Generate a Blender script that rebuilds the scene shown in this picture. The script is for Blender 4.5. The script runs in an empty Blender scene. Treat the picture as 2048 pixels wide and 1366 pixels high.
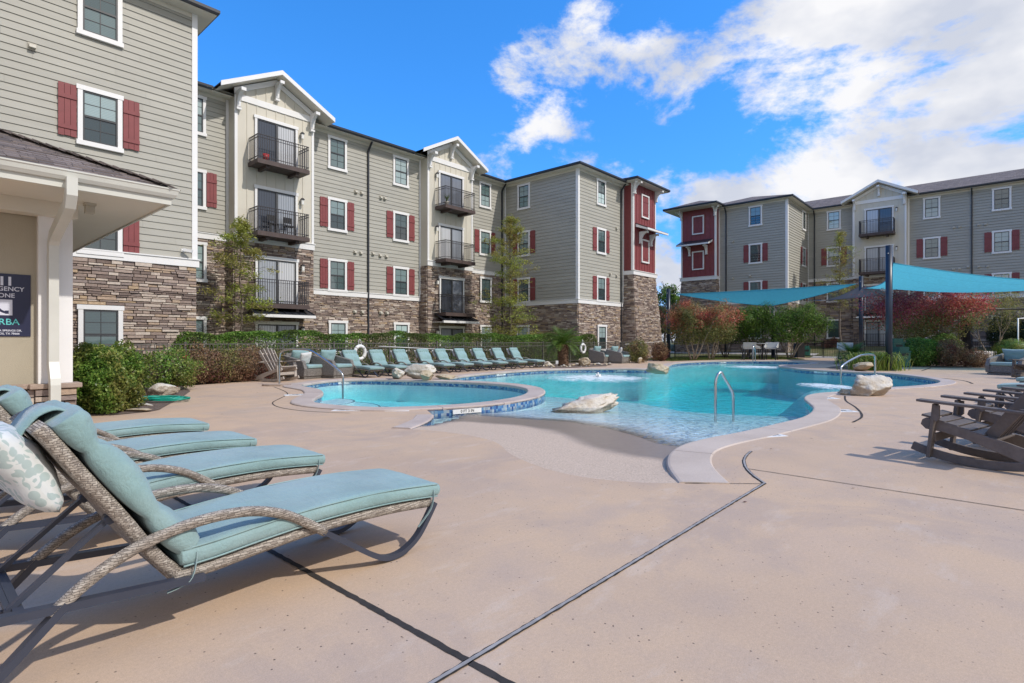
import bpy, bmesh, math, random
import numpy as np
from mathutils import Vector, Matrix, noise, geometry

SC = bpy.context.scene
COL = SC.collection
RND = random.Random(11)
PI = math.pi
rad = math.radians

# ------------------------------------------------------------------ camera, sky, sun, exposure
FPX = 1102.0                       # focal length in photo pixels (2048 wide)
HY = 681.0                         # photo row of the horizon
EYE = 1.25
YAW = rad(41.65)
cam_d = bpy.data.cameras.new('camera')
cam_d.sensor_width = 36.0
cam_d.lens = 36.0 * FPX / 2048.0
cam_d.shift_y = -(683.0 - HY) / 2048.0
cam_d.clip_start = 0.05
cam_d.clip_end = 5000
cam = bpy.data.objects.new('camera', cam_d)
cam.location = (0, 0, EYE)
cam.rotation_euler = (PI / 2, 0, YAW - PI / 2)
COL.objects.link(cam)
SC.camera = cam
SC.view_settings.view_transform = 'Standard'
SC.view_settings.look = 'None'
SC.view_settings.exposure = 0.12
SC.view_settings.gamma = 1.0
SC.cycles.max_bounces = 10
SC.cycles.transparent_max_bounces = 24
SC.cycles.caustics_reflective = False
SC.cycles.caustics_refractive = False

SUN_AZ = rad(180 - 14)             # compass style: 0 = +Y, clockwise towards +X
SUN_EL = rad(45)
sd = Vector((math.sin(SUN_AZ) * math.cos(SUN_EL), math.cos(SUN_AZ) * math.cos(SUN_EL), math.sin(SUN_EL)))
sun_d = bpy.data.lights.new('sun', 'SUN')
sun_d.energy = 2.9
sun_d.angle = rad(1.0)
sun_d.color = (1.0, 0.94, 0.86)
sun = bpy.data.objects.new('sun', sun_d)
sun.rotation_euler = sd.to_track_quat('Z', 'Y').to_euler()
sun.location = sd * 100
COL.objects.link(sun)


def build_world():
    w = bpy.data.worlds.new('World')
    SC.world = w
    w.use_nodes = True
    nt = w.node_tree
    nt.nodes.clear()
    N = nt.nodes.new
    L = nt.links.new
    out = N('ShaderNodeOutputWorld')
    bg = N('ShaderNodeBackground')
    bg.inputs[1].default_value = 0.15
    sky = N('ShaderNodeTexSky')
    sky.sky_type = 'NISHITA'
    sky.sun_disc = False
    sky.sun_elevation = SUN_EL
    sky.sun_rotation = SUN_AZ
    sky.air_density = 1.0
    sky.dust_density = 0.4
    sky.ozone_density = 3.0
    tc = N('ShaderNodeTexCoord')
    sep = N('ShaderNodeSeparateXYZ')
    L(tc.outputs['Generated'], sep.inputs[0])

    def mth(op, a, b=None, c=None, clamp=False):
        m = N('ShaderNodeMath')
        m.operation = op
        m.use_clamp = clamp
        for i, v in enumerate((a, b, c)):
            if v is None:
                continue
            if isinstance(v, (int, float)):
                m.inputs[i].default_value = v
            else:
                L(v, m.inputs[i])
        return m.outputs[0]
    x, y, z = sep.outputs
    # billows sit on a flattened dome, so they keep their height towards the horizon
    cmb = N('ShaderNodeCombineXYZ')
    L(x, cmb.inputs[0])
    L(y, cmb.inputs[1])
    L(mth('MULTIPLY', z, 1.75), cmb.inputs[2])
    n1 = N('ShaderNodeTexNoise')
    n1.inputs['Scale'].default_value = 3.4
    n1.inputs['Detail'].default_value = 10
    n1.inputs['Roughness'].default_value = 0.63
    n1.inputs['Distortion'].default_value = 0.15
    mp = N('ShaderNodeMapping')
    mp.inputs['Location'].default_value = (CLOUD_OFF[0], CLOUD_OFF[1], CLOUD_OFF[2])
    L(cmb.outputs[0], mp.inputs[0])
    L(mp.outputs[0], n1.inputs['Vector'])
    n2 = N('ShaderNodeTexNoise')
    n2.inputs['Scale'].default_value = 4.5
    n2.inputs['Detail'].default_value = 5
    L(mp.outputs[0], n2.inputs['Vector'])
    # cloud bank stands towards the south-east; the north-west sky is clear
    right = mth('ADD', mth('MULTIPLY', x, math.sin(YAW)), mth('MULTIPLY', y, -math.cos(YAW)))
    cover = mth('MULTIPLY_ADD', mth('MINIMUM', right, 0.42), 0.40, 0.100)
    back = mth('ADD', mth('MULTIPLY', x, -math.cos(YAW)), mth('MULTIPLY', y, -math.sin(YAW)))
    cover = mth('ADD', cover, mth('MULTIPLY', mth('MAXIMUM', mth('ADD', back, 0.05), 0.0), 0.55))     # unseen cloud cover added behind the viewpoint to whiten the fill light
    low = mth('MULTIPLY', mth('SUBTRACT', 0.30, z), 0.27)
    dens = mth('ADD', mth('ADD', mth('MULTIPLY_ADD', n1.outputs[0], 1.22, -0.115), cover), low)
    cr = N('ShaderNodeMapRange')
    cr.interpolation_type = 'SMOOTHSTEP'
    cr.inputs[1].default_value = 0.60
    cr.inputs[2].default_value = 0.745
    L(dens, cr.inputs[0])
    shade = N('ShaderNodeMapRange')
    shade.inputs[1].default_value = 0.43
    shade.inputs[2].default_value = 0.60
    L(n2.outputs[0], shade.inputs[0])
    ccol = N('ShaderNodeMix')
    ccol.data_type = 'RGBA'
    ccol.inputs[6].default_value = (3.9, 4.15, 4.8, 1)
    ccol.inputs[7].default_value = (5.9, 5.9, 6.05, 1)
    L(shade.outputs[0], ccol.inputs[0])
    hs = N('ShaderNodeHueSaturation')
    hs.inputs['Saturation'].default_value = 1.17
    hs.inputs['Value'].default_value = 1.9
    tint = N('ShaderNodeMix')
    tint.data_type = 'RGBA'
    tint.blend_type = 'MULTIPLY'
    tint.inputs[0].default_value = 1.0
    tint.inputs[7].default_value = (0.70, 0.88, 1.08, 1)
    L(sky.outputs[0], tint.inputs[6])
    L(tint.outputs[2], hs.inputs['Color'])
    lift = N('ShaderNodeCombineXYZ')      # look a little higher into the dome: clear deep blue down to the roofs
    L(x, lift.inputs[0])
    L(y, lift.inputs[1])
    L(mth('MULTIPLY_ADD', z, 0.88, 0.15), lift.inputs[2])
    L(lift.outputs[0], sky.inputs[0])
    mx = N('ShaderNodeMix')
    mx.data_type = 'RGBA'
    L(cr.outputs[0], mx.inputs[0])
    L(hs.outputs[0], mx.inputs[6])
    L(ccol.outputs[2], mx.inputs[7])
    L(mx.outputs[2], bg.inputs[0])
    L(bg.outputs[0], out.inputs[0])


CLOUD_OFF = (11, 3, 2)
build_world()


# ------------------------------------------------------------------ positions read off the photo
cF = (math.cos(YAW), math.sin(YAW))
cR = (math.sin(YAW), -math.cos(YAW))


def ray(px, py):
    r = (px - 1024) / FPX
    return (cF[0] + r * cR[0], cF[1] + r * cR[1], (HY - py) / FPX)


def at(px, py, z=0.0):
    """ground point (at height z) seen at a photo pixel"""
    d = ray(px, py)
    t = (z - EYE) / d[2]
    return (d[0] * t, d[1] * t)


def fd(px, depth, z=0.0):
    """point at a given depth along the view, under photo column px"""
    r = (px - 1024) / FPX
    return Vector(((cF[0] + r * cR[0]) * depth, (cF[1] + r * cR[1]) * depth, z))


# ------------------------------------------------------------------ object helpers
def tag(o, label=None, cat=None, group=None, kind=None):
    if label:
        o['label'] = label
    if cat:
        o['category'] = cat
    if group:
        o['group'] = group
    if kind:
        o['kind'] = kind
    return o


def thing(name, label, cat, loc=(0, 0, 0), rz=0.0, group=None):
    o = bpy.data.objects.new(name, None)
    o.empty_display_size = 0.2
    o.location = loc
    o.rotation_euler = (0, 0, rz)
    COL.objects.link(o)
    return tag(o, label, cat, group)


def put(name, me, parent=None, loc=(0, 0, 0), rot=(0, 0, 0), scale=(1, 1, 1)):
    o = bpy.data.objects.new(name, me)
    o.location = loc
    o.rotation_euler = rot
    o.scale = scale
    COL.objects.link(o)
    if parent:
        o.parent = parent
    return o


def copy_tree(o, parent=None, children=None):
    c = o.copy()
    COL.objects.link(c)
    if parent:
        c.parent = parent
    for ch in KIDS(o):
        copy_tree(ch, c)
    return c


def KIDS(o):
    return [k for k in COL.objects if k.parent == o]


class MB:
    """collects boxes, beams, tubes and faces; build() links them as one mesh object"""

    def __init__(s):
        s.v = []
        s.f = []
        s.m = []
        s.sm = []

    def face(s, pts, m=0, smooth=False):
        i = len(s.v)
        s.v.extend([tuple(p) for p in pts])
        s.f.append(tuple(range(i, i + len(pts))))
        s.m.append(m)
        s.sm.append(smooth)

    def hexa(s, p, m=0):
        """8 corners: bottom ring 0-3, top ring 4-7"""
        i = len(s.v)
        s.v.extend([tuple(q) for q in p])
        for f in ((3, 2, 1, 0), (4, 5, 6, 7), (0, 1, 5, 4), (1, 2, 6, 5), (2, 3, 7, 6), (3, 0, 4, 7)):
            s.f.append(tuple(i + k for k in f))
            s.m.append(m)
            s.sm.append(False)

    def box(s, x0, x1, y0, y1, z0, z1, m=0):
        if x1 < x0:
            x0, x1 = x1, x0
        if y1 < y0:
            y0, y1 = y1, y0
        s.hexa([(x0, y0, z0), (x1, y0, z0), (x1, y1, z0), (x0, y1, z0),
                (x0, y0, z1), (x1, y0, z1), (x1, y1, z1), (x0, y1, z1)], m)

    def beam(s, p, q, w, h, m=0, up=(0, 0, 1)):
        p = Vector(p)
        q = Vector(q)
        d = (q - p).normalized()
        upv = Vector(up)
        if abs(d.dot(upv)) > 0.98:
            upv = Vector((1, 0, 0))
        a = d.cross(upv).normalized() * (w / 2)
        b = a.cross(d).normalized() * (h / 2)
        s.hexa([p - a - b, p + a - b, q + a - b, q - a - b, p - a + b, p + a + b, q + a + b, q - a + b], m)

    def sweep(s, pts, ring, m=0, smooth=True, caps=True, up=None, scl=None):
        """sweep a closed 2-D ring (a,b) along a polyline"""
        P = [Vector(p) for p in pts]
        n = len(P)
        k = len(ring)
        base = len(s.v)
        prev = None
        for i in range(n):
            if i == 0:
                d = P[1] - P[0]
            elif i == n - 1:
                d = P[-1] - P[-2]
            else:
                d = (P[i + 1] - P[i]).normalized() + (P[i] - P[i - 1]).normalized()
            d.normalize()
            if up is not None:
                a = d.cross(Vector(up))
            elif prev is None:
                t = Vector((0, 0, 1)) if abs(d.z) < 0.9 else Vector((1, 0, 0))
                a = d.cross(t)
            else:
                a = prev - d * prev.dot(d)
            a.normalize()
            prev = a
            b = a.cross(d).normalized()
            sc = 1.0 if scl is None else scl[i]
            for (ra, rb) in ring:
                s.v.append(tuple(P[i] + a * (ra * sc) + b * (rb * sc)))
        for i in range(n - 1):
            for j in range(k):
                j2 = (j + 1) % k
                s.f.append((base + i * k + j, base + i * k + j2, base + (i + 1) * k + j2, base + (i + 1) * k + j))
                s.m.append(m)
                s.sm.append(smooth)
        if caps:
            s.f.append(tuple(base + j for j in reversed(range(k))))
            s.m.append(m)
            s.sm.append(False)
            s.f.append(tuple(base + (n - 1) * k + j for j in range(k)))
            s.m.append(m)
            s.sm.append(False)

    def tube(s, pts, r, n=8, m=0, caps=True, scl=None):
        ring = [(r * math.cos(2 * PI * j / n), r * math.sin(2 * PI * j / n)) for j in range(n)]
        s.sweep(pts, ring, m, True, caps, None, scl)

    def prism(s, poly, frame, t0, t1, m=0):
        """extrude a 2-D polygon; frame(a, b, t) gives the 3-D point"""
        n = len(poly)
        i = len(s.v)
        for (a, b) in poly:
            s.v.append(tuple(frame(a, b, t0)))
        for (a, b) in poly:
            s.v.append(tuple(frame(a, b, t1)))
        s.f.append(tuple(i + k for k in reversed(range(n))))
        s.f.append(tuple(i + n + k for k in range(n)))
        s.m += [m, m]
        s.sm += [False, False]
        for k in range(n):
            k2 = (k + 1) % n
            s.f.append((i + k, i + k2, i + n + k2, i + n + k))
            s.m.append(m)
            s.sm.append(False)

    def mesh(s, name, mats):
        me = bpy.data.meshes.new(name)
        me.from_pydata(s.v, [], s.f)
        for mt in (mats if isinstance(mats, (list, tuple)) else [mats]):
            me.materials.append(mt)
        me.polygons.foreach_set('material_index', s.m)
        me.polygons.foreach_set('use_smooth', s.sm)
        bm = bmesh.new()
        bm.from_mesh(me)
        bmesh.ops.recalc_face_normals(bm, faces=bm.faces)
        bm.to_mesh(me)
        bm.free()
        me.update()
        return me

    def build(s, name, mats, parent=None, bevel=0.0, seg=2):
        o = put(name, s.mesh(name, mats), parent)
        if bevel:
            b = o.modifiers.new('bevel', 'BEVEL')
            b.width = bevel
            b.segments = seg
            b.limit_method = 'ANGLE'
            b.angle_limit = rad(40)
        return o


def arc_pts(c, r, a0, a1, n):
    return [(c[0] + r * math.cos(a0 + (a1 - a0) * i / n), c[1] + r * math.sin(a0 + (a1 - a0) * i / n)) for i in range(n + 1)]


def smooth_poly(pts, per=6, closed=True):
    """Catmull-Rom through 2-D or 3-D points"""
    P = [Vector(p) for p in pts]
    n = len(P)
    out = []
    rng = range(n) if closed else range(n - 1)
    for i in rng:
        if closed:
            p0, p1, p2, p3 = P[(i - 1) % n], P[i], P[(i + 1) % n], P[(i + 2) % n]
        else:
            p0, p1, p2, p3 = P[max(i - 1, 0)], P[i], P[i + 1], P[min(i + 2, n - 1)]
        # centripetal parametrisation keeps tight bends from overshooting
        t0 = 0.0
        t1 = t0 + max((p1 - p0).length, 1e-4) ** 0.5
        t2 = t1 + max((p2 - p1).length, 1e-4) ** 0.5
        t3 = t2 + max((p3 - p2).length, 1e-4) ** 0.5
        for k in range(per):
            t = t1 + (t2 - t1) * k / per
            a1 = p0 * ((t1 - t) / (t1 - t0)) + p1 * ((t - t0) / (t1 - t0))
            a2 = p1 * ((t2 - t) / (t2 - t1)) + p2 * ((t - t1) / (t2 - t1))
            a3 = p2 * ((t3 - t) / (t3 - t2)) + p3 * ((t - t2) / (t3 - t2))
            b1 = a1 * ((t2 - t) / (t2 - t0)) + a2 * ((t - t0) / (t2 - t0))
            b2 = a2 * ((t3 - t) / (t3 - t1)) + a3 * ((t - t1) / (t3 - t1))
            out.append(b1 * ((t2 - t) / (t2 - t1)) + b2 * ((t - t1) / (t2 - t1)))
    if not closed:
        out.append(P[-1])
    return out


def area2(p):
    return sum(p[i][0] * p[(i + 1) % len(p)][1] - p[(i + 1) % len(p)][0] * p[i][1] for i in range(len(p))) / 2


def offset_poly(p, d, closed=True):
    """shift a polyline sideways: to the right of its direction for d > 0 (outwards when counter-clockwise)"""
    n = len(p)
    out = []
    for i in range(n):
        a = Vector(p[i - 1][:2]) if (closed or i > 0) else Vector(p[0][:2])
        b = Vector(p[i][:2])
        c = Vector(p[(i + 1) % n][:2]) if (closed or i < n - 1) else Vector(p[-1][:2])
        t = (c - a)
        if t.length < 1e-9:
            t = Vector((1, 0))
        t.normalize()
        out.append(Vector((b.x + t.y * d, b.y - t.x * d)))
    return out


def fill_sheet(name, loops, z, mat):
    """flat sheet bounded by loops (first outer, rest holes)"""
    cu = bpy.data.curves.new(name, 'CURVE')
    cu.dimensions = '2D'
    cu.fill_mode = 'BOTH'
    for lp in loops:
        sp = cu.splines.new('POLY')
        sp.points.add(len(lp) - 1)
        for i, p in enumerate(lp):
            sp.points[i].co = (p[0], p[1], 0, 1)
        sp.use_cyclic_u = True
    tmp = bpy.data.objects.new('tmp', cu)
    COL.objects.link(tmp)
    bpy.context.view_layer.update()
    me = bpy.data.meshes.new_from_object(tmp)
    bpy.data.objects.remove(tmp)
    bpy.data.curves.remove(cu)
    me.name = name
    me.materials.clear()
    me.materials.append(mat)
    for v in me.vertices:
        v.co.z = 0
    bm = bmesh.new()
    bm.from_mesh(me)
    for f in bm.faces:
        f.normal_update()
        if f.normal.z < 0:
            f.normal_flip()
    bm.to_mesh(me)
    bm.free()
    return put(name, me, None, (0, 0, z))


def text_mesh(name, body, size, mat, parent=None, loc=(0, 0, 0), rot=(0, 0, 0), align='CENTER', ext=0.001, width=None, bold=0.0):
    cu = bpy.data.curves.new(name, 'FONT')
    cu.body = body
    cu.size = size
    cu.align_x = align
    cu.align_y = 'CENTER'
    cu.extrude = ext
    cu.offset = bold
    tmp = bpy.data.objects.new('tmp', cu)
    COL.objects.link(tmp)
    bpy.context.view_layer.update()
    me = bpy.data.meshes.new_from_object(tmp)
    bpy.data.objects.remove(tmp)
    bpy.data.curves.remove(cu)
    me.name = name
    me.materials.clear()
    me.materials.append(mat)
    return put(name, me, parent, loc, rot)


def leaf_mesh(name, cen, nrm, ln, wd, mats, seed=0, mi=None, jit=0.9, droop=0.0):
    """many small diamond leaves in one mesh. cen (N,3), nrm (N,3) preferred facing"""
    rg = np.random.default_rng(seed)
    N = len(cen)
    cen = np.asarray(cen, float)
    nn = np.asarray(nrm, float) + rg.normal(0, jit, (N, 3))
    nn /= np.linalg.norm(nn, axis=1)[:, None] + 1e-9
    rv = rg.normal(0, 1, (N, 3))
    rv[:, 2] -= droop
    a = rv - nn * np.sum(rv * nn, axis=1)[:, None]
    a /= np.linalg.norm(a, axis=1)[:, None] + 1e-9
    b = np.cross(nn, a)
    ls = ln * rg.uniform(0.42, 1.5, (N, 1))
    ws = wd * rg.uniform(0.7, 1.2, (N, 1))
    V = np.empty((N, 4, 3))
    V[:, 0] = cen - a * ls * 0.5
    V[:, 1] = cen + b * ws * 0.5 - a * ls * 0.08 + nn * ws * 0.12
    V[:, 2] = cen + a * ls * 0.5
    V[:, 3] = cen - b * ws * 0.5 - a * ls * 0.08 + nn * ws * 0.12
    me = bpy.data.meshes.new(name)
    me.vertices.add(N * 4)
    me.vertices.foreach_set('co', V.reshape(-1))
    me.loops.add(N * 4)
    me.loops.foreach_set('vertex_index', np.arange(N * 4, dtype=np.int32))
    me.polygons.add(N)
    me.polygons.foreach_set('loop_start', np.arange(0, N * 4, 4, dtype=np.int32))
    me.polygons.foreach_set('loop_total', np.full(N, 4, dtype=np.int32))
    for mt in (mats if isinstance(mats, (list, tuple)) else [mats]):
        me.materials.append(mt)
    if mi is not None:
        me.polygons.foreach_set('material_index', np.asarray(mi, dtype=np.int32))
    me.update(calc_edges=True)
    me.validate()
    return me


# ------------------------------------------------------------------ materials
class NT:
    def __init__(s, name):
        s.mat = bpy.data.materials.new(name)
        s.mat.use_nodes = True
        s.t = s.mat.node_tree
        s.b = s.t.nodes['Principled BSDF']
        s.out = s.t.nodes['Material Output']

    def n(s, typ, **kw):
        nd = s.t.nodes.new(typ)
        for k, v in kw.items():
            setattr(nd, k, v)
        return nd

    def l(s, a, b):
        s.t.links.new(a, b)

    def val(s, nd, **kw):
        for k, v in kw.items():
            nd.inputs[k.replace('_', ' ')].default_value = v
        return nd

    def coord(s, kind='Object', scale=(1, 1, 1), loc=(0, 0, 0), rot=(0, 0, 0)):
        tc = s.n('ShaderNodeTexCoord')
        mp = s.n('ShaderNodeMapping')
        mp.inputs['Scale'].default_value = scale
        mp.inputs['Location'].default_value = loc
        mp.inputs['Rotation'].default_value = rot
        s.l(tc.outputs[kind], mp.inputs[0])
        return mp.outputs[0]

    def noise(s, vec, scale, detail=4, rough=0.55, dist=0.0):
        nd = s.n('ShaderNodeTexNoise')
        s.val(nd, Scale=scale, Detail=detail, Roughness=rough, Distortion=dist)
        if vec is not None:
            s.l(vec, nd.inputs['Vector'])
        return nd.outputs[0]

    def ramp(s, fac, stops, interp='LINEAR'):
        r = s.n('ShaderNodeValToRGB')
        r.color_ramp.interpolation = interp
        el = r.color_ramp.elements
        while len(el) < len(stops):
            el.new(0.5)
        for e, (p, c) in zip(el, stops):
            e.position = p
            e.color = (*c, 1) if len(c) == 3 else c
        s.l(fac, r.inputs[0])
        return r.outputs[0]

    def mix(s, fac, a, b, mode='MIX'):
        m = s.n('ShaderNodeMix', data_type='RGBA', blend_type=mode)
        for sock, v in ((0, fac), (6, a), (7, b)):
            if isinstance(v, (int, float)):
                m.inputs[sock].default_value = v
            elif isinstance(v, tuple):
                m.inputs[sock].default_value = (*v, 1) if len(v) == 3 else v
            else:
                s.l(v, m.inputs[sock])
        return m.outputs[2]

    def math(s, op, a, b=None, clamp=False):
        m = s.n('ShaderNodeMath', operation=op, use_clamp=clamp)
        for i, v in enumerate((a, b)):
            if v is None:
                continue
            if isinstance(v, (int, float)):
                m.inputs[i].default_value = v
            else:
                s.l(v, m.inputs[i])
        return m.outputs[0]

    def color(s, c):
        if isinstance(c, tuple):
            s.b.inputs['Base Color'].default_value = (*c, 1)
        else:
            s.l(c, s.b.inputs['Base Color'])

    def rough(s, v):
        if isinstance(v, (int, float)):
            s.b.inputs['Roughness'].default_value = v
        else:
            s.l(v, s.b.inputs['Roughness'])

    def bump(s, h, strength=0.3, dist=0.01):
        b = s.n('ShaderNodeBump')
        b.inputs['Strength'].default_value = strength
        b.inputs['Distance'].default_value = dist
        s.l(h, b.inputs['Height'])
        s.l(b.outputs[0], s.b.inputs['Normal'])


def paint(name, c, rough=0.5, var=0.08, scale=3.0, metal=0.0, bump=0.0, bscale=60, spec=0.5):
    t = NT(name)
    v = t.coord()
    n = t.noise(v, scale, 5, 0.6)
    t.color(t.ramp(n, [(0.3, tuple(x * (1 - var) for x in c)), (0.7, tuple(min(1, x * (1 + var)) for x in c))]))
    t.rough(rough)
    t.b.inputs['Metallic'].default_value = metal
    t.b.inputs['Specular IOR Level'].default_value = spec
    if bump:
        t.bump(t.noise(v, bscale, 3), bump, 0.01)
    return t.mat


def island_rand(t):
    g = t.n('ShaderNodeNewGeometry')
    return g.outputs['Random Per Island']


def leaf_mat(name, stops, trans=0.35, rough=0.5, patch=None, pscale=0.9):
    """leaf colours vary leaf by leaf; patch mixes a second set of tints through the plant"""
    t = NT(name)
    r = island_rand(t)
    col = t.ramp(r, stops)
    if patch:
        v = t.coord()
        n = t.noise(v, pscale, 3)
        f = t.ramp(n, [(0.42, (0, 0, 0)), (0.58, (1, 1, 1))])
        col = t.mix(f, col, t.ramp(r, patch))
    t.color(col)
    t.rough(rough)
    t.b.inputs['Specular IOR Level'].default_value = 0.3
    tr = t.n('ShaderNodeBsdfTranslucent')
    t.l(col, tr.inputs['Color'])
    ms = t.n('ShaderNodeMixShader')
    ms.inputs[0].default_value = trans
    t.l(t.b.outputs[0], ms.inputs[1])
    t.l(tr.outputs[0], ms.inputs[2])
    t.l(ms.outputs[0], t.out.inputs[0])
    return t.mat


M = {}
# lap siding: each course tinted a little differently, thin weather streaks


def siding_mat(name, c):
    t = NT(name)
    v = t.coord()
    n = t.noise(t.coord(scale=(0.5, 0.5, 2.0)), 1.4, 5, 0.6)
    r = island_rand(t)
    a = t.ramp(n, [(0.3, tuple(x * 0.93 for x in c)), (0.7, tuple(x * 1.06 for x in c))])
    b = t.ramp(r, [(0.0, (0.95, 0.95, 0.95)), (1.0, (1.03, 1.03, 1.03))])
    t.color(t.mix(1.0, a, b, 'MULTIPLY'))
    t.rough(0.6)
    t.bump(t.noise(t.coord(scale=(6, 6, 60)), 4, 4), 0.15, 0.004)
    return t.mat


M['siding'] = siding_mat('sage_siding', (0.39, 0.376, 0.328))
M['cream'] = paint('cream_board', (0.62, 0.58, 0.49), 0.6, 0.04, 0.8)
M['trim'] = paint('white_trim', (0.80, 0.79, 0.78), 0.5, 0.03, 1.5)
M['soffit'] = paint('soffit_cream', (0.70, 0.66, 0.57), 0.6, 0.04, 1.0)
M['red'] = paint('barn_red_board', (0.225, 0.05, 0.052), 0.55, 0.12, 4.0, bump=0.1, bscale=30)
M['dark'] = paint('dark_bronze_metal', (0.035, 0.030, 0.034), 0.4, 0.1, 3)
M['gutter'] = paint('dark_gutter', (0.025, 0.028, 0.036), 0.35, 0.1, 2)
M['sash'] = paint('dark_sash', (0.05, 0.052, 0.056), 0.4, 0.1, 3)
M['wood_dark'] = paint('stained_slab', (0.075, 0.05, 0.045), 0.6, 0.2, 3)
M['navy'] = paint('navy_pole', (0.018, 0.030, 0.055), 0.35, 0.1, 3)
M['black'] = paint('black_iron', (0.012, 0.012, 0.013), 0.45, 0.1, 3)
M['fence_paint'] = paint('olive_grey_iron', (0.11, 0.102, 0.09), 0.5, 0.12, 3)
M['steel'] = paint('brushed_steel', (0.55, 0.56, 0.56), 0.22, 0.05, 8, metal=1.0)
M['vent'] = paint('vent_plastic', (0.46, 0.43, 0.36), 0.5, 0.06, 5)
M['white'] = paint('white_plastic', (0.80, 0.80, 0.79), 0.4, 0.03, 4)
M['offwhite_metal'] = paint('ribbed_white_metal', (0.60, 0.60, 0.55), 0.4, 0.05, 2)
M['stucco'] = paint('clubhouse_stucco', (0.40, 0.36, 0.28), 0.85, 0.06, 1.2, bump=0.35, bscale=120)
M['green_bin'] = paint('green_bin_plastic', (0.01, 0.10, 0.075), 0.4, 0.15, 4)
M['sling'] = paint('light_grey_sling', (0.48, 0.47, 0.44), 0.7, 0.06, 6)
M['glow'] = paint('lamp_glass', (0.75, 0.74, 0.70), 0.2, 0.02, 3)


def glass_mat(name, top, bot):
    """window pane in front of drawn blinds: mirror-smooth face over a dull interior"""
    t = NT(name)
    oi = t.n('ShaderNodeObjectInfo')
    base = t.ramp(oi.outputs['Random'], [(0.0, tuple(x * .6 for x in bot)), (0.25, bot), (0.4, top), (0.6, tuple(0.5 * a + 0.5 * b for a, b in zip(top, bot))), (0.8, tuple(x * 1.5 for x in top)), (0.92, tuple(x * 1.1 for x in bot))], 'CONSTANT')
    tc = t.n('ShaderNodeTexCoord')
    sp = t.n('ShaderNodeSeparateXYZ')
    t.l(tc.outputs['Object'], sp.inputs[0])
    wv = t.math('FRACT', t.math('MULTIPLY', sp.outputs[2], 22.0))
    st = t.ramp(wv, [(0.0, (0.72, 0.72, 0.72)), (0.25, (1, 1, 1)), (0.8, (1, 1, 1)), (1.0, (0.72, 0.72, 0.72))])
    t.color(t.mix(1.0, base, st, 'MULTIPLY'))
    t.rough(0.04)
    t.b.inputs['Specular IOR Level'].default_value = 0.9
    t.b.inputs['IOR'].default_value = 1.6
    t.b.inputs['Coat Weight'].default_value = 0.6
    t.b.inputs['Coat Roughness'].default_value = 0.03
    t.bump(t.noise(tc.outputs['Object'], 1.3, 2), 0.06, 0.05)
    return t.mat


M['glass'] = glass_mat('window_pane', (0.34, 0.44, 0.44), (0.10, 0.16, 0.16))
M['glass_dark'] = glass_mat('window_pane_open_blind', (0.13, 0.19, 0.19), (0.03, 0.05, 0.052))


def curtain_mat():
    t = NT('door_pane_with_vertical_blinds')
    oi = t.n('ShaderNodeObjectInfo')
    tc = t.n('ShaderNodeTexCoord')
    sp = t.n('ShaderNodeSeparateXYZ')
    t.l(tc.outputs['Object'], sp.inputs[0])
    wv = t.math('FRACT', t.math('MULTIPLY', sp.outputs[0], 9.0))
    st = t.ramp(wv, [(0.0, (0.55, 0.55, 0.57)), (0.3, (1, 1, 1)), (0.75, (0.9, 0.9, 0.92)), (1.0, (0.5, 0.5, 0.52))])
    base = t.ramp(oi.outputs['Random'], [(0.0, (0.05, 0.06, 0.08)), (0.3, (0.36, 0.39, 0.43)), (0.55, (0.60, 0.61, 0.62)), (0.8, (0.20, 0.22, 0.26))], 'CONSTANT')
    t.color(t.mix(1.0, base, st, 'MULTIPLY'))
    t.rough(0.05)
    t.b.inputs['Specular IOR Level'].default_value = 0.8
    t.b.inputs['Coat Weight'].default_value = 0.6
    return t.mat


M['door_glass'] = curtain_mat()


def stone_mat():
    t = NT('ledgestone')
    r = island_rand(t)
    col = t.ramp(r, [(0.0, (0.200, 0.150, 0.131)), (0.16, (0.320, 0.246, 0.211)), (0.34, (0.420, 0.333, 0.284)),
                     (0.50, (0.460, 0.347, 0.257)), (0.60, (0.290, 0.232, 0.211)), (0.72, (0.540, 0.454, 0.387)), (0.86, (0.480, 0.357, 0.234)),
                     (0.91, (0.600, 0.521, 0.450)), (1.0, (0.360, 0.261, 0.189))], 'CONSTANT')
    v = t.coord(scale=(1, 1, 2.2))
    n = t.noise(v, 14, 6, 0.65)
    t.color(t.mix(1.0, col, t.ramp(n, [(0.28, (0.68, 0.67, 0.67)), (0.72, (1.22, 1.2, 1.17))]), 'MULTIPLY'))
    t.rough(0.85)
    t.bump(t.noise(t.coord(scale=(1, 1, 2.5)), 22, 6, 0.65), 0.6, 0.02)
    return t.mat


M['stone'] = stone_mat()
M['mortar'] = paint('stone_joint', (0.07, 0.06, 0.055), 0.95, 0.2, 8)
M['cap'] = paint('stone_cap', (0.36, 0.28, 0.23), 0.8, 0.2, 6, bump=0.5, bscale=30)


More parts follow.
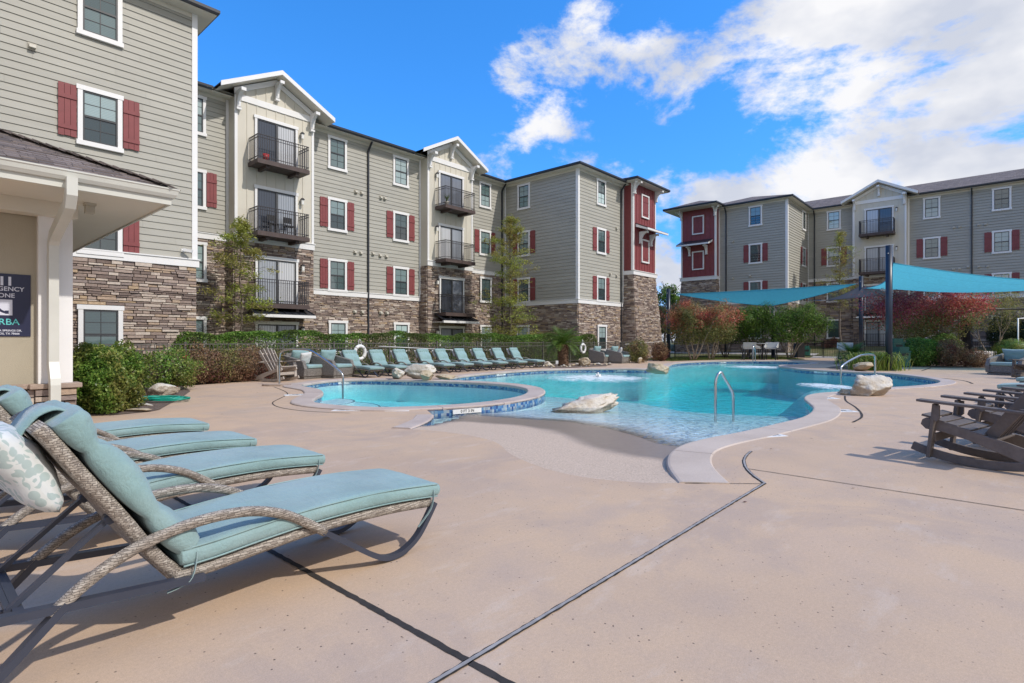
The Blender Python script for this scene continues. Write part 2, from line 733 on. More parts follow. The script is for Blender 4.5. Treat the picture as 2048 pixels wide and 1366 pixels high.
def shingle_mat(name, c, sx=2.6, sy=6.5):
    t = NT(name)
    tc = t.n('ShaderNodeTexCoord')
    br = t.n('ShaderNodeTexBrick')
    br.offset = 0.5
    mp = t.n('ShaderNodeMapping')
    mp.inputs['Scale'].default_value = (1, 1, 1)
    t.l(tc.outputs['UV'], mp.inputs[0])
    t.l(mp.outputs[0], br.inputs['Vector'])
    t.val(br, Scale=1.0, Mortar_Size=0.004, Brick_Width=0.32, Row_Height=0.145, Bias=0.0)
    br.inputs['Color1'].default_value = (0, 0, 0, 1)
    br.inputs['Color2'].default_value = (1, 1, 1, 1)
    br.inputs['Mortar'].default_value = (0.0, 0.0, 0.0, 1)
    n = t.noise(tc.outputs['Object'], 40, 4, 0.7)
    a = t.ramp(br.outputs['Color'], [(0.0, tuple(x * 0.62 for x in c)), (0.5, c), (1.0, tuple(x * 1.45 for x in c))])
    t.color(t.mix(1.0, a, t.ramp(n, [(0.3, (0.7, 0.7, 0.7)), (0.7, (1.25, 1.25, 1.25))]), 'MULTIPLY'))
    t.rough(0.9)
    t.bump(br.outputs['Fac'], 0.9, -0.02)
    return t.mat


M['shingle'] = shingle_mat('asphalt_shingle', (0.16, 0.13, 0.118))
M['shingle_grey'] = shingle_mat('grey_shingle', (0.16, 0.135, 0.125))


def deck_mat():
    t = NT('tinted_concrete')
    v = t.coord()
    big = t.noise(v, 0.33, 6, 0.6, 0.4)
    mid = t.noise(v, 1.6, 8, 0.62)
    fine = t.noise(v, 55, 4, 0.7)
    c = t.ramp(big, [(0.30, (0.475, 0.345, 0.25)), (0.45, (0.545, 0.395, 0.275)), (0.56, (0.57, 0.41, 0.28)), (0.68, (0.47, 0.36, 0.285))])
    c = t.mix(t.ramp(mid, [(0.45, (0, 0, 0)), (0.68, (0.75, 0.75, 0.75))]), c, (0.46, 0.35, 0.275))
    c = t.mix(t.ramp(t.noise(t.coord(loc=(9, 4, 0)), 0.9, 7, 0.6), [(0.50, (0, 0, 0)), (0.72, (0.7, 0.7, 0.7))]), c, (0.55, 0.405, 0.30))
    c = t.mix(1.0, c, t.ramp(fine, [(0.25, (0.90, 0.90, 0.90)), (0.75, (1.07, 1.07, 1.07))]), 'MULTIPLY')
    # darker damp-looking stains and pale worn patches with soft ragged borders
    s1 = t.noise(t.coord(loc=(2, 7, 0)), 0.55, 9, 0.68, 0.8)
    c = t.mix(t.ramp(s1, [(0.53, (0, 0, 0)), (0.60, (0.4, 0.4, 0.4)), (0.74, (0.65, 0.65, 0.65))]), c, (0.40, 0.31, 0.26))
    s2 = t.noise(t.coord(loc=(5, 1, 3), scale=(1, 2.4, 1)), 1.4, 8, 0.7)
    c = t.mix(t.ramp(s2, [(0.56, (0, 0, 0)), (0.72, (0.5, 0.5, 0.5))]), c, (0.60, 0.50, 0.42))
    gr = t.noise(v, 190, 2, 0.8)
    c = t.mix(1.0, c, t.ramp(gr, [(0.3, (0.86, 0.86, 0.86)), (0.7, (1.12, 1.12, 1.12))]), 'MULTIPLY')
    # pits: scattered small voids
    vo = t.n('ShaderNodeTexVoronoi')
    t.val(vo, Scale=30.0, Randomness=1.0)
    t.l(v, vo.inputs['Vector'])
    pits = t.ramp(vo.outputs['Distance'], [(0.09, (1, 1, 1)), (0.17, (0, 0, 0))])
    gate = t.ramp(t.noise(v, 1.1, 5, 0.7), [(0.40, (0.1, 0.1, 0.1)), (0.56, (1, 1, 1))])
    sp = t.n('ShaderNodeSeparateColor')
    t.l(vo.outputs['Color'], sp.inputs[0])
    some = t.math('GREATER_THAN', sp.outputs[0], 0.70)
    pit = t.math('MULTIPLY', t.math('MULTIPLY', pits, gate), some)
    c = t.mix(pit, c, (0.10, 0.075, 0.06))
    t.color(c)
    t.rough(0.78)
    t.b.inputs['Specular IOR Level'].default_value = 0.3
    h = t.math('SUBTRACT', t.math('ADD', t.math('MULTIPLY', fine, 0.25), t.math('MULTIPLY', mid, 0.5)), pit)
    t.bump(h, 0.35, 0.006)
    return t.mat


M['deck'] = deck_mat()


def coping_mat(name, a, b, rough=0.75):
    t = NT(name)
    v = t.coord()
    n = t.noise(v, 1.3, 7, 0.62)
    f = t.noise(v, 70, 3, 0.7)
    c = t.ramp(n, [(0.32, a), (0.66, b)])
    t.color(t.mix(1.0, c, t.ramp(f, [(0.3, (0.88, 0.88, 0.88)), (0.7, (1.08, 1.08, 1.08))]), 'MULTIPLY'))
    t.rough(rough)
    t.bump(f, 0.25, 0.004)
    return t.mat


M['coping'] = coping_mat('mauve_coping', (0.42, 0.34, 0.30), (0.54, 0.455, 0.40))
M['coping_pale'] = coping_mat('pale_coping', (0.47, 0.385, 0.32), (0.57, 0.475, 0.40))
M['beach'] = coping_mat('pebble_beach', (0.43, 0.35, 0.29), (0.57, 0.48, 0.41))
M['joint'] = paint('joint_sealant', (0.30, 0.285, 0.28), 0.8, 0.3, 9)
M['crack'] = paint('dirt_in_joint', (0.035, 0.03, 0.028), 0.95, 0.3, 12)
M['rail_wet'] = M['steel']


def tile_mat():
    t = NT('blue_mosaic_tile')
    v = t.coord()
    vo = t.n('ShaderNodeTexVoronoi', distance='CHEBYCHEV')
    t.val(vo, Scale=19.0, Randomness=0.12)
    t.l(v, vo.inputs['Vector'])
    sp = t.n('ShaderNodeSeparateColor')
    t.l(vo.outputs['Color'], sp.inputs[0])
    c = t.ramp(sp.outputs[0], [(0.0, (0.035, 0.075, 0.22)), (0.3, (0.06, 0.16, 0.36)), (0.55, (0.13, 0.27, 0.43)), (0.8, (0.40, 0.46, 0.48)), (1.0, (0.09, 0.15, 0.28))])
    t.color(c)
    t.rough(0.15)
    return t.mat


M['tile'] = tile_mat()


def plaster_mat():
    t = NT('pool_plaster')
    v = t.coord()
    n = t.noise(v, 2.0, 5, 0.6)
    sp = t.n('ShaderNodeSeparateXYZ')
    tc = t.n('ShaderNodeTexCoord')
    t.l(tc.outputs['Object'], sp.inputs[0])
    # pebble-finish ramp above the waterline, blue-white plaster below it
    wob = t.math('ADD', sp.outputs[2], t.math('MULTIPLY', t.math('SUBTRACT', t.noise(v, 0.9, 5), 0.5), 0.03))
    k = t.ramp(t.math('ADD', wob, 0.5), [(0.350, (0, 0, 0)), (0.385, (1, 1, 1))])
    wet = t.ramp(t.math('ADD', wob, 0.5), [(0.432, (1, 1, 1)), (0.444, (0, 0, 0))])
    peb = t.mix(t.ramp(t.noise(v, 60, 3, 0.8), [(0.36, (0, 0, 0)), (0.62, (1, 1, 1))]), (0.40, 0.305, 0.225), (0.64, 0.50, 0.385))
    peb = t.mix(wet, peb, t.mix(t.noise(t.coord(scale=(3, 9, 1)), 2.0, 6, 0.7), (0.20, 0.15, 0.11), (0.33, 0.255, 0.19)))
    pl = t.ramp(n, [(0.3, (0.76, 0.86, 0.88)), (0.7, (0.85, 0.92, 0.94))])
    t.color(t.mix(k, pl, peb))
    t.rough(t.ramp(wet, [(0.0, (0.75, 0.75, 0.75)), (1.0, (0.38, 0.38, 0.38))]))
    t.bump(t.noise(v, 60, 3), 0.25, 0.006)
    return t.mat


M['plaster'] = plaster_mat()
M['plaster_plain'] = paint('pool_plaster_wall', (0.72, 0.84, 0.88), 0.6, 0.06, 2)


def water_mat(name, absorb, density, wave=3.4, strength=0.4, refl=0.74):
    t = NT(name)
    v = t.coord(scale=(1.0, 1.0, 1.0))
    n1 = t.noise(t.coord(scale=(1.0, 1.25, 1)), wave, 3, 0.5, 0.6)
    n2 = t.noise(v, wave * 3.2, 2, 0.5, 0.5)
    h = t.math('ADD', n1, t.math('MULTIPLY', n2, 0.35))
    bp = t.n('ShaderNodeBump')
    bp.inputs['Strength'].default_value = strength
    bp.inputs['Distance'].default_value = 0.08
    t.l(h, bp.inputs['Height'])
    gl = t.n('ShaderNodeBsdfGlossy')
    gl.inputs['Roughness'].default_value = 0.04
    t.l(bp.outputs[0], gl.inputs['Normal'])
    tr = t.n('ShaderNodeBsdfTransparent')
    tr.inputs['Color'].default_value = (0.97, 0.99, 1.0, 1)
    fr = t.n('ShaderNodeFresnel')
    fr.inputs['IOR'].default_value = 1.33
    t.l(bp.outputs[0], fr.inputs['Normal'])
    ms = t.n('ShaderNodeMixShader')
    t.l(t.math('MULTIPLY', fr.outputs[0], refl), ms.inputs[0])
    t.l(tr.outputs[0], ms.inputs[1])
    t.l(gl.outputs[0], ms.inputs[2])
    t.l(ms.outputs[0], t.out.inputs['Surface'])
    va = t.n('ShaderNodeVolumeAbsorption')
    va.inputs['Color'].default_value = (*absorb, 1)
    va.inputs['Density'].default_value = density
    t.l(va.outputs[0], t.out.inputs['Volume'])
    t.t.nodes.remove(t.b)
    return t.mat


M['water'] = water_mat('pool_water', (0.02, 0.94, 0.955), 0.25)
M['water_small'] = water_mat('spa_water', (0.03, 0.955, 0.968), 0.27, 4.2, 0.4, 0.55)


def foam_mat():
    t = NT('white_foam')
    v = t.coord()
    n = t.noise(v, 5.0, 6, 0.7, 0.8)
    vo = t.noise(v, 20.0, 4, 0.7)
    tc = t.n('ShaderNodeTexCoord')
    ln = t.n('ShaderNodeVectorMath', operation='LENGTH')
    t.l(tc.outputs['Object'], ln.inputs[0])
    fade = t.math('SUBTRACT', 1.0, ln.outputs['Value'], True)
    a = t.math('ADD', t.math('MULTIPLY', n, 0.85), t.math('MULTIPLY', vo, 0.35))
    al = t.ramp(t.math('ADD', a, t.math('MULTIPLY', fade, 0.42)), [(0.62, (0, 0, 0)), (0.86, (0.9, 0.9, 0.9))])
    edge = t.ramp(fade, [(0.0, (0, 0, 0)), (0.12, (1, 1, 1))])
    t.color((0.80, 0.88, 0.90))
    t.rough(0.4)
    t.l(t.math('MULTIPLY', al, edge), t.b.inputs['Alpha'])
    t.bump(n, 0.7, 0.08)
    return t.mat


M['foam'] = foam_mat()


def rock_mat(name, pale, mid, darkc):
    t = NT(name)
    v = t.coord()
    n = t.noise(v, 1.8, 8, 0.65, 0.3)
    f = t.noise(v, 16, 7, 0.72)
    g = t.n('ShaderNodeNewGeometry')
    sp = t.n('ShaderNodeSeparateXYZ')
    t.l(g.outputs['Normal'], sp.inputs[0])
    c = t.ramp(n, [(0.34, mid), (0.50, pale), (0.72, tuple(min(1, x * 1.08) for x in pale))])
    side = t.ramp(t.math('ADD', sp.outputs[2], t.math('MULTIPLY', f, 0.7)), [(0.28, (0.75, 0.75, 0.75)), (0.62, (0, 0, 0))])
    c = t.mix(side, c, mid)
    c = t.mix(t.ramp(f, [(0.30, (0.85, 0.85, 0.85)), (0.43, (0, 0, 0))]), c, darkc)
    t.color(c)
    t.rough(0.9)
    t.bump(t.math('ADD', t.math('MULTIPLY', n, 0.7), t.math('MULTIPLY', f, 0.6)), 0.9, 0.06)
    return t.mat


M['limestone'] = rock_mat('white_limestone', (0.66, 0.62, 0.55), (0.42, 0.34, 0.25), (0.22, 0.18, 0.14))
M['limestone_tan'] = rock_mat('tan_limestone', (0.52, 0.44, 0.32), (0.38, 0.28, 0.17), (0.20, 0.15, 0.10))


def wicker_mat(name, a, b, c, sx=26, sz=42):
    """flat resin strands woven over and under"""
    t = NT(name)
    tc = t.n('ShaderNodeTexCoord')
    br = t.n('ShaderNodeTexBrick')
    t.l(tc.outputs['UV'], br.inputs['Vector'])
    t.val(br, Scale=1.0, Mortar_Size=0.0009, Mortar_Smooth=0.3, Brick_Width=0.030, Row_Height=0.0095)
    br.inputs['Color1'].default_value = (0, 0, 0, 1)
    br.inputs['Color2'].default_value = (1, 1, 1, 1)
    br.inputs['Mortar'].default_value = (0.0, 0.0, 0.0, 1)
    col = t.ramp(br.outputs['Color'], [(0.0, a), (0.5, b), (1.0, c)])
    col = t.mix(br.outputs['Fac'], col, tuple(x * 0.30 for x in a))
    t.color(col)
    t.rough(0.6)
    t.bump(t.math('SUBTRACT', 1.0, br.outputs['Fac']), 0.8, 0.004)
    return t.mat


M['wicker'] = wicker_mat('grey_tan_wicker', (0.20, 0.165, 0.135), (0.33, 0.285, 0.24), (0.46, 0.41, 0.35))
M['wicker_big'] = wicker_mat('grey_wicker', (0.16, 0.145, 0.13), (0.235, 0.215, 0.195), (0.31, 0.29, 0.265))


def fabric_mat(name, c):
    t = NT(name)
    v = t.coord()
    n = t.noise(v, 3.0, 5, 0.6)
    w = t.noise(t.coord(scale=(1, 6, 1)), 120, 2)
    col = t.ramp(n, [(0.3, tuple(x * 0.84 for x in c)), (0.7, tuple(min(1, x * 1.10) for x in c))])
    fd_ = t.noise(v, 1.1, 6, 0.65)
    col = t.mix(t.ramp(fd_, [(0.5, (0, 0, 0)), (0.7, (0.35, 0.35, 0.35))]), col, tuple(0.6 * x + 0.22 for x in c))
    t.color(t.mix(1.0, col, t.ramp(w, [(0.3, (0.93, 0.93, 0.93)), (0.7, (1.05, 1.05, 1.05))]), 'MULTIPLY'))
    t.rough(0.85)
    t.b.inputs['Sheen Weight'].default_value = 0.25
    fold = t.noise(t.coord(scale=(2.2, 5.5, 3)), 2.2, 4, 0.55, 0.9)
    cr = t.noise(t.coord(scale=(9, 2.0, 5), rot=(0, 0.2, 0.5)), 1.6, 5, 0.6, 1.5)
    ridge = t.math('ABSOLUTE', t.math('SUBTRACT', cr, 0.5))
    t.bump(t.math('ADD', t.math('ADD', fold, t.math('MULTIPLY', ridge, -1.2)), t.math('MULTIPLY', w, 0.08)), 0.42, 0.022)
    return t.mat


M['cushion'] = fabric_mat('seafoam_canvas', (0.235, 0.368, 0.368))
M['pillow_white'] = fabric_mat('white_canvas', (0.62, 0.62, 0.60))


def pattern_mat():
    t = NT('patterned_pillow')
    v = t.coord(scale=(1, 1, 1))
    wv = t.n('ShaderNodeTexWave', wave_type='RINGS')
    t.val(wv, Scale=9.0, Distortion=9.0, Detail=2.0, Detail_Scale=1.6)
    t.l(v, wv.inputs['Vector'])
    vo = t.n('ShaderNodeTexVoronoi')
    t.val(vo, Scale=27.0, Randomness=0.55)
    t.l(v, vo.inputs['Vector'])
    dots = t.ramp(vo.outputs['Distance'], [(0.50, (1, 1, 1)), (0.56, (0, 0, 0))])
    arcs = t.ramp(wv.outputs[0], [(0.30, (0, 0, 0)), (0.40, (1, 1, 1))])
    t.color(t.mix(t.math('MULTIPLY', dots, arcs), (0.60, 0.62, 0.61), (0.38, 0.46, 0.45)))
    t.rough(0.85)
    t.bump(t.noise(t.coord(scale=(2, 6, 2)), 3, 3), 0.4, 0.02)
    return t.mat


M['pattern'] = pattern_mat()


def plank_mat(name, c):
    t = NT(name)
    v = t.coord()
    g = t.noise(t.coord(scale=(3, 3, 3)), 5, 6, 0.65)
    r = island_rand(t)
    col = t.ramp(g, [(0.3, tuple(x * 0.8 for x in c)), (0.7, tuple(x * 1.2 for x in c))])
    t.color(t.mix(1.0, col, t.ramp(r, [(0, (0.86, 0.86, 0.86)), (1, (1.12, 1.12, 1.12))]), 'MULTIPLY'))
    t.rough(0.55)
    t.bump(t.noise(v, 90, 4), 0.2, 0.003)
    return t.mat


M['poly'] = plank_mat('weathered_brown_lumber', (0.125, 0.102, 0.092))
M['poly_pale'] = plank_mat('sun_bleached_lumber', (0.46, 0.40, 0.345))
M['frame'] = paint('slate_powder_coat', (0.040, 0.047, 0.070), 0.4, 0.12, 5)
M['tie'] = paint('fabric_tie', (0.27, 0.36, 0.36), 0.9, 0.1, 20)


def sail_mat(name, c, tr=0.5):
    t = NT(name)
    v = t.coord()
    w = t.noise(t.coord(scale=(1, 1, 9)), 6, 4)
    col = t.ramp(w, [(0.3, tuple(x * 0.90 for x in c)), (0.7, tuple(min(1, x * 1.08) for x in c))])
    sp = t.n('ShaderNodeSeparateXYZ')
    t.l(v, sp.inputs[0])
    sm = t.math('FRACT', t.math('MULTIPLY', t.math('ADD', sp.outputs[0], t.math('MULTIPLY', sp.outputs[1], 0.35)), 0.55))
    seam = t.math('LESS_THAN', sm, 0.022)
    col = t.mix(t.math('MULTIPLY', seam, 0.55), col, tuple(x * 0.55 for x in c))
    t.bump(t.noise(t.coord(scale=(3, 1, 1), rot=(0, 0, 0.6)), 1.3, 4), 0.6, 0.08)
    t.color(col)
    t.rough(0.8)
    k = t.n('ShaderNodeBsdfTranslucent')
    t.l(col, k.inputs['Color'])
    ms = t.n('ShaderNodeMixShader')
    ms.inputs[0].default_value = tr
    t.l(t.b.outputs[0], ms.inputs[1])
    t.l(k.outputs[0], ms.inputs[2])
    t.l(ms.outputs[0], t.out.inputs[0])
    return t.mat


M['sail'] = sail_mat('turquoise_shade_cloth', (0.12, 0.56, 0.70))
M['sail_grey'] = sail_mat('grey_shade_cloth', (0.27, 0.26, 0.26))
M['hose'] = paint('green_hose_rubber', (0.01, 0.33, 0.24), 0.4, 0.1, 6)


def mulch_mat():
    t = NT('bark_mulch')
    v = t.coord()
    n = t.noise(v, 24, 6, 0.75)
    t.color(t.ramp(n, [(0.3, (0.06, 0.042, 0.034)), (0.5, (0.16, 0.115, 0.09)), (0.68, (0.30, 0.225, 0.18))]))
    t.rough(0.95)
    t.bump(n, 0.9, 0.04)
    return t.mat


M['mulch'] = mulch_mat()


def grass_mat():
    t = NT('winter_lawn')
    v = t.coord()
    n = t.noise(v, 0.6, 6, 0.65)
    f = t.noise(v, 30, 5, 0.75)
    c = t.ramp(n, [(0.35, (0.075, 0.095, 0.03)), (0.5, (0.13, 0.135, 0.05)), (0.65, (0.22, 0.18, 0.09))])
    t.color(t.mix(1.0, c, t.ramp(f, [(0.3, (0.6, 0.6, 0.6)), (0.7, (1.3, 1.3, 1.3))]), 'MULTIPLY'))
    t.rough(0.95)
    t.bump(f, 0.8, 0.05)
    return t.mat


M['grass'] = grass_mat()
M['walk'] = coping_mat('grey_walk', (0.42, 0.40, 0.37), (0.52, 0.49, 0.46), 0.9)


def bark_mat(name, c):
    t = NT(name)
    v = t.coord(scale=(1, 1, 0.35))
    n = t.noise(v, 22, 6, 0.7)
    t.color(t.ramp(n, [(0.3, tuple(x * 0.55 for x in c)), (0.7, tuple(x * 1.35 for x in c))]))
    t.rough(0.9)
    t.bump(n, 0.7, 0.02)
    return t.mat


M['bark'] = bark_mat('grey_brown_bark', (0.17, 0.135, 0.105))
M['bark_pale'] = bark_mat('pale_smooth_bark', (0.34, 0.27, 0.21))
M['bark_palm'] = bark_mat('sago_stem', (0.15, 0.085, 0.05))

G1 = [(0.0, (0.055, 0.12, 0.018)), (0.4, (0.12, 0.25, 0.04)), (0.75, (0.22, 0.38, 0.07)), (1.0, (0.36, 0.48, 0.11))]
G_DARK = [(0.0, (0.010, 0.022, 0.010)), (0.5, (0.022, 0.043, 0.017)), (1.0, (0.048, 0.072, 0.030))]
BRN = [(0.0, (0.094, 0.056, 0.034)), (0.5, (0.244, 0.140, 0.085)), (1.0, (0.394, 0.271, 0.140))]
OLIVE = [(0.0, (0.082, 0.100, 0.026)), (0.5, (0.198, 0.208, 0.064)), (1.0, (0.342, 0.288, 0.108))]
CYP = [(0.0, (0.20, 0.28, 0.04)), (0.5, (0.38, 0.47, 0.08)), (1.0, (0.56, 0.60, 0.15))]
CYPB = [(0.0, (0.22, 0.19, 0.06)), (0.5, (0.36, 0.30, 0.09)), (1.0, (0.46, 0.42, 0.14))]
REDL = [(0.0, (0.220, 0.049, 0.043)), (0.5, (0.540, 0.123, 0.098)), (1.0, (0.750, 0.295, 0.174))]
PINK = [(0.0, (0.30, 0.03, 0.075)), (0.5, (0.56, 0.07, 0.15)), (1.0, (0.66, 0.20, 0.20))]
M['hedge'] = leaf_mat('clipped_hedge_leaf', G1, 0.4, patch=[(0.0, (0.05, 0.075, 0.02)), (1.0, (0.16, 0.20, 0.05))])
M['bush'] = leaf_mat('glossy_bush_leaf', G1, 0.4, 0.35, patch=[(0.0, (0.08, 0.11, 0.025)), (0.6, (0.24, 0.26, 0.06)), (1.0, (0.40, 0.36, 0.12))], pscale=1.6)
M['dry'] = leaf_mat('dry_shrub_leaf', OLIVE, 0.25, 0.7, patch=BRN, pscale=1.3)
M['dry_red'] = leaf_mat('bronzed_shrub_leaf', BRN, 0.25, 0.7, patch=[(0.0, (0.08, 0.025, 0.02)), (1.0, (0.22, 0.09, 0.07))], pscale=1.3)
M['cypress'] = leaf_mat('cypress_needle', CYP, 0.45, patch=CYPB, pscale=0.5)
M['cypress_dry'] = leaf_mat('cypress_needle_turning', CYPB, 0.45, patch=CYP, pscale=0.6)
M['crape_red'] = leaf_mat('crape_leaf_red', REDL, 0.4, patch=OLIVE, pscale=0.55)
M['crape_green'] = leaf_mat('crape_leaf_green', [(0.0, (0.045, 0.09, 0.015)), (0.5, (0.11, 0.21, 0.03)), (1.0, (0.20, 0.30, 0.05))], 0.4)
M['crape_pink'] = leaf_mat('crape_leaf_pink', PINK, 0.4, patch=REDL, pscale=0.6)
M['olive'] = leaf_mat('olive_leaf', OLIVE, 0.4)
M['dark_leaf'] = leaf_mat('dark_leaf', G_DARK, 0.15)
M['frond'] = leaf_mat('sago_frond', [(0.0, (0.05, 0.10, 0.016)), (0.5, (0.10, 0.19, 0.03)), (1.0, (0.20, 0.29, 0.06))], 0.2, 0.35)
M['grassy'] = leaf_mat('lily_blade', [(0.0, (0.08, 0.15, 0.02)), (0.6, (0.19, 0.28, 0.045)), (1.0, (0.32, 0.34, 0.10))], 0.35, 0.4)
M['flower'] = paint('red_petal', (0.55, 0.03, 0.07), 0.5, 0.2, 30)


def auto_uv(me):
    """metres along the surface: u runs level, v runs up the slope"""
    uv = me.uv_layers.new(name='UVMap').data
    for p in me.polygons:
        n = p.normal
        t = Vector((0, 0, 1)).cross(n)
        if t.length < 0.05:
            t = Vector((1, 0, 0))
        t.normalize()
        b = n.cross(t)
        for li in p.loop_indices:
            co = me.vertices[me.loops[li].vertex_index].co
            uv[li].uv = (co.dot(t), co.dot(b))
    return me


# ------------------------------------------------------------------ facade kit
class Fr:
    """facade frame. kind 'Y': wall faces -Y, s = X.  kind 'X': wall faces -X, s = -Y.  o points out of the wall"""

    def __init__(s, kind, plane, z=0.0):
        s.k, s.p, s.z = kind, plane, z

    def P(s, a, o, z):
        if s.k == 'Y':
            return (a, s.p - o, z + s.z)
        return (s.p - o, -a, z + s.z)

    def rz(s):
        return 0.0 if s.k == 'Y' else -PI / 2

    def box(s, mb, a0, a1, o0, o1, z0, z1, m=0):
        P = s.P
        mb.hexa([P(a0, o1, z0), P(a1, o1, z0), P(a1, o0, z0), P(a0, o0, z0),
                 P(a0, o1, z1), P(a1, o1, z1), P(a1, o0, z1), P(a0, o0, z1)], m)


def world_part(mb, name, mats, root, uv=False, bevel=0):
    me = mb.mesh(name, mats)
    if uv:
        auto_uv(me)
    o = put(name, me, root, -root.location)
    return o


SIDR = random.Random(23)


def siding(root, fr, s0, s1, z0, z1, c=0.2065):
    mb = MB()
    gap, lo, hi = (0.005, 0.026, 0.005) if root is LB else (0.016, 0.034, 0.004)
    z = z0
    while z < z1 - 0.01:
        t = min(z + c, z1)
        P = fr.P
        a = s0
        first = True
        while a < s1 - 0.001:            # boards up to 3.6 m with fine butt joints
            b = min(a + (SIDR.uniform(0.6, 3.6) if first else 3.66), s1)
            first = False
            j = 0.003 if b < s1 else 0.0
            i = len(mb.v)
            mb.v.extend([P(a, lo, z), P(b - j, lo, z), P(b - j, hi, t - gap), P(a, hi, t - gap), P(a, 0, z), P(b - j, 0, z)])
            mb.f.append((i, i + 1, i + 2, i + 3))
            mb.f.append((i + 4, i + 5, i + 1, i))
            mb.m += [0, 0]
            mb.sm += [False, False]
            a = b
        z = t
    world_part(mb, 'siding', M['siding'], root)


def frieze(root, fr, *a):
    mb = MB()
    fr.box(mb, *a)
    world_part(mb, 'frieze_board', M['soffit'], root)


def boards(mb, fr, s0, s1, z0, z1, step=0.42, m=0):
    """board and batten"""
    fr.box(mb, s0, s1, 0.0, 0.012, z0, z1, m)
    n = max(1, round((s1 - s0) / step))
    for i in range(1, n):
        a = s0 + (s1 - s0) * i / n
        fr.box(mb, a - 0.022, a + 0.022, 0.013, 0.034, z0, z1, m)


def stones(mb, fr, s0, s1, z0, z1, rnd, hs=(0.045, 0.105), ls=(0.14, 0.48), batter=0.0, ends=(0.0, 0.0)):
    """dry-stacked ledge stone, every block its own box with its own depth"""
    P = fr.P
    i = len(mb.v)
    B = batter
    e0, e1 = ends
    mb.v.extend([P(s0 - e0, B + 0.004, z0), P(s1 + e1, B + 0.004, z0), P(s1, 0.004, z1), P(s0, 0.004, z1)])
    mb.f.append((i, i + 1, i + 2, i + 3))
    mb.m.append(1)
    mb.sm.append(False)
    z = z0
    while z < z1 - 0.02:
        h = min(rnd.uniform(*hs), z1 - z)
        if z1 - z - h < 0.04:
            h = z1 - z
        k = 1 - (z + h * 0.5 - z0) / (z1 - z0)
        a = s0 - e0 * k
        end = s1 + e1 * k
        bo = B * k
        while a < end - 0.02:
            ln = rnd.uniform(*ls)
            if end - a - ln < 0.12:
                ln = end - a
            o = bo + rnd.uniform(0.016, 0.072)
            g = 0.006
            dz = rnd.uniform(-0.006, 0.006)
            i = len(mb.v)
            ta = rnd.uniform(-0.008, 0.008)
            a0, a1, zz0, zz1 = a + g, a + ln - g, z + g + dz * 0.3, z + h - g
            mb.v.extend([P(a0, bo, zz0), P(a1, bo, zz0), P(a1, bo, zz1), P(a0, bo, zz1),
                         P(a0 + .004, o + ta, zz0 + .004), P(a1 - .004, o - ta, zz0 + .004), P(a1 - .004, o - ta, zz1 - .004), P(a0 + .004, o + ta, zz1 - .004)])
            for f in ((4, 5, 6, 7), (0, 1, 5, 4), (1, 2, 6, 5), (2, 3, 7, 6), (3, 0, 4, 7)):
                mb.f.append(tuple(i + q for q in f))
                mb.m.append(0)
                mb.sm.append(False)
            a += ln
        z += h


# ---- shared meshes (local frame: x along the wall, -y out of it, z up from the sill)
WW, WH = 1.05, 1.68


def mk_window():
    t = MB()
    b = 0.115
    t.box(-WW / 2, -WW / 2 + b, -0.055, 0.0, 0.13, WH - 0.13)
    t.box(WW / 2 - b, WW / 2, -0.055, 0.0, 0.13, WH - 0.13)
    t.box(-WW / 2 - 0.03, WW / 2 + 0.03, -0.065, 0.0, WH - 0.13, WH)
    t.box(-WW / 2 - 0.03, WW / 2 + 0.03, -0.075, 0.0, 0.0, 0.13)
    trim = t.mesh('window', M['trim'])
    s = MB()
    x0, x1, z0, z1 = -WW / 2 + b, WW / 2 - b, 0.13, WH - 0.13
    zm = (z0 + z1) / 2
    w = 0.042
    s.box(x0, x0 + w, -0.040, 0, z0, z1)
    s.box(x1 - w, x1, -0.040, 0, z0, z1)
    s.box(x0 + w, x1 - w, -0.040, 0, z1 - w, z1)
    s.box(x0 + w, x1 - w, -0.040, 0, z0, z0 + w)
    s.box(x0 + w, x1 - w, -0.044, 0, zm - 0.028, zm + 0.028)
    for (a, c) in ((z0 + w, zm - 0.028), (zm + 0.028, z1 - w)):
        s.box(-0.009, 0.009, -0.024, 0, a, c)
        h = (a + c) / 2
        s.box(x0 + w, -0.0095, -0.0235, 0, h - 0.008, h + 0.008)
        s.box(0.0095, x1 - w, -0.0235, 0, h - 0.008, h + 0.008)
    sash = s.mesh('sash', M['sash'])
    p = MB()
    p.face([(x0 + w, -0.014, zm + 0.02), (x1 - w, -0.014, zm + 0.02), (x1 - w, -0.014, z1 - w), (x0 + w, -0.014, z1 - w)])
    up = p.mesh('pane', M['glass'])
    p = MB()
    p.face([(x0 + w, -0.010, z0 + w), (x1 - w, -0.010, z0 + w), (x1 - w, -0.010, zm - 0.02), (x0 + w, -0.010, zm - 0.02)])
    lo = p.mesh('pane', M['glass_dark'])
    lo2 = p.mesh('pane', M['glass'])
    return trim, sash, up, lo, lo2


ME_WIN = mk_window()


def mk_shutter():
    t = MB()
    w, h = 0.41, 1.46
    for k in range(3):
        a = -w / 2 + k * w / 3
        t.box(a + 0.004, a + w / 3 - 0.004, -0.045, -0.02, (0.0, 0.015, 0.004)[k], h - (0.01, 0, 0.012)[k])
    t.box(-w / 2, w / 2, -0.068, -0.0455, 0.2, 0.31)
    t.box(-w / 2, w / 2, -0.068, -0.0455, h - 0.42, h - 0.31)
    t.box(-w / 2 + .01, w / 2 - .01, -0.0195, 0.0, 0.03, h - 0.03)
    return t.mesh('shutter', M['red'])


ME_SHUT = mk_shutter()


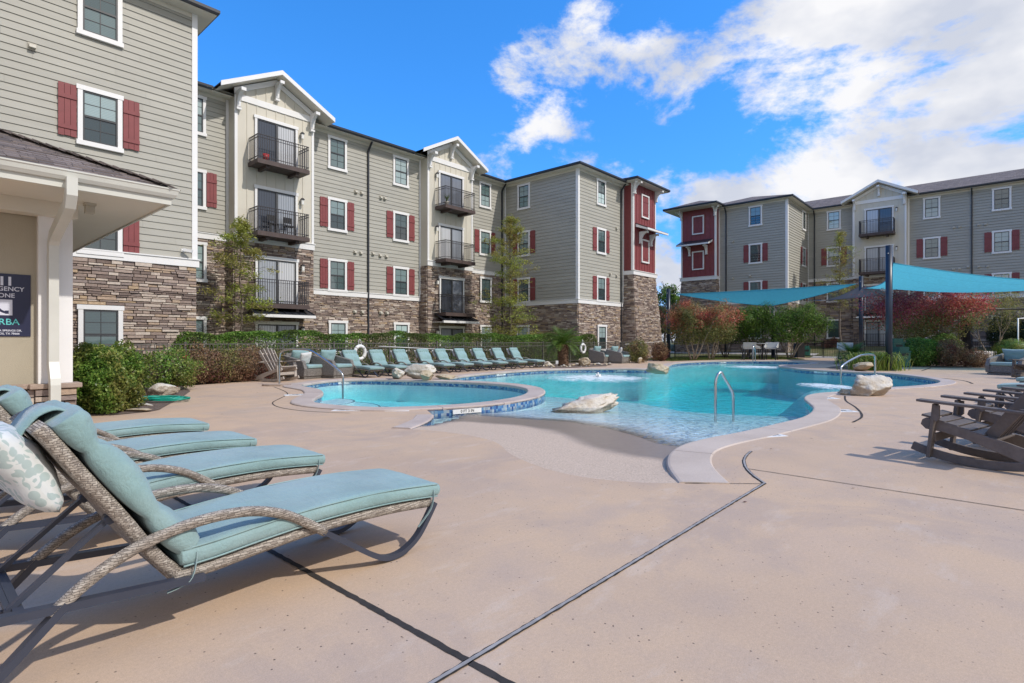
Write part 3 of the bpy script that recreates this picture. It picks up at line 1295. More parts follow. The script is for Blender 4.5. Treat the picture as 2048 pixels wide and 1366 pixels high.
def window(root, fr, c, zbot, o=0.022, shutters=0, blinds=None):
    """shutters: 0 none, 1 left, 2 right, 3 both"""
    tr, sa, up, lo, lo2 = ME_WIN
    loc = Vector(fr.P(c, o, zbot))
    w = put('window', tr, root, loc - root.location, (0, 0, fr.rz()))
    put('sash', sa, w)
    put('pane', up, w)
    put('pane', lo2 if (blinds if blinds is not None else RND.random() < 0.3) else lo, w)
    for bit, sgn in ((1, -1), (2, 1)):
        if shutters & bit:
            l2 = Vector(fr.P(c + sgn * (WW / 2 + 0.225), o, zbot + 0.16))
            put('shutter', ME_SHUT, root, l2 - root.location, (0, 0, fr.rz()))


DW, DH = 1.96, 2.14


def mk_door():
    t = MB()
    b = 0.10
    t.box(-DW / 2, -DW / 2 + b, -0.06, 0, 0, DH - 0.12)
    t.box(DW / 2 - b, DW / 2, -0.06, 0, 0, DH - 0.12)
    t.box(-DW / 2 - 0.04, DW / 2 + 0.04, -0.075, 0, DH - 0.12, DH + 0.02)
    trim = t.mesh('balcony_door', M['trim'])
    s = MB()
    x0, x1, z1 = -DW / 2 + b, DW / 2 - b, DH - 0.12
    w = 0.055
    s.box(x0, x0 + w, -0.042, 0, 0, z1)
    s.box(x1 - w, x1, -0.042, 0, 0, z1)
    s.box(x0 + w, x1 - w, -0.042, 0, z1 - w, z1)
    s.box(x0 + w, x1 - w, -0.042, 0, 0, 0.08)
    s.box(-0.05, 0.05, -0.048, 0, 0.08, z1 - w)
    sash = s.mesh('door_frame', M['sash'])
    out = []
    for (a, c) in ((x0 + w, -0.05), (0.05, x1 - w)):
        p = MB()
        p.face([(a, -0.012, 0.08), (c, -0.012, 0.08), (c, -0.012, z1 - w), (a, -0.012, z1 - w)])
        out.append(p.mesh('pane', M['door_glass']))
    return trim, sash, out[0], out[1]


ME_DOOR = mk_door()


def door(root, fr, c, zbot, o=0.02):
    t, s, a, b = ME_DOOR
    d = put('balcony_door', t, root, Vector(fr.P(c, o, zbot)) - root.location, (0, 0, fr.rz()))
    put('door_frame', s, d)
    put('pane', a, d)
    put('pane', b, d)


BW, BD = 2.36, 0.95


def mk_balcony():
    s = MB()
    s.box(-BW / 2, BW / 2, -BD, 0, -0.20, -0.03)
    s.box(-BW / 2 + 0.03, BW / 2 - 0.03, -BD + 0.03, 0, -0.03, 0.0)
    s.box(-0.75, -0.6, -0.8, 0, -0.32, -0.2)
    s.box(0.6, 0.75, -0.8, 0, -0.32, -0.2)
    slab = s.mesh('balcony', M['wood_dark'])
    r = MB()
    e = 0.02
    for z, hh in ((1.02, 0.03), (0.90, 0.02), (0.09, 0.022)):
        r.box(-BW / 2 + e, BW / 2 - e, -BD + e, -BD + e + 0.035, z, z + hh)
        for sx in (-1, 1):
            x = sx * (BW / 2 - e)
            r.box(min(x, x - sx * 0.035), max(x, x - sx * 0.035), -BD + e + 0.036, -0.01, z, z + hh)
    for k in range(24):
        x = -BW / 2 + e + 0.02 + (BW - 2 * e - 0.04) * k / 23
        w = 0.02 if k % 8 else 0.034
        r.box(x - w / 2, x + w / 2, -BD + e + 0.010, -BD + e + 0.026, 0.0, 1.02)
    for sx in (-1, 1):
        x = sx * (BW / 2 - e - 0.018)
        for k in range(1, 9):
            y = -BD + e + 0.02 + (BD - 0.05) * k / 8.5
            r.box(x - 0.009, x + 0.009, y - 0.009, y + 0.009, 0.0, 1.02)
    return slab, r.mesh('railing', M['dark'])


ME_BALC = mk_balcony()


def balcony(root, fr, c, z):
    b = put('balcony', ME_BALC[0], root, Vector(fr.P(c, 0.035, z)) - root.location, (0, 0, fr.rz()))
    put('railing', ME_BALC[1], b)
    return b


def mk_lamp():
    t = MB()
    t.box(-0.05, 0.05, -0.03, 0, -0.06, 0.14)
    t.box(-0.075, 0.075, -0.20, -0.03, 0.12, 0.16)
    t.box(-0.05, 0.05, -0.17, -0.07, 0.16, 0.20)
    body = t.mesh('wall_lamp', M['dark'])
    g = MB()
    g.box(-0.055, 0.055, -0.17, -0.06, -0.10, 0.118)
    return body, g.mesh('lamp_glass', M['glow'])


ME_LAMP = mk_lamp()


def wlamp(root, fr, c, z, o=0.03):
    b = put('wall_lamp', ME_LAMP[0], root, Vector(fr.P(c, o, z)) - root.location, (0, 0, fr.rz()))
    put('lamp_glass', ME_LAMP[1], b)


def mk_vent():
    t = MB()
    t.box(-0.095, 0.095, -0.02, 0, -0.095, 0.095)
    i = len(t.v)
    t.prism([(-0.02, 0.07), (-0.10, 0.03), (-0.12, -0.05), (-0.10, -0.055), (-0.02, -0.06)], lambda a, b, k: (k, a, b), -0.07, 0.07)
    return t.mesh('dryer_vent', M['vent'])


ME_VENT = mk_vent()


def vent(root, fr, c, z, o=0.024):
    put('dryer_vent', ME_VENT, root, Vector(fr.P(c, o, z)) - root.location, (0, 0, fr.rz()))


def mk_bracket():
    t = MB()
    prof = [(0, 0), (0.58, 0), (0.58, -0.11), (0.44, -0.13), (0.27, -0.27), (0.16, -0.47), (0.15, -0.66), (0.10, -0.72), (0, -0.72)]
    t.prism(prof, lambda a, b, k: (k, -a, b), -0.075, 0.075)
    t.box(-0.10, 0.10, -0.64, -0.581, -0.13, 0.0)
    t.box(-0.10, 0.10, -0.165, -0.0, -0.80, -0.722)
    return t.mesh('bracket', M['trim'])


ME_BRACK = mk_bracket()


def bracket(root, fr, c, z, o=0.03, sc=1.0, turn=0.0):
    put('bracket', ME_BRACK, root, Vector(fr.P(c, o, z)) - root.location, (0, 0, fr.rz() + turn), (sc, sc, sc))


def downspout(root, fr, c, z0, z1, o=0.03, elbow=0.42, mat='gutter'):
    t = MB()
    P = fr.P
    w, d = 0.09, 0.075
    pts = [P(c, elbow, z1 + 0.12), P(c, elbow - 0.02, z1 - 0.02), P(c, o + d, z1 - 0.38), P(c, o + d / 2, z1 - 0.5), P(c, o + d / 2, z0)]
    ring = [(-w / 2, -d / 2), (w / 2, -d / 2), (w / 2, d / 2), (-w / 2, d / 2)]
    t.sweep(pts, ring, 0, False, True)
    world_part(t, 'downspout', M[mat], root)


def hip(mb, x0, x1, y0, y1, z, pitch, m=0, ms=1):
    """hipped roof on a rectangle, flat soffit underneath"""
    w, d = x1 - x0, y1 - y0
    if w >= d:
        r = d / 2
        a, b = (x0 + r, (y0 + y1) / 2, z + r * pitch), (x1 - r, (y0 + y1) / 2, z + r * pitch)
        mb.face([(x0, y0, z), (x1, y0, z), b, a], m)
        mb.face([(x1, y1, z), (x0, y1, z), a, b], m)
        mb.face([(x0, y1, z), (x0, y0, z), a], m)
        mb.face([(x1, y0, z), (x1, y1, z), b], m)
    else:
        r = w / 2
        a, b = ((x0 + x1) / 2, y0 + r, z + r * pitch), ((x0 + x1) / 2, y1 - r, z + r * pitch)
        mb.face([(x0, y1, z), (x0, y0, z), a, b], m)
        mb.face([(x1, y0, z), (x1, y1, z), b, a], m)
        mb.face([(x0, y0, z), (x1, y0, z), a], m)
        mb.face([(x1, y1, z), (x0, y1, z), b], m)
    mb.face([(x0, y0, z - 0.03), (x0, y1, z - 0.03), (x1, y1, z - 0.03), (x1, y0, z - 0.03)], ms)


def gable_bay(root, fr, c, half, z0, zs, depth, zband, rnd, floors, lampside, base=0.0):
    """projecting bay: stone below zband, cream board above, gabled roof with brackets, a stack of balconies"""
    P = fr.P
    s0, s1 = c - half, c + half
    st = MB()
    stones(st, fr, s0, s1, z0, zband, rnd)
    # returns of the bay (thin boxes running back to the main wall)
    side = MB()
    for a in (s0, s1):
        fr.box(side, a - 0.02, a + 0.02, -depth, -0.002, zband, zs, 0)
    boards(side, fr, s0 + 0.1, s1 - 0.1, zband + 0.27, zs - 0.1, 0.44)
    world_part(side, 'board_wall', M['cream'], root)
    if fr.k == 'Y':
        f2 = Fr('X', s0, fr.z)
        stones(st, f2, -(fr.p + depth), -fr.p, z0, zband, rnd)
    else:
        f2 = Fr('Y', -s1, fr.z)
        # right return of an X-facing bay looks along -Y
        stones(st, Fr('Y', -s1, fr.z), fr.p, fr.p + depth, z0, zband, rnd)
    world_part(st, 'stone_wall', [M['stone'], M['mortar']], root)
    tr = MB()
    fr.box(tr, s0 - 0.03, s1 + 0.03, 0.0, 0.075, zband, zband + 0.27)
    fr.box(tr, s0 - 0.06, s1 + 0.06, 0.0, 0.11, zband + 0.27, zband + 0.31)
    for a in (s0, s1 - 0.1):
        fr.box(tr, a - 0.01, a + 0.11, 0.0, 0.045, zband + 0.31, zs + 0.1)
    fr.box(tr, s0 + 0.115, s1 - 0.115, 0.0, 0.06, zs - 0.10, zs + 0.17)
    world_part(tr, 'trim', M['trim'], root)
    # gable roof
    hw = half + 0.78
    rise = 1.36
    oh = 0.62
    ze = zs + 0.02
    rf = MB()
    back = 3.4
    th = 0.05
    for sg in (-1, 1):
        q = [P(c + sg * hw, oh, ze), P(c, oh, ze + rise), P(c, -back, ze + rise), P(c + sg * hw, -back, ze)]
        u = [(a, b, z + 0.16) for a, b, z in q]
        rf.face(u, 0)
        rf.face([(a, b, z + 0.002) for a, b, z in q], 1)
    world_part(rf, 'gable_roof', [M['shingle_grey'], M['soffit']], root, uv=True)
    rk = MB()
    for sg in (-1, 1):
        a, b = Vector(P(c + sg * hw, oh + 0.02, ze)), Vector(P(c, oh + 0.02, ze + rise))
        n = Vector(P(0, 1, 0)) - Vector(P(0, 0, 0))
        rk.hexa([a + n * 0.0, b + n * 0.0, b - n * 0.05, a - n * 0.05,
                 a + n * 0.0 + Vector((0, 0, 0.2)), b + n * 0.0 + Vector((0, 0, 0.2)), b - n * 0.05 + Vector((0, 0, 0.2)), a - n * 0.05 + Vector((0, 0, 0.2))])
        # inner rake board against the wall
        a2, b2 = Vector(P(c + sg * (half + 0.02), 0.05, ze + (hw - half) / hw * rise - 0.30)), Vector(P(c, 0.05, ze + rise - 0.30))
        rk.hexa([a2, b2, b2 - n * 0.035, a2 - n * 0.035] + [q + Vector((0, 0, 0.25)) for q in (a2, b2, b2 - n * 0.035, a2 - n * 0.035)])
    world_part(rk, 'rake_board', M['trim'], root)
    # gable infill
    gi = MB()
    i = [P(s0, 0.0, zs), P(s1, 0.0, zs), P(s1, 0.0, zs + 0.36), P(c, 0.0, zs + rise), P(s0, 0.0, zs + 0.36)]
    gi.face(i)
    for k in range(-3, 4):
        a = c + k * 0.44
        zt = zs + 0.36 + (rise - 0.36) * (1 - abs(k * 0.44) / half) - 0.03
        fr.box(gi, a - 0.022, a + 0.022, 0.002, 0.03, zs + 0.171, zt)
    world_part(gi, 'gable_wall', M['cream'], root)
    bracket(root, fr, s0 + 0.12, zs + 0.24)
    bracket(root, fr, s1 - 0.12, zs + 0.24)
    bracket(root, fr, c, zs + 1.12, sc=0.95)
    for k, zf in enumerate(floors):
        on_stone = zf < zband
        door(root, fr, c, zf, 0.088 if on_stone else 0.035)
        if k > 0:
            balcony(root, fr, c - 0.08, zf)
        wlamp(root, fr, c + lampside * (DW / 2 + 0.2), zf + 1.75, 0.085 if on_stone else 0.035)


def awning(root, fr, c, z, half=1.4, out=1.05):
    t = MB()
    P = fr.P
    a0, a1 = c - half, c + half
    t.hexa([P(a0, out, z + 0.06), P(a1, out, z + 0.06), P(a1 - 0.15, 0.05, z + 0.46), P(a0 + 0.15, 0.05, z + 0.46),
            P(a0, out, z + 0.09), P(a1, out, z + 0.09), P(a1 - 0.15, 0.05, z + 0.50), P(a0 + 0.15, 0.05, z + 0.50)])
    for k in range(9):
        a = a0 + 0.06 + (2 * half - 0.12) * k / 8
        b = a0 + 0.2 + (2 * half - 0.4) * k / 8
        t.beam(P(a, out, z + 0.11), P(b, 0.06, z + 0.515), 0.025, 0.035)
    o = world_part(t, 'awning', M['gutter'], root)
    f = MB()
    fr.box(f, a0 - 0.02, a1 + 0.02, out - 0.09, out + 0.02, z - 0.07, z + 0.055)
    fr.box(f, a0, a1, 0.06, out - 0.091, z - 0.04, z - 0.01)
    put('fascia', f.mesh('fascia', M['trim']), o)
    return o


RND2 = random.Random(5)

# ================================================================= left apartment building
LB = thing('apartment_building', 'long sage-sided four-storey apartment block with stone base and two cream gables, left of the pool', 'apartment building', (14, 26, 0))
FY, NY, FX, FFY = 25.2, 19.4, 27.6, 19.2
ZS = 11.72                                   # soffit height
stn = MB()
trm = MB()
core = MB()
core.box(-12, 6.48, NY + 0.03, 36, 0, ZS)
core.box(6.4, 34, FY + 0.03, 36, 0, ZS)
core.box(FX + 0.03, 33.2, FFY + 0.03, 30, 0, ZS)
core.box(33.03, 36.2, 18.55, 24, 0, ZS)
world_part(core, 'inner_wall', M['siding'], LB)

fn = Fr('Y', NY)
fm = Fr('Y', FY)
fs = Fr('X', FX)
ff = Fr('Y', FFY)
fnr = Fr('X', 6.5)
siding(LB, fn, -12, 6.5, 3.85, ZS)
siding(LB, fm, 6.5, 9.77, 5.85, ZS)
siding(LB, fm, 13.37, 20.36, 3.78, ZS)
siding(LB, fm, 23.94, FX, 5.85, ZS)
siding(LB, fs, -FY, -FFY, 3.78, ZS)
siding(LB, ff, FX, 33.0, 3.78, ZS)
stones(stn, fn, -8, 6.5, 0, 3.6, RND2)
stones(stn, fm, 6.5, 9.77, 0, 5.55, RND2)
stones(stn, fm, 13.37, 20.36, 0, 3.52, RND2)
stones(stn, fm, 23.94, FX, 0, 5.55, RND2)
stones(stn, fs, -FY, -FFY, 0, 3.52, RND2)
stones(stn, ff, FX, 33.0, 0, 3.52, RND2)
world_part(stn, 'stone_wall', [M['stone'], M['mortar']], LB)


def band(mb, fr, s0, s1, z, e0=0.0, e1=0.0):
    fr.box(mb, s0 - e0, s1 + e1, 0, 0.075, z, z + 0.225)
    fr.box(mb, s0 - e0 * 1.4, s1 + e1 * 1.4, 0, 0.105, z + 0.225, z + 0.26)


band(trm, fn, -12, 6.5, 3.6, 0, 0.07)
band(trm, fm, 6.5, 9.7, 5.55)
band(trm, fm, 13.45, 20.28, 3.52)
band(trm, fm, 24.0, FX, 5.55)
band(trm, fs, -FY + 0.11, -FFY - 0.0, 3.52, 0, 0)
band(trm, ff, FX, 32.8, 3.52, 0.07, 0)
# corner boards
fn.box(trm, 6.37, 6.53, 0.0, 0.04, 3.86, ZS)
fm.box(trm, 9.62, 9.74, 0.0, 0.04, 5.82, ZS)
fm.box(trm, 13.42, 13.52, 0.0, 0.04, 3.8, ZS)
fm.box(trm, 20.24, 20.34, 0.0, 0.04, 3.8, ZS)
fs.box(trm, -FY + 0.005, -FY + 0.115, 0.0, 0.04, 3.8, ZS)
ff.box(trm, FX - 0.03, FX + 0.14, 0.0, 0.04, 3.79, ZS)
fs.box(trm, -FFY - 0.14, -FFY - 0.002, 0.0, 0.04, 3.79, ZS)
ff.box(trm, 32.85, 32.97, 0.0, 0.04, 3.79, ZS)
world_part(trm, 'trim', M['trim'], LB)
# frieze under the eaves
frieze(LB, fn, -12, 6.36, 0.0, 0.034, ZS - 0.14, ZS)
frieze(LB, fm, 6.55, 9.6, 0.0, 0.034, ZS - 0.14, ZS)
frieze(LB, fm, 13.54, 20.22, 0.0, 0.034, ZS - 0.14, ZS)
frieze(LB, fm, 24.0, FX - 0.1, 0.0, 0.034, ZS - 0.14, ZS)
frieze(LB, fs, -FY + 0.12, -FFY - 0.15, 0.0, 0.034, ZS - 0.14, ZS)
frieze(LB, ff, FX + 0.15, 32.84, 0.0, 0.034, ZS - 0.14, ZS)

rf = MB()
E = 0.46
hip(rf, -14, 6.5 + E, NY - E, 36, ZS + 0.18, 0.40)
hip(rf, -14, 45, FY - E, 37.5, ZS + 0.184, 0.40)
hip(rf, FX - E, 33.6, FFY - E, 37, ZS + 0.18, 0.40)
hip(rf, 32.4, 37.0, 17.85, 24, ZS + 0.30, 0.36)
world_part(rf, 'roof', [M['shingle_grey'], M['soffit']], LB, uv=True)
sf = MB()
sf.box(-14, 6.5 + E, NY - E, NY, ZS, ZS + 0.03)
sf.box(6.53, 6.5 + E, NY, FY, ZS, ZS + 0.03)
sf.box(6.5 + E + .002, FX, FY - E, FY, ZS, ZS + 0.03)
sf.box(FX - E, FX, FFY - E, FY - E - .002, ZS, ZS + 0.03)
sf.box(FX, 33.6, FFY - E, FFY, ZS, ZS + 0.03)
sf.box(32.4, 37.0, 17.85, 24, ZS + 0.12, ZS + 0.15)
world_part(sf, 'soffit', M['soffit'], LB)


def gutter_run(mb, pts, h=0.15, w=0.11, z=None):
    """K-style gutter on the eave line pts (x, y); outside is on the right of travel"""
    ring = [(0, -h / 2), (w * 0.6, -h / 2), (w, -h * 0.1), (w, h / 2), (w - 0.02, h / 2), (w - 0.02, h * 0.1), (0, h * 0.1)]
    mb.sweep([(x, y, z) for x, y in pts], [(a, b) for a, b in ring], 0, False, True, up=(0, 0, 1))


def gutter_part(root, pts, z):
    mb = MB()
    gutter_run(mb, pts, z=z)
    world_part(mb, 'gutter', M['gutter'], root)


zg = ZS + 0.10
gutter_part(LB, [(-14, NY - E), (6.5 + E, NY - E), (6.5 + E, FY - E), (8.92, FY - E)], z=zg)
gutter_part(LB, [(14.18, FY - E), (19.52, FY - E)], z=zg)
gutter_part(LB, [(24.78, FY - E), (FX - E, FY - E), (FX - E, FFY - E), (32.4, FFY - E)], z=zg)
gutter_part(LB, [(32.4, 19.2), (32.4, 17.85), (37.0, 17.85), (37.0, 24)], z=zg + 0.13)

ROW = [0.58, 3.70, 6.76, 9.86]              # sill heights
for k, z in enumerate(ROW):
    st_ = 0.088 if k == 0 else 0.022
    window(LB, fn, 3.97, z, st_, 3 if k in (1, 2) else 0, blinds=(k == 0))
    window(LB, fm, 8.28, z, 0.088 if k < 2 else 0.022, 3 if k == 2 else 0)
    window(LB, fm, 14.98, z, st_, 3 if k in (1, 2) else 0)
    window(LB, fm, 18.92, z, st_, 3 if k in (1, 2) else 0)
    window(LB, fm, 25.65, z, 0.088 if k < 2 else 0.022, 3 if k == 2 else 0)
    window(LB, fs, -23.47, z, st_, 3 if k in (1, 2) else 0)
    window(LB, ff, 30.13, z, st_, 3 if k in (1, 2) else 0)
gable_bay(LB, Fr('Y', 24.6), 11.56, 1.81, 0, ZS, 0.6, 5.55, RND2, [-0.05, 2.86, 5.95, 9.03], 1)
gable_bay(LB, Fr('Y', 24.6), 22.15, 1.79, 0, ZS, 0.6, 5.55, RND2, [-0.05, 2.86, 5.95, 9.03], -1)
awning(LB, Fr('Y', 24.6), 11.5, 2.33)
awning(LB, Fr('Y', 24.6), 22.1, 2.33)
downspout(LB, fm, 16.78, 0, ZS)
downspout(LB, fm, 27.25, 0, ZS)
downspout(LB, ff, 32.55, 0, ZS)
for s_, z_ in ((2.48, 9.1),):
    vent(LB, fn, s_, z_)
for s_, z_ in ((16.05, 9.0), (16.4, 9.0), (17.6, 9.0), (17.85, 9.0), (16.0, 5.85), (16.35, 5.85), (17.1, 5.9), (17.55, 5.85), (17.95, 5.85)):
    vent(LB, fm, s_, z_)
for s_, z_ in ((15.95, 2.75), (16.4, 2.75), (17.55, 2.75), (17.95, 2.75)):
    vent(LB, fm, s_, z_, 0.08)
for s_, z_ in ((32.0, 8.7), (32.0, 5.55), (31.2, 5.6)):
    vent(LB, ff, s_, z_)
# security camera on the near wing
sc_ = MB()
sc_.box(-0.04, 0.04, -0.03, 0, -0.05, 0.05)
sc_.beam((0, -0.03, 0), (0.05, -0.12, 0.0), 0.03, 0.03)
sc_.beam((0.0, -0.10, 0.01), (0.2, -0.24, -0.03), 0.09, 0.09)
put('security_camera', sc_.mesh('security_camera', M['white']), LB, Vector(fn.P(6.1, 0.02, 4.1)) - LB.location)


def tower(root, fr, s0, s1, z0, zs, zb, side_depth, mirror, rnd):
    """corner tower: battered stone base, red board and batten above, blind shuttered openings, a small hood"""
    P = fr.P
    st = MB()
    stones(st, fr, s0, s1, z0, zb, rnd, batter=0.42, ends=(0.2, 0.42) if not mirror else (0.42, 0.2))
    rd = MB()
    boards(rd, fr, s0 + 0.09, s1 - 0.09, zb + 0.3, zs, 0.40)
    tr = MB()
    for a in (s0, s1 - 0.1):
        fr.box(tr, a - 0.012, a + 0.112, 0, 0.045, zb + 0.3, zs)
    fr.box(tr, s0 - 0.1, s1 + 0.1, 0, 0.11, zb, zb + 0.26)
    fr.box(tr, s0 - 0.14, s1 + 0.14, 0, 0.15, zb + 0.26, zb + 0.30)
    if fr.k == 'Y':
        f2 = Fr('X', s0, fr.z)
        a0, a1 = -(fr.p + side_depth), -fr.p
    else:
        f2 = Fr('Y', -s1, fr.z)
        a0, a1 = fr.p, fr.p + side_depth
    stones(st, f2, a0, a1, z0, zb, rnd, batter=0.2, ends=(0.0, 0.42) if fr.k == 'Y' else (0.42, 0.0))
    boards(rd, f2, a0, a1, zb + 0.3, zs, 0.40)
    f2.box(tr, a0, a1, 0, 0.105, zb, zb + 0.26)
    if fr.k == 'Y':
        f2.box(tr, a1 - 0.11, a1 - 0.005, 0, 0.04, zb + 0.3, zs)
    else:
        f2.box(tr, a0 + 0.005, a0 + 0.11, 0, 0.04, zb + 0.3, zs)
    world_part(st, 'stone_wall', [M['stone'], M['mortar']], root)
    world_part(rd, 'board_wall', M['red'], root)
    world_part(tr, 'trim', M['trim'], root)
    c = (s0 + s1) / 2
    for zz in (zb + 0.92, zb + 4.0):
        w = MB()
        w.box(-0.53, -0.43, -0.07, 0, 0.1, 1.52)
        w.box(0.43, 0.53, -0.07, 0, 0.1, 1.52)
        w.box(-0.53, 0.53, -0.075, 0, 1.52, 1.62)
        w.box(-0.53, 0.53, -0.075, 0, 0, 0.1)
        f = put('blind_window', w.mesh('blind_window', M['trim']), root, Vector(P(c, 0.03, zz)) - root.location, (0, 0, fr.rz()))
        put('shutter', ME_SHUT, f, (-0.21, 0.01, 0.10), (0, 0, 0), (1, 0.8, 0.97))
        put('shutter', ME_SHUT, f, (0.21, 0.01, 0.10), (0, 0, 0), (1, 0.8, 0.97))
    # hood
    hz = zb + 2.95
    h = MB()
    a0, a1 = s0 + 0.28, s1 + 0.05
    if mirror:
        a0, a1 = s0 - 0.05, s1 - 0.28
    h.hexa([P(a0, 0.95, hz + 0.13), P(a1, 0.95, hz + 0.13), P(a1, 0.04, hz + 0.50), P(a0, 0.04, hz + 0.50),
            P(a0, 0.95, hz + 0.16), P(a1, 0.95, hz + 0.16), P(a1, 0.04, hz + 0.55), P(a0, 0.04, hz + 0.55)], 0)
    hd = world_part(h, 'hood', M['gutter'], root)
    h2 = MB()
    fr.box(h2, a0 - 0.02, a1 + 0.02, 0.9, 0.97, hz, hz + 0.125)
    h2.hexa([P(a0, 0.9, hz), P(a1, 0.9, hz), P(a1, 0.05, hz + 0.30), P(a0, 0.05, hz + 0.30),
             P(a0, 0.9, hz + 0.12), P(a1, 0.9, hz + 0.12), P(a1, 0.05, hz + 0.48), P(a0, 0.05, hz + 0.48)])
    put('fascia', h2.mesh('fascia', M['trim']), hd)
    for a in (c - 0.75, c + 0.75):
        bracket(root, fr, a, hz + 0.02, 0.035, 1.0)
    # eave brackets at the corners, one outwards on each face and one on the diagonal
    for a, tn in ((s0 + 0.06, 0), (s0 + 0.06, -PI / 4), (s1 - 0.06, 0), (s1 - 0.06, PI / 4)):
        bracket(root, fr, a, zs - 0.01, 0.04, 0.92, tn)


tower(LB, Fr('Y', 18.5), 33.0, 36.2, 0, ZS + 0.12, 5.68, 0.75, False, RND2)

# ================================================================= right apartment building
RZ = 0.80
RB = thing('apartment_building', 'mirrored apartment block with red corner tower and grey shingle roof, right of the pool', 'apartment building', (52, 4, 0.0))
WX, MX, SY = 47.2, 53.4, 12.72
gm = Fr('X', MX, RZ)
gw = Fr('X', WX, RZ)
gs = Fr('Y', SY, RZ)
core = MB()
core.box(WX + 0.03, 62, SY + 0.03, 18.4, 0, ZS + RZ)
core.box(MX + 0.03, 64, -40, SY + 0.5, 0, ZS + RZ)
core.box(46.65, 52, 18.3, 21.3, 0, ZS + RZ)
world_part(core, 'inner_wall', M['siding'], RB)
stn, trm = MB(), MB()
siding(RB, gw, -18.3, -SY, 3.78, ZS)
siding(RB, gs, WX, MX, 3.78, ZS)
siding(RB, gm, -SY, -9.2, 5.85, ZS)
siding(RB, gm, -5.6, 3.1, 3.78, ZS)
siding(RB, gm, 6.7, 30, 3.78, ZS)
big = dict(hs=(0.08, 0.16), ls=(0.22, 0.7))
stones(stn, gw, -18.3, -SY, -RZ, 3.52, RND2, **big)
stones(stn, gs, WX, MX, -RZ, 3.52, RND2, **big)
stones(stn, gm, -SY, -9.2, -RZ, 5.55, RND2, **big)
stones(stn, gm, -5.6, 3.1, -RZ, 3.52, RND2, **big)
stones(stn, gm, 6.7, 14, -RZ, 3.52, RND2, **big)
world_part(stn, 'stone_wall', [M['stone'], M['mortar']], RB)
band(trm, gw, -18.2, -SY, 3.52, 0, 0.07)
band(trm, gs, WX, MX - 0.1, 3.52)
band(trm, gm, -SY, -9.3, 5.55)
band(trm, gm, -5.5, 3.0, 3.52)
band(trm, gm, 6.8, 30, 3.52)
gw.box(trm, -SY - 0.15, -SY + 0.03, 0, 0.04, 3.79, ZS)
gs.box(trm, WX + 0.002, WX + 0.14, 0, 0.04, 3.79, ZS)
gs.box(trm, MX - 0.13, MX - 0.01, 0, 0.04, 3.79, ZS)
gw.box(trm, -18.2, -18.08, 0, 0.04, 3.79, ZS)
gm.box(trm, -9.36, -9.24, 0, 0.04, 5.82, ZS)
gm.box(trm, -5.58, -5.46, 0, 0.04, 3.79, ZS)
gm.box(trm, 2.96, 3.08, 0, 0.04, 3.79, ZS)
world_part(trm, 'trim', M['trim'], RB)
frieze(RB, gw, -18.05, -SY - 0.16, 0, 0.034, ZS - 0.14, ZS)
frieze(RB, gs, WX + 0.15, MX - 0.14, 0, 0.034, ZS - 0.14, ZS)
frieze(RB, gm, -SY + 0.02, -9.4, 0, 0.034, ZS - 0.14, ZS)
frieze(RB, gm, -5.44, 2.94, 0, 0.034, ZS - 0.14, ZS)
zr = ZS + RZ
rf = MB()
hip(rf, WX - E, 60, SY - E, 21.2, zr + 0.18, 0.32)
hip(rf, MX - E, 66, -40, 24, zr + 0.184, 0.33)
hip(rf, 45.3, 50, 17.7, 22.4, zr + 0.30, 0.36)
world_part(rf, 'roof', [M['shingle'], M['soffit']], RB, uv=True)
sf = MB()
sf.box(WX - E, WX, SY - E, 18.3, zr, zr + 0.03)
sf.box(WX, MX - E - .002, SY - E, SY, zr, zr + 0.03)
sf.box(MX - E, MX, -40, SY, zr, zr + 0.03)
sf.box(45.3, 50, 17.7, 22.4, zr + 0.12, zr + 0.15)
world_part(sf, 'soffit', M['soffit'], RB)
zg = zr + 0.10
gutter_part(RB, [(45.3, 22.4), (45.3, 17.7), (47, 17.7)], z=zg + 0.13)
gutter_part(RB, [(WX - E, 17.7), (WX - E, SY - E), (MX - E, SY - E), (MX - E, 10.02)], z=zg)
gutter_part(RB, [(MX - E, 4.78), (MX - E, -2.3)], z=zg)
for k, z in enumerate(ROW):
    st_ = 0.088 if k == 0 else 0.022
    window(RB, gw, -15.15, z, st_, 3 if k in (1, 2) else 0)
    window(RB, gs, 51.9, z, st_, 3 if k in (1, 2) else 0)
    window(RB, gm, -10.72, z, 0.088 if k < 2 else 0.022, 3 if k == 2 else 0)
    window(RB, gm, -4.06, z, st_, 3 if k in (1, 2) else 0)
    window(RB, gm, -0.02, z, st_, 3 if k in (1, 2) else 0)
gable_bay(RB, Fr('X', MX - 0.6, RZ), -7.4, 1.8, -RZ, ZS, 0.6, 5.55, RND2, [-0.05, 2.86, 5.95, 9.03], 1)
gable_bay(RB, Fr('X', MX - 0.6, RZ), 4.9, 1.8, -RZ, ZS, 0.6, 5.55, RND2, [-0.05, 2.86, 5.95, 9.03], -1)
awning(RB, Fr('X', MX - 0.6, RZ), -7.4, 2.33)
downspout(RB, gm, -12.2, -RZ, ZS)
downspout(RB, gm, -1.68, -RZ, ZS)
downspout(RB, gw, -17.55, -RZ, ZS)
for s_, z_ in ((-17.0, 8.8), (-17.0, 5.7), (-15.6, 5.8)):
    vent(RB, gw, s_, z_)
for s_, z_ in ((-2.75, 9.0), (-2.4, 9.0), (-1.3, 9.0), (-0.9, 9.0), (-2.75, 5.85), (-2.4, 5.85), (-1.9, 5.95), (-1.3, 5.9), (-0.8, 5.9)):
    vent(RB, gm, s_, z_)
tower(RB, Fr('X', 46.6, RZ), -21.3, -18.2, -RZ, ZS + 0.12, 5.68, 0.75, True, RND2)

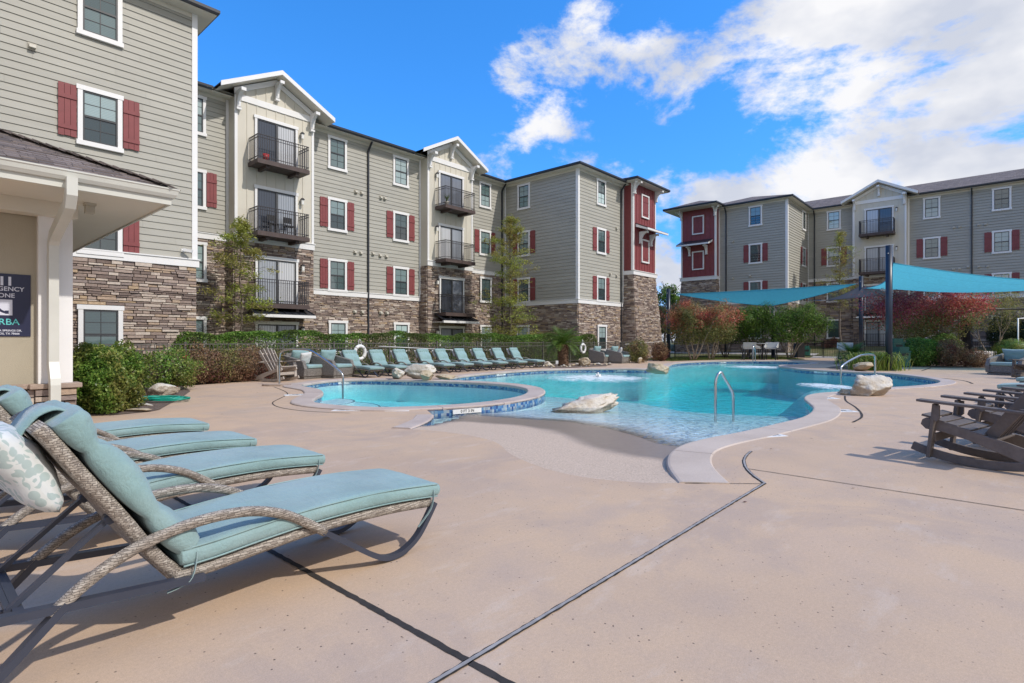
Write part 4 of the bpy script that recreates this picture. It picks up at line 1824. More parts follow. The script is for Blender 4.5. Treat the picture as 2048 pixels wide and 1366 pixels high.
# ================================================================= ground, deck and pool
S_PX = [(597, 772.5), (631, 766), (668, 761.9), (705.5, 760.3), (742.6, 760), (798, 761), (860, 762.7), (946, 766), (1010, 770.3), (1047, 776.5),
        (1057.6, 783), (1049, 791.2), (1021, 798.6), (967, 806.5), (924, 810.6), (880, 813.3), (835, 815.6), (761, 817.2), (705.5, 815), (659, 811.6),
        (625, 806), (631, 796.4), (643, 790), (643, 784.5), (634, 779.5), (612, 775.5)]
S_in = [Vector(p) for p in smooth_poly([at(*p) for p in S_PX], 5)]
if area2(S_in) < 0:
    S_in.reverse()
SW = 0.40
S_out = offset_poly(S_in, SW)


def nearest(lst, p):
    return min(range(len(lst)), key=lambda i: (lst[i] - Vector(p)).length)


iA = nearest(S_out, at(868, 830))
iB = nearest(S_out, at(905, 757.5))
spa_side = []
i = iA
while i != iB:
    spa_side.append(S_out[i])
    i = (i + 1) % len(S_out)
spa_side.append(S_out[iB])
FAR_PX = [(940, 751.2), (989, 746.8), (1075, 740.6), (1182, 738.2), (1240, 738.2), (1292, 738.8), (1322, 737), (1336, 732.5), (1349, 727.4), (1381, 724.6), (1458, 722.2),
          (1559, 722.7), (1612, 724.6), (1622, 727), (1600, 729.2), (1565, 730.6), (1558, 732.6), (1574, 735.6), (1610, 739.4), (1679, 743.4), (1763, 747), (1819, 752), (1872, 760.3),
          (1882, 764.6), (1869, 769.3), (1819, 774.2), (1769, 777), (1720, 780.6), (1676, 784), (1640, 786.4), (1618, 790.6), (1611, 797), (1619, 805), (1629, 814),
          (1627, 823), (1607, 835.2), (1559, 847.6), (1483, 865), (1407, 880), (1364, 893), (1344, 908), (1339, 926), (1346, 943), (1363, 966)]
BEACH_PX = [(1363, 966), (1286, 965), (1174, 955), (1091.5, 937), (1025, 910), (988, 883), (930, 869), (870, 861.5), (822, 858.5)]
STEP_PX = [(822, 858.5), (846, 849), (862, 840), (868, 831)]
far_edge = smooth_poly([spa_side[-1]] + [Vector(at(*p)) for p in FAR_PX], 6, closed=False)[1:]
beach_edge = smooth_poly([Vector(at(*p)) for p in BEACH_PX], 5, closed=False)
step_edge = smooth_poly([Vector(at(*p)) for p in STEP_PX], 4, closed=False)
M_loop = spa_side + far_edge + beach_edge[1:] + step_edge[1:-1]
nSpa, nFar, nBeach = len(spa_side), len(far_edge), len(beach_edge) - 1

DX0, DX1, DY0, DY1 = -15, 44, -12, 17.95
deck = fill_sheet('pool_deck', [[(DX0, DY0), (DX1, DY0), (DX1, DY1), (DX0, DY1)], M_loop, S_in], 0.0, M['deck'])
tag(deck, kind='structure')

# surrounding lawn, rising gently to the right-hand building
g = MB()
xs = [-600, DX0, DX1, 52, 600]
ys = [-600, DY0, DY1, 600]


def gz(x):
    return 0.78 if x >= 52 else -0.03


for i in range(4):
    for j in range(3):
        if i == 1 and j == 1:
            continue
        g.face([(xs[i], ys[j], gz(xs[i])), (xs[i + 1], ys[j], gz(xs[i + 1])), (xs[i + 1], ys[j + 1], gz(xs[i + 1])), (xs[i], ys[j + 1], gz(xs[i]))])
tag(g.build('ground', M['grass']), kind='structure')
lw = fill_sheet('lawn', [[at(1343, 722.5), at(1400, 720.5), at(1470, 718.9), at(1560, 719.2), at(1610, 719.0), (44, 12.2), (44, 17.9), (33, 17.9)]], 0.008, M['grass'])
tag(lw, kind='structure')
w_ = MB()
w_.face([(44.05, 10.4, -0.01), (44.05, 8.0, -0.01), (53, 8.0, 0.80), (53, 10.4, 0.80)])
w_.face([(45.6, 10.4, 0.145), (46.8, 10.4, 0.265), (46.8, 30, 0.265), (45.6, 30, 0.145)])
tag(w_.build('path', M['walk']), kind='structure')


def strip(name, a, b, z, mat, thick=0.0):
    """band between two polylines of equal length"""
    m = MB()
    for k in range(len(a) - 1):
        m.face([(*a[k][:2], z), (*a[k + 1][:2], z), (*b[k + 1][:2], z), (*b[k][:2], z)])
        if thick:
            m.face([(*a[k][:2], z), (*a[k + 1][:2], z), (*a[k + 1][:2], z - thick), (*a[k][:2], z - thick)])
            m.face([(*b[k][:2], z), (*b[k + 1][:2], z), (*b[k + 1][:2], z - thick), (*b[k][:2], z - thick)])
    if thick:
        for e in (0, -1):
            m.face([(*a[e][:2], z), (*b[e][:2], z), (*b[e][:2], z - thick), (*a[e][:2], z - thick)])
    return m


# coping stones: cut into lengths with narrow joints
def coping(name, inner, width, side, mat, closed=False, z=0.032, lip=0.03, step=1.15):
    outer = offset_poly(inner, side * width, closed)
    inn = offset_poly(inner, -side * lip, closed)
    P1, P2 = list(inn), list(outer)
    if closed:
        P1.append(P1[0])
        P2.append(P2[0])
    m = MB()
    run = 0.0
    seg1, seg2 = [P1[0]], [P2[0]]

    def flush():
        if len(seg1) < 2:
            return
        n = len(seg1)
        base = len(m.v)
        for a, b in zip(seg1, seg2):
            d = (b - a)
            d.normalize()
            ring = [(a + d * 0.012, -0.045), (a, -0.03), (a, z - 0.02), (a + d * 0.012, z - 0.006), (a + d * 0.035, z), (b - d * 0.02, z), (b, z - 0.014), (b, -0.02)]
            for q, zz in ring:
                m.v.append((q.x, q.y, zz))
        k = 8
        for i in range(n - 1):
            for j in range(k):
                j2 = (j + 1) % k
                m.f.append((base + i * k + j, base + i * k + j2, base + (i + 1) * k + j2, base + (i + 1) * k + j))
                m.m.append(0)
                m.sm.append(False)
        m.f.append(tuple(base + j for j in range(k)))
        m.f.append(tuple(base + (n - 1) * k + j for j in reversed(range(k))))
        m.m += [0, 0]
        m.sm += [False, False]
    for i in range(1, len(P1)):
        L = (P1[i] - P1[i - 1]).length
        run += L
        if run > step:
            d1 = (P1[i] - P1[i - 1]).normalized() * min(0.006, L * .3)
            d2 = (P2[i] - P2[i - 1]).normalized() * min(0.006, L * .3) if (P2[i] - P2[i - 1]).length > 1e-6 else d1
            seg1.append(P1[i] - d1)
            seg2.append(P2[i] - d2)
            flush()
            seg1, seg2 = [P1[i] + d1], [P2[i] + d2]
            run = 0
        else:
            seg1.append(P1[i])
            seg2.append(P2[i])
    flush()
    return tag(m.build(name, mat), kind='structure')


coping('spa_coping', S_in, SW, 1, M['coping'], closed=True)
# M_loop runs clockwise along the far edge: the deck is on its left
nNear = next(i for i, p in enumerate(far_edge) if (p - Vector(at(1676, 784))).length < 0.25)
coping('pool_coping', far_edge[:nNear + 1], 0.36, -1, M['coping'])
coping('pool_coping', far_edge[nNear:], 0.42, -1, M['coping_pale'], z=0.012, step=2.4)
coping('step_edge', step_edge, 0.30, -1, M['coping'], z=0.02, lip=0.0)

# basin walls with a mosaic waterline band
WZ, WZS = -0.11, -0.085


def wall(name, line, closed, z_tile, zb):
    m = MB()
    n = len(line)
    for k in range(n if closed else n - 1):
        a, b = line[k], line[(k + 1) % n]
        m.face([(a.x, a.y, 0.0), (b.x, b.y, 0.0), (b.x, b.y, z_tile), (a.x, a.y, z_tile)], 0)
        m.face([(a.x, a.y, z_tile), (b.x, b.y, z_tile), (b.x, b.y, zb), (a.x, a.y, zb)], 1)
    return tag(m.build(name, [M['tile'], M['plaster_plain']]), kind='structure')


wall('pool_wall', spa_side + far_edge, False, -0.17, -1.7)
wall('spa_wall', S_in, True, -0.15, -1.1)
step_w = MB()
for k in range(len(step_edge) - 1):
    a, b = step_edge[k], step_edge[k + 1]
    step_w.face([(a.x, a.y, 0.0), (b.x, b.y, 0.0), (b.x, b.y, -0.4), (a.x, a.y, -0.4)])
tag(step_w.build('step_wall', M['tile']), kind='structure')

# pool floor: beach slope, tanning shelf, deep end
SHELF_PX = [(1060, 792), (1113, 794), (1156, 798), (1255, 804.6), (1280, 807), (1361, 822), (1432, 827), (1534, 831.6), (1602, 833), (1660, 834)]
shelf = [Vector(at(px, py, -0.40)) for px, py in SHELF_PX]
zone = [(p.x, p.y) for p in beach_edge[::-1]] + [at(1480, 985), at(1780, 842, -0.4)] + [(p.x, p.y) for p in shelf[::-1]]
# order: beach left -> right, then shelf right -> left
zone_np = np.array(zone)


def pts_in_poly(X, Y, poly):
    inside = np.zeros(X.shape, bool)
    n = len(poly)
    j = n - 1
    for i in range(n):
        xi, yi = poly[i]
        xj, yj = poly[j]
        c = ((yi > Y) != (yj > Y)) & (X < (xj - xi) * (Y - yi) / (yj - yi + 1e-12) + xi)
        inside ^= c
        j = i
    return inside


def dist_line(X, Y, line):
    D = np.full(X.shape, 1e9)
    for k in range(len(line) - 1):
        ax, ay = line[k][:2]
        bx, by = line[k + 1][:2]
        dx, dy = bx - ax, by - ay
        t = np.clip(((X - ax) * dx + (Y - ay) * dy) / (dx * dx + dy * dy + 1e-12), 0, 1)
        D = np.minimum(D, np.hypot(X - ax - t * dx, Y - ay - t * dy))
    return D


def grid_mesh(name, x0, x1, y0, y1, step, zf, mat):
    nx, ny = int((x1 - x0) / step) + 1, int((y1 - y0) / step) + 1
    X, Y = np.meshgrid(np.linspace(x0, x1, nx), np.linspace(y0, y1, ny))
    Z = zf(X, Y)
    me = bpy.data.meshes.new(name)
    V = np.stack([X, Y, Z], -1).reshape(-1, 3)
    idx = np.arange(nx * ny).reshape(ny, nx)
    F = np.stack([idx[:-1, :-1], idx[:-1, 1:], idx[1:, 1:], idx[1:, :-1]], -1).reshape(-1, 4)
    me.vertices.add(len(V))
    me.vertices.foreach_set('co', V.reshape(-1))
    me.loops.add(F.size)
    me.loops.foreach_set('vertex_index', F.reshape(-1).astype(np.int32))
    me.polygons.add(len(F))
    me.polygons.foreach_set('loop_start', np.arange(0, F.size, 4, dtype=np.int32))
    me.polygons.foreach_set('loop_total', np.full(len(F), 4, dtype=np.int32))
    me.polygons.foreach_set('use_smooth', np.ones(len(F), dtype=bool))
    me.materials.append(mat)
    me.update(calc_edges=True)
    return me


WL_PX = [(880, 834), (925, 829), (955, 831), (1050, 838), (1133, 843), (1216, 857), (1278, 874), (1311, 887), (1352, 893), (1420, 905)]
wline = [Vector(at(*p, WZ)) for p in WL_PX]
dryz = [(p.x, p.y) for p in beach_edge[::-1]] + [at(1480, 985)] + [(p.x, p.y) for p in wline[::-1]]
LOBE = Vector(at(1805, 764))


def floor_z(X, Y):
    db = dist_line(X, Y, beach_edge)
    dl = dist_line(X, Y, shelf)
    ins = pts_in_poly(X, Y, zone)
    fr = db / (db + dl + 1e-6)
    dw = dist_line(X, Y, wline)
    above = pts_in_poly(X, Y, dryz)
    zs = np.where(above, -0.004 + (WZ + 0.004) * db / (db + dw + 1e-6), WZ - (0.40 + WZ) * dw / (dw + dl + 1e-6))
    k = np.clip(dl / 0.45, 0, 1)
    k = k * k * (3 - 2 * k)
    zd = -0.40 - 0.75 * k - 0.02 * np.minimum(dl, 12)
    Z = np.where(ins, zs, zd)
    # pale shelf in the right-hand lobe
    d = np.hypot(X - LOBE.x, Y - LOBE.y)
    q = np.clip((d - 2.4) / 1.2, 0, 1)
    Z = np.where(ins, Z, np.maximum(Z, -0.42 - 0.9 * q * q * (3 - 2 * q)))
    out = ~pts_in_poly(X, Y, [(p.x, p.y) for p in M_loop])
    dm = dist_line(X, Y, [(p.x, p.y) for p in M_loop] + [(M_loop[0].x, M_loop[0].y)])
    Z = np.where(out & (dm > 0.3), -1.6, Z)
    Z = np.where(out, np.minimum(Z, -0.012), Z)
    Z = np.where(out & (db < 0.6) & (dm < 0.6), -0.006, Z)
    return Z


bx = [p.x for p in M_loop]
by = [p.y for p in M_loop]
fl = put('pool_floor', grid_mesh('pool_floor', min(bx) - .5, max(bx) + .5, min(by) - .5, max(by) + .5, 0.16, floor_z, M['plaster']))
tag(fl, kind='structure')


def water_body(name, loop, ztop, zbot, mat):
    """closed body of water reaching a little way behind the basin walls"""
    sgn = 1 if area2(loop) > 0 else -1
    big_ = offset_poly(loop, 0.02 * sgn)
    me = bpy.data.meshes.new(name)
    tri = geometry.tessellate_polygon([[Vector((p.x, p.y, 0)) for p in big_]])
    n = len(big_)
    V = [(p.x, p.y, ztop) for p in big_] + [(p.x, p.y, zbot) for p in big_]
    F = [tuple(t) for t in tri] + [tuple(n + q for q in reversed(t)) for t in tri]
    F += [(k, (k + 1) % n, n + (k + 1) % n, n + k) for k in range(n)]
    me.from_pydata(V, [], F)
    bm = bmesh.new()
    bm.from_mesh(me)
    bmesh.ops.recalc_face_normals(bm, faces=bm.faces)
    bm.to_mesh(me)
    bm.free()
    me.materials.append(mat)
    return tag(put(name, me), kind='structure')


water_body('water', M_loop, WZ, -2.0, M['water'])
water_body('water', S_in, WZS, -1.05, M['water_small'])
tag(fill_sheet('spa_floor', [[p for p in offset_poly(S_in, 0.02)]], -0.66, M['plaster_plain']), kind='structure')
# entry steps of the small pool: curved treads with dark tile noses
sc = Vector(at(628, 786))
dirx = (Vector(at(760, 790)) - sc).normalized()
a0 = math.atan2(dirx.y, dirx.x)
st = MB()
for r, z in ((0.95, -0.22), (1.55, -0.37), (2.15, -0.52)):
    P = [(sc.x + r * math.cos(a0 - 1.5 + 3.0 * k / 24), sc.y + r * math.sin(a0 - 1.5 + 3.0 * k / 24)) for k in range(25)]
    Q = [(sc.x + (r - .055) * math.cos(a0 - 1.5 + 3.0 * k / 24), sc.y + (r - .055) * math.sin(a0 - 1.5 + 3.0 * k / 24)) for k in range(25)]
    for k in range(24):
        st.face([(sc.x, sc.y, z), (*Q[k], z), (*Q[k + 1], z)], 0)
        st.face([(*Q[k], z), (*P[k], z), (*P[k + 1], z), (*Q[k + 1], z)], 1)
        st.face([(*P[k], z), (*P[k + 1], z), (*P[k + 1], -0.95), (*P[k], -0.95)], 0)
tag(st.build('spa_steps', [M['plaster_plain'], M['tile']]), kind='structure')


def joint(name, pts, w=0.05, ws=0.024, sealed=True):
    pts = [Vector(p) for p in pts]
    rough_ = []
    for i in range(len(pts) - 1):
        n = max(1, int((pts[i + 1] - pts[i]).length / 0.03))
        for k in range(n):
            rough_.append(pts[i].lerp(pts[i + 1], k / n))
    rough_.append(pts[-1])
    a = offset_poly(rough_, w / 2, False)
    b = offset_poly(rough_, -w / 2, False)
    r = random.Random(3)
    a = [p + Vector((r.uniform(-1, 1), r.uniform(-1, 1))) * w * 0.09 for p in a]
    b = [p + Vector((r.uniform(-1, 1), r.uniform(-1, 1))) * w * 0.09 for p in b]
    o = tag(strip(name, a, b, 0.004, None).build(name, M['crack']), kind='structure')
    if sealed:
        a = offset_poly(rough_, ws / 2 + 0.002, False)
        b = offset_poly(rough_, -ws / 2 + 0.002, False)
        a = [p + Vector((r.uniform(-1, 1), r.uniform(-1, 1))) * 0.002 for p in a]
        tag(strip(name, a, b, 0.008, None).build('joint_sealant', M['joint']), kind='structure')
    return o


joint('deck_joint', [(-4, 1.55), (5.05, 1.55)], 0.031, 0.017)
joint('deck_joint', [(1.49, -3), (1.49, 10.2)], 0.032, 0.02, False)
cj = [Vector(at(*p)) for p in ((1530, 968), (1506, 951), (1492, 936), (1488, 922), (1493, 911), (1502, 903))]
joint('deck_joint', smooth_poly(cj, 4, False), 0.034, 0.018)
joint('deck_joint', [at(1490, 937), (5.5, -6)], 0.012, 0, False)
joint('deck_joint', smooth_poly([Vector(at(*p)) for p in ((1690, 792), (1692, 802), (1711, 814.6), (1723, 828), (1722, 836), (1705, 845))], 4, False), 0.035, 0, False)
joint('deck_joint', [at(1370, 967), at(1448, 967.3), at(1530, 968)], 0.010, 0, False)
joint('deck_joint', smooth_poly([Vector(at(*p)) for p in ((1840, 752), (1880, 756), (1925, 761), (1945, 767.5))], 4, False), 0.06, 0, False)
joint('deck_joint', [at(1843, 742), at(1862, 735.5)], 0.06, 0, False)
joint('deck_joint', smooth_poly([Vector(at(*p)) for p in ((548, 774), (570, 783), (575, 789), (560, 797), (545, 806), (560, 815), (613, 822.5), (700, 826.5))], 4, False), 0.022, 0, False)

# planting beds
bed = [at(*p) for p in ((100, 836), (154.6, 833.7), (234, 830), (300, 823.5), (318.6, 820), (332.6, 812), (363, 796), (381, 782.5), (364, 772.5), (359, 766), (440, 761.2), (520, 758.2), (548, 755.5))]
bed += [(9.3, 17.9), (1.9, 17.9), (1.9, 10.8)]
tag(fill_sheet('planting_bed', [bed], 0.009, M['mulch']), kind='structure')
tag(fill_sheet('planting_bed', [[(9.3, 17.2), (33, 17.2), (33, 17.9), (9.3, 17.9)]], 0.007, M['mulch']), kind='structure')


def blob_loop(c, rx, ry, n=20, seed=0):
    r = random.Random(seed)
    return [(c[0] + rx * math.cos(2 * PI * k / n) * r.uniform(.85, 1.1), c[1] + ry * math.sin(2 * PI * k / n) * r.uniform(.85, 1.1)) for k in range(n)]


tag(fill_sheet('planting_bed', [blob_loop((22.2, 15.6), 2.6, 1.2, seed=2)], 0.008, M['mulch']), kind='structure')
tag(fill_sheet('planting_bed', [blob_loop((29.6, 4.9), 2.2, 1.3, seed=4)], 0.008, M['mulch']), kind='structure')
tag(fill_sheet('planting_bed', [[at(1815, 732), at(1830, 734), at(1900, 736.5), at(1975, 737), (32, -2), (40, -4), (40, 4)]], 0.008, M['mulch']), kind='structure')

# depth and warning tiles set in the deck: white tile with black lettering
def deck_tile(px, py, w, h, rz, lines, label, sz=0.075):
    p = at(px, py)
    m = MB()
    m.box(-w / 2, w / 2, -h / 2, h / 2, 0, 0.006)
    o = m.build('depth_marker', M['white'], None)
    o.location = (p[0], p[1], 0.001)
    o.rotation_euler = (0, 0, rz)
    tag(o, label, 'depth marker')
    for k, s in enumerate(lines):
        text_mesh('lettering', s, sz, M['black'], o, (0, (len(lines) - 1) * sz * 0.6 - k * sz * 1.2, 0.0075), (0, 0, 0), ext=0.0005, bold=0.002)
    return o


deck_tile(1526, 872.5, 0.62, 0.20, rad(-32), ['0 FT 6 IN'], 'long white depth tile set in the deck beside the curved coping', 0.13)
deck_tile(1688, 822, 0.34, 0.34, rad(-50), ['NO', 'DIVING'], 'white square warning tile in the deck below the bulge of the coping', 0.075)
deck_tile(1657, 796.5, 0.34, 0.34, rad(-50), ['3 FT', '6 IN'], 'white square depth tile on the coping bulge near the cracked white boulder', 0.085)
deck_tile(700, 821, 0.62, 0.17, rad(-48), ['NO DIVING'], 'white warning tile on the near rim of the small round pool', 0.09)
deck_tile(784, 821.5, 0.62, 0.17, rad(-48), ['3 FT 0 IN'], 'white depth tile on the near pool rim, right of the warning tile', 0.10)
deck_tile(592, 790, 0.5, 0.3, rad(-20), ['NO', 'DIVING'], 'faded white warning tile on the left rim of the small round pool by the handrail', 0.09)


def wall_marks(px, py, txt, label, line, sz=0.085):
    """white waterline tiles with black figures on the basin wall"""
    p = Vector(at(px, py))
    k = min(range(len(line) - 1), key=lambda i: (line[i] - p).length)
    d = (line[k + 1] - line[k]).normalized()
    n = Vector((-d.y, d.x))
    toc = Vector((0, 0)) - line[k]
    if n.dot(toc) < 0:
        n = -n
    rz = math.atan2(-n.x, n.y) + PI
    w = len(txt) * sz * 0.78
    m = MB()
    m.box(-w / 2, w / 2, -0.012, -0.002, -0.10, -0.018)
    o = m.build('depth_marker', M['white'])
    o.location = (line[k].x, line[k].y, 0)
    o.rotation_euler = (0, 0, rz)
    tag(o, label, 'depth marker')
    text_mesh('lettering', txt, sz * 0.85, M['black'], o, (0, -0.0135, -0.058), (PI / 2, 0, 0), ext=0.0005, bold=0.001)


wall_marks(692, 760.5, '3 FT 0 IN', 'white waterline tile on the far wall of the small pool below the handrail', list(S_in))
wall_marks(1000, 745.8, '4 FT 6 IN', 'white waterline tile on the far pool wall behind the rim of the small pool', far_edge)
wall_marks(1240, 738.2, '4 FT 6 IN', 'white waterline tile on the far wall behind the bubbling fountain', far_edge)
wall_marks(1450, 722.4, '4 FT 0 IN', 'white waterline tile on the far wall in front of the high table', far_edge)
wall_marks(1640, 741.3, '3 FT 6 IN', 'white waterline tile on the far wall left of the right-hand steel handrail', far_edge)
wall_marks(960, 822, '0 FT 3 IN', 'white waterline tile on the outer wall of the small pool above the wet beach', spa_side)


# bubbling fountains: thin churned sheets of foam lying on the water
def foam(px, py, rx, ry, label, rz=0.0, jet=True, z=WZ + 0.012):
    c = at(px, py, WZ)
    n = 28
    m = MB()
    r = random.Random(int(px))
    rings = [0.0, 0.2, 0.4, 0.6, 0.8, 1.0]
    V = [[(q * math.cos(2 * PI * k / n), q * math.sin(2 * PI * k / n), (0.035 * (1 - q) + r.uniform(0, 0.02)) * (1 if q < 0.95 else 0)) for k in range(n)] for q in rings]
    for a in range(len(rings) - 1):
        for k in range(n):
            k2 = (k + 1) % n
            m.face([V[a][k], V[a][k2], V[a + 1][k2], V[a + 1][k]] if a else [V[0][0], V[1][k], V[1][k2]], 0, True)
    o = m.build('fountain_foam', M['foam'])
    o.location = (c[0], c[1], z)
    o.rotation_euler = (0, 0, rz)
    o.scale = (rx, ry, 1.0)
    tag(o, label, 'fountain')
    if jet:
        j = MB()
        for k in range(46):
            a, q = r.uniform(0, 2 * PI), abs(r.gauss(0, 0.07))
            h = r.uniform(0.02, 0.26) * max(0.1, 1 - q * 5)
            x, y = q * math.cos(a), q * math.sin(a)
            s = r.uniform(0.012, 0.035)
            j.tube([(x / rx, y / ry, 0.0), (x * 1.2 / rx, y * 1.2 / ry, h)], s / ((rx + ry) / 2), 5)
        put('jet', j.mesh('jet', M['white']), o)
    return o


FR = YAW - PI / 2
foam(1196, 757, 2.0, 2.3, 'white bubbling fountain in the middle of the big pool', FR)
foam(1655, 774, 0.75, 1.4, 'foaming patch of water by the flat tan rock at the white boulder', FR, False)
foam(1512, 735, 1.6, 1.9, 'faint foam patch at the far end of the pool by the thin white rail', FR, False)

# ================================================================= clubhouse corner at the left
CH = thing('clubhouse', 'beige stucco clubhouse corner with stone base, white downspout and brown shingle roof', 'clubhouse', (1.8, 10.9, 0))
cw = Fr('Y', 10.92)
cb = MB()
cb.box(-9, 1.78, 10.92, 16.6, 0.0, 3.33)
world_part(cb, 'wall', M['stucco'], CH)
cs = MB()
stones(cs, cw, -8, 1.33, 0, 0.52, random.Random(4), hs=(0.09, 0.16), ls=(0.18, 0.6))
stones(cs, Fr('Y', 10.74), 1.40, 1.90, 0, 0.52, random.Random(6), hs=(0.07, 0.12), ls=(0.12, 0.3))
stones(cs, Fr('X', 1.40), -10.92, -10.74, 0, 0.52, random.Random(6), hs=(0.07, 0.12), ls=(0.12, 0.3))
world_part(cs, 'stone_base', [M['stone'], M['mortar']], CH)
cc = MB()
cw.box(cc, -8, 1.36, 0.0, 0.10, 0.525, 0.60)
cc.box(1.34, 1.96, 10.66, 11.0, 0.525, 0.60)
o = world_part(cc, 'stone_cap', M['cap'], CH)
bv = o.modifiers.new('b', 'BEVEL')
bv.width = 0.012
bv.segments = 2
cl = MB()
cl.box(1.45, 1.86, 10.78, 11.0, 0.602, 3.30)
world_part(cl, 'column', M['trim'], CH)
ex0, ex1, ey0, ey1 = -10, 2.82, 9.44, 17.7
so = MB()
so.box(ex0, ex1 - 0.02, ey0 + 0.02, ey1, 3.33, 3.37)
so.box(ex0, 1.9, 10.62, 10.90, 3.12, 3.329)
world_part(so, 'soffit', M['soffit'], CH)
fa = MB()
fa.box(ex0, ex1, ey0, ey0 + 0.03, 3.31, 3.50)
fa.box(ex1 - 0.03, ex1, ey0 + 0.031, ey1, 3.31, 3.50)
world_part(fa, 'fascia', M['offwhite_metal'], CH)
cr = MB()
hip(cr, ex0 - 0.03, ex1 + 0.05, ey0 - 0.05, ey1, 3.545, 0.46)
world_part(cr, 'roof', [M['shingle'], M['soffit']], CH, uv=True)
# shingle courses stepped as real butts so the close roof has relief
ct = MB()
for k in range(1, 24):
    d = k * 0.145 * 0.91
    z = 3.545 + d * 0.46
    xa, xb, ya = ex0 + d, ex1 + 0.05 - d, ey0 - 0.05 + d
    x = xa
    r = random.Random(k)
    while x < xb - 0.05:
        w = r.uniform(0.16, 0.36)
        x2 = min(x + w, xb)
        th = r.choice((0.008, 0.011, 0.017))
        ct.hexa([(x, ya - 0.004, z), (x2 - .006, ya - 0.004, z), (x2 - .006, ya + 0.13, z + 0.06), (x, ya + 0.13, z + 0.06),
                 (x, ya - 0.004, z + th), (x2 - .006, ya - 0.004, z + th), (x2 - .006, ya + 0.13, z + 0.0625), (x, ya + 0.13, z + 0.0625)])
        x = x2
world_part(ct, 'shingle_courses', M['shingle'], CH, uv=True)
hc = MB()
for k in range(26):
    d = k * 0.135
    p = Vector((ex1 + 0.05 - d, ey0 - 0.05 + d, 3.56 + d * 0.46))
    hc.beam(p, p + Vector((-0.2, 0.2, 0.115)), 0.24, 0.018, 0, (0, 0, 1))
world_part(hc, 'hip_cap', M['shingle'], CH, uv=True)
cg = MB()
ring = [(0, -0.065), (0.05, -0.065), (0.09, -0.02), (0.11, 0.04), (0.125, 0.05), (0.125, 0.07), (0.11, 0.07), (0, 0.06)]
cg.sweep([(ex0, ey0, 3.475), (ex1, ey0, 3.475), (ex1, ey1, 3.475)], ring, 0, False, True, up=(0, 0, 1))
world_part(cg, 'gutter', M['offwhite_metal'], CH)
cd = MB()
w, d = 0.17, 0.12
n = 9
prof = []
for k in range(n):                      # ribbed front
    a = -w / 2 + w * k / (n - 1)
    prof.append((a, d / 2 - (0.008 if k % 2 else 0)))
ring = [(-w / 2, -d / 2), (w / 2, -d / 2)] + [(a, b) for a, b in reversed(prof)]
pts = [(1.60, 9.38, 3.44), (1.60, 9.38, 3.22), (1.60, 9.46, 3.10), (1.60, 10.52, 2.80), (1.60, 10.62, 2.70), (1.60, 10.64, 2.5), (1.60, 10.64, 0.92), (1.60, 10.62, 0.86), (1.60, 10.52, 0.66), (1.60, 10.50, 0.58), (1.60, 10.50, 0.05)]
cd.sweep(pts, ring, 0, False, True)
world_part(cd, 'downspout', M['offwhite_metal'], CH)
cl_ = MB()
cl_.box(-0.07, 0.07, -0.07, 0.07, -0.04, 0.0)
cl_.box(-0.055, 0.055, -0.05, 0.08, -0.15, -0.041)
put('spotlight', cl_.mesh('spotlight', M['vent']), CH, Vector((1.99, 10.35, 3.33)) - CH.location)

# emergency phone sign
M['sign_blue'] = paint('sign_navy', (0.014, 0.017, 0.055), 0.4, 0.04, 2)
M['sign_text'] = paint('sign_lettering', (0.62, 0.64, 0.74), 0.5, 0.02, 2)
M['sign_teal'] = paint('sign_teal_lettering', (0.12, 0.58, 0.58), 0.5, 0.02, 2)
sg = MB()
sg.box(-0.32, 0.32, -0.006, 0, -0.46, 0.46)
SGN = sg.build('sign', M['sign_blue'])
SGN.location = (1.06, 10.91, 1.77)
tag(SGN, 'navy emergency phone sign with white lettering on the beige clubhouse wall', 'sign')
RX = (PI / 2, 0, 0)
text_mesh('lettering', '911', 0.172, M['sign_text'], SGN, (0.0, -0.0075, 0.345), RX, bold=0.007)
text_mesh('lettering', 'EMERGENCY', 0.088, M['sign_text'], SGN, (-0.005, -0.0075, 0.235), RX, bold=0.0012)
text_mesh('lettering', 'PHONE', 0.088, M['sign_text'], SGN, (-0.005, -0.0075, 0.138), RX, bold=0.0012)
ic = MB()
ic.box(-0.115, 0.115, -0.0075, -0.0061, -0.15, 0.08)
icon = put('phone_icon', ic.mesh('phone_icon', M['sign_text']), SGN, (0.0, 0, 0))
ih = MB()
pp = [(-0.055, 0.045), (-0.05, -0.02), (-0.02, -0.075), (0.03, -0.105), (0.07, -0.108)]
ih.sweep([(a, -0.0085, b) for a, b in smooth_poly([Vector(p) for p in pp], 4, False)], [(-0.016, -0.0004), (0.016, -0.0004), (0.016, 0.0004), (-0.016, 0.0004)], 0, False, True, up=(0, 1, 0))
ih.box(-0.085, -0.03, -0.0094, -0.0082, 0.02, 0.055)
ih.box(0.035, 0.075, -0.0094, -0.0082, -0.128, -0.080)
put('handset', ih.mesh('handset', M['sign_blue']), icon)
text_mesh('lettering', 'RBA', 0.128, M['sign_teal'], SGN, (0.195, -0.0075, -0.25), RX, align='RIGHT', bold=0.0006)
text_mesh('lettering', 'AQUARENA SPRINGS DR.', 0.038, M['sign_text'], SGN, (0.005, -0.0075, -0.375), RX, bold=0.0008)
text_mesh('lettering', 'SAN MARCOS, TX 78666', 0.038, M['sign_text'], SGN, (-0.01, -0.0075, -0.42), RX, bold=0.0008)


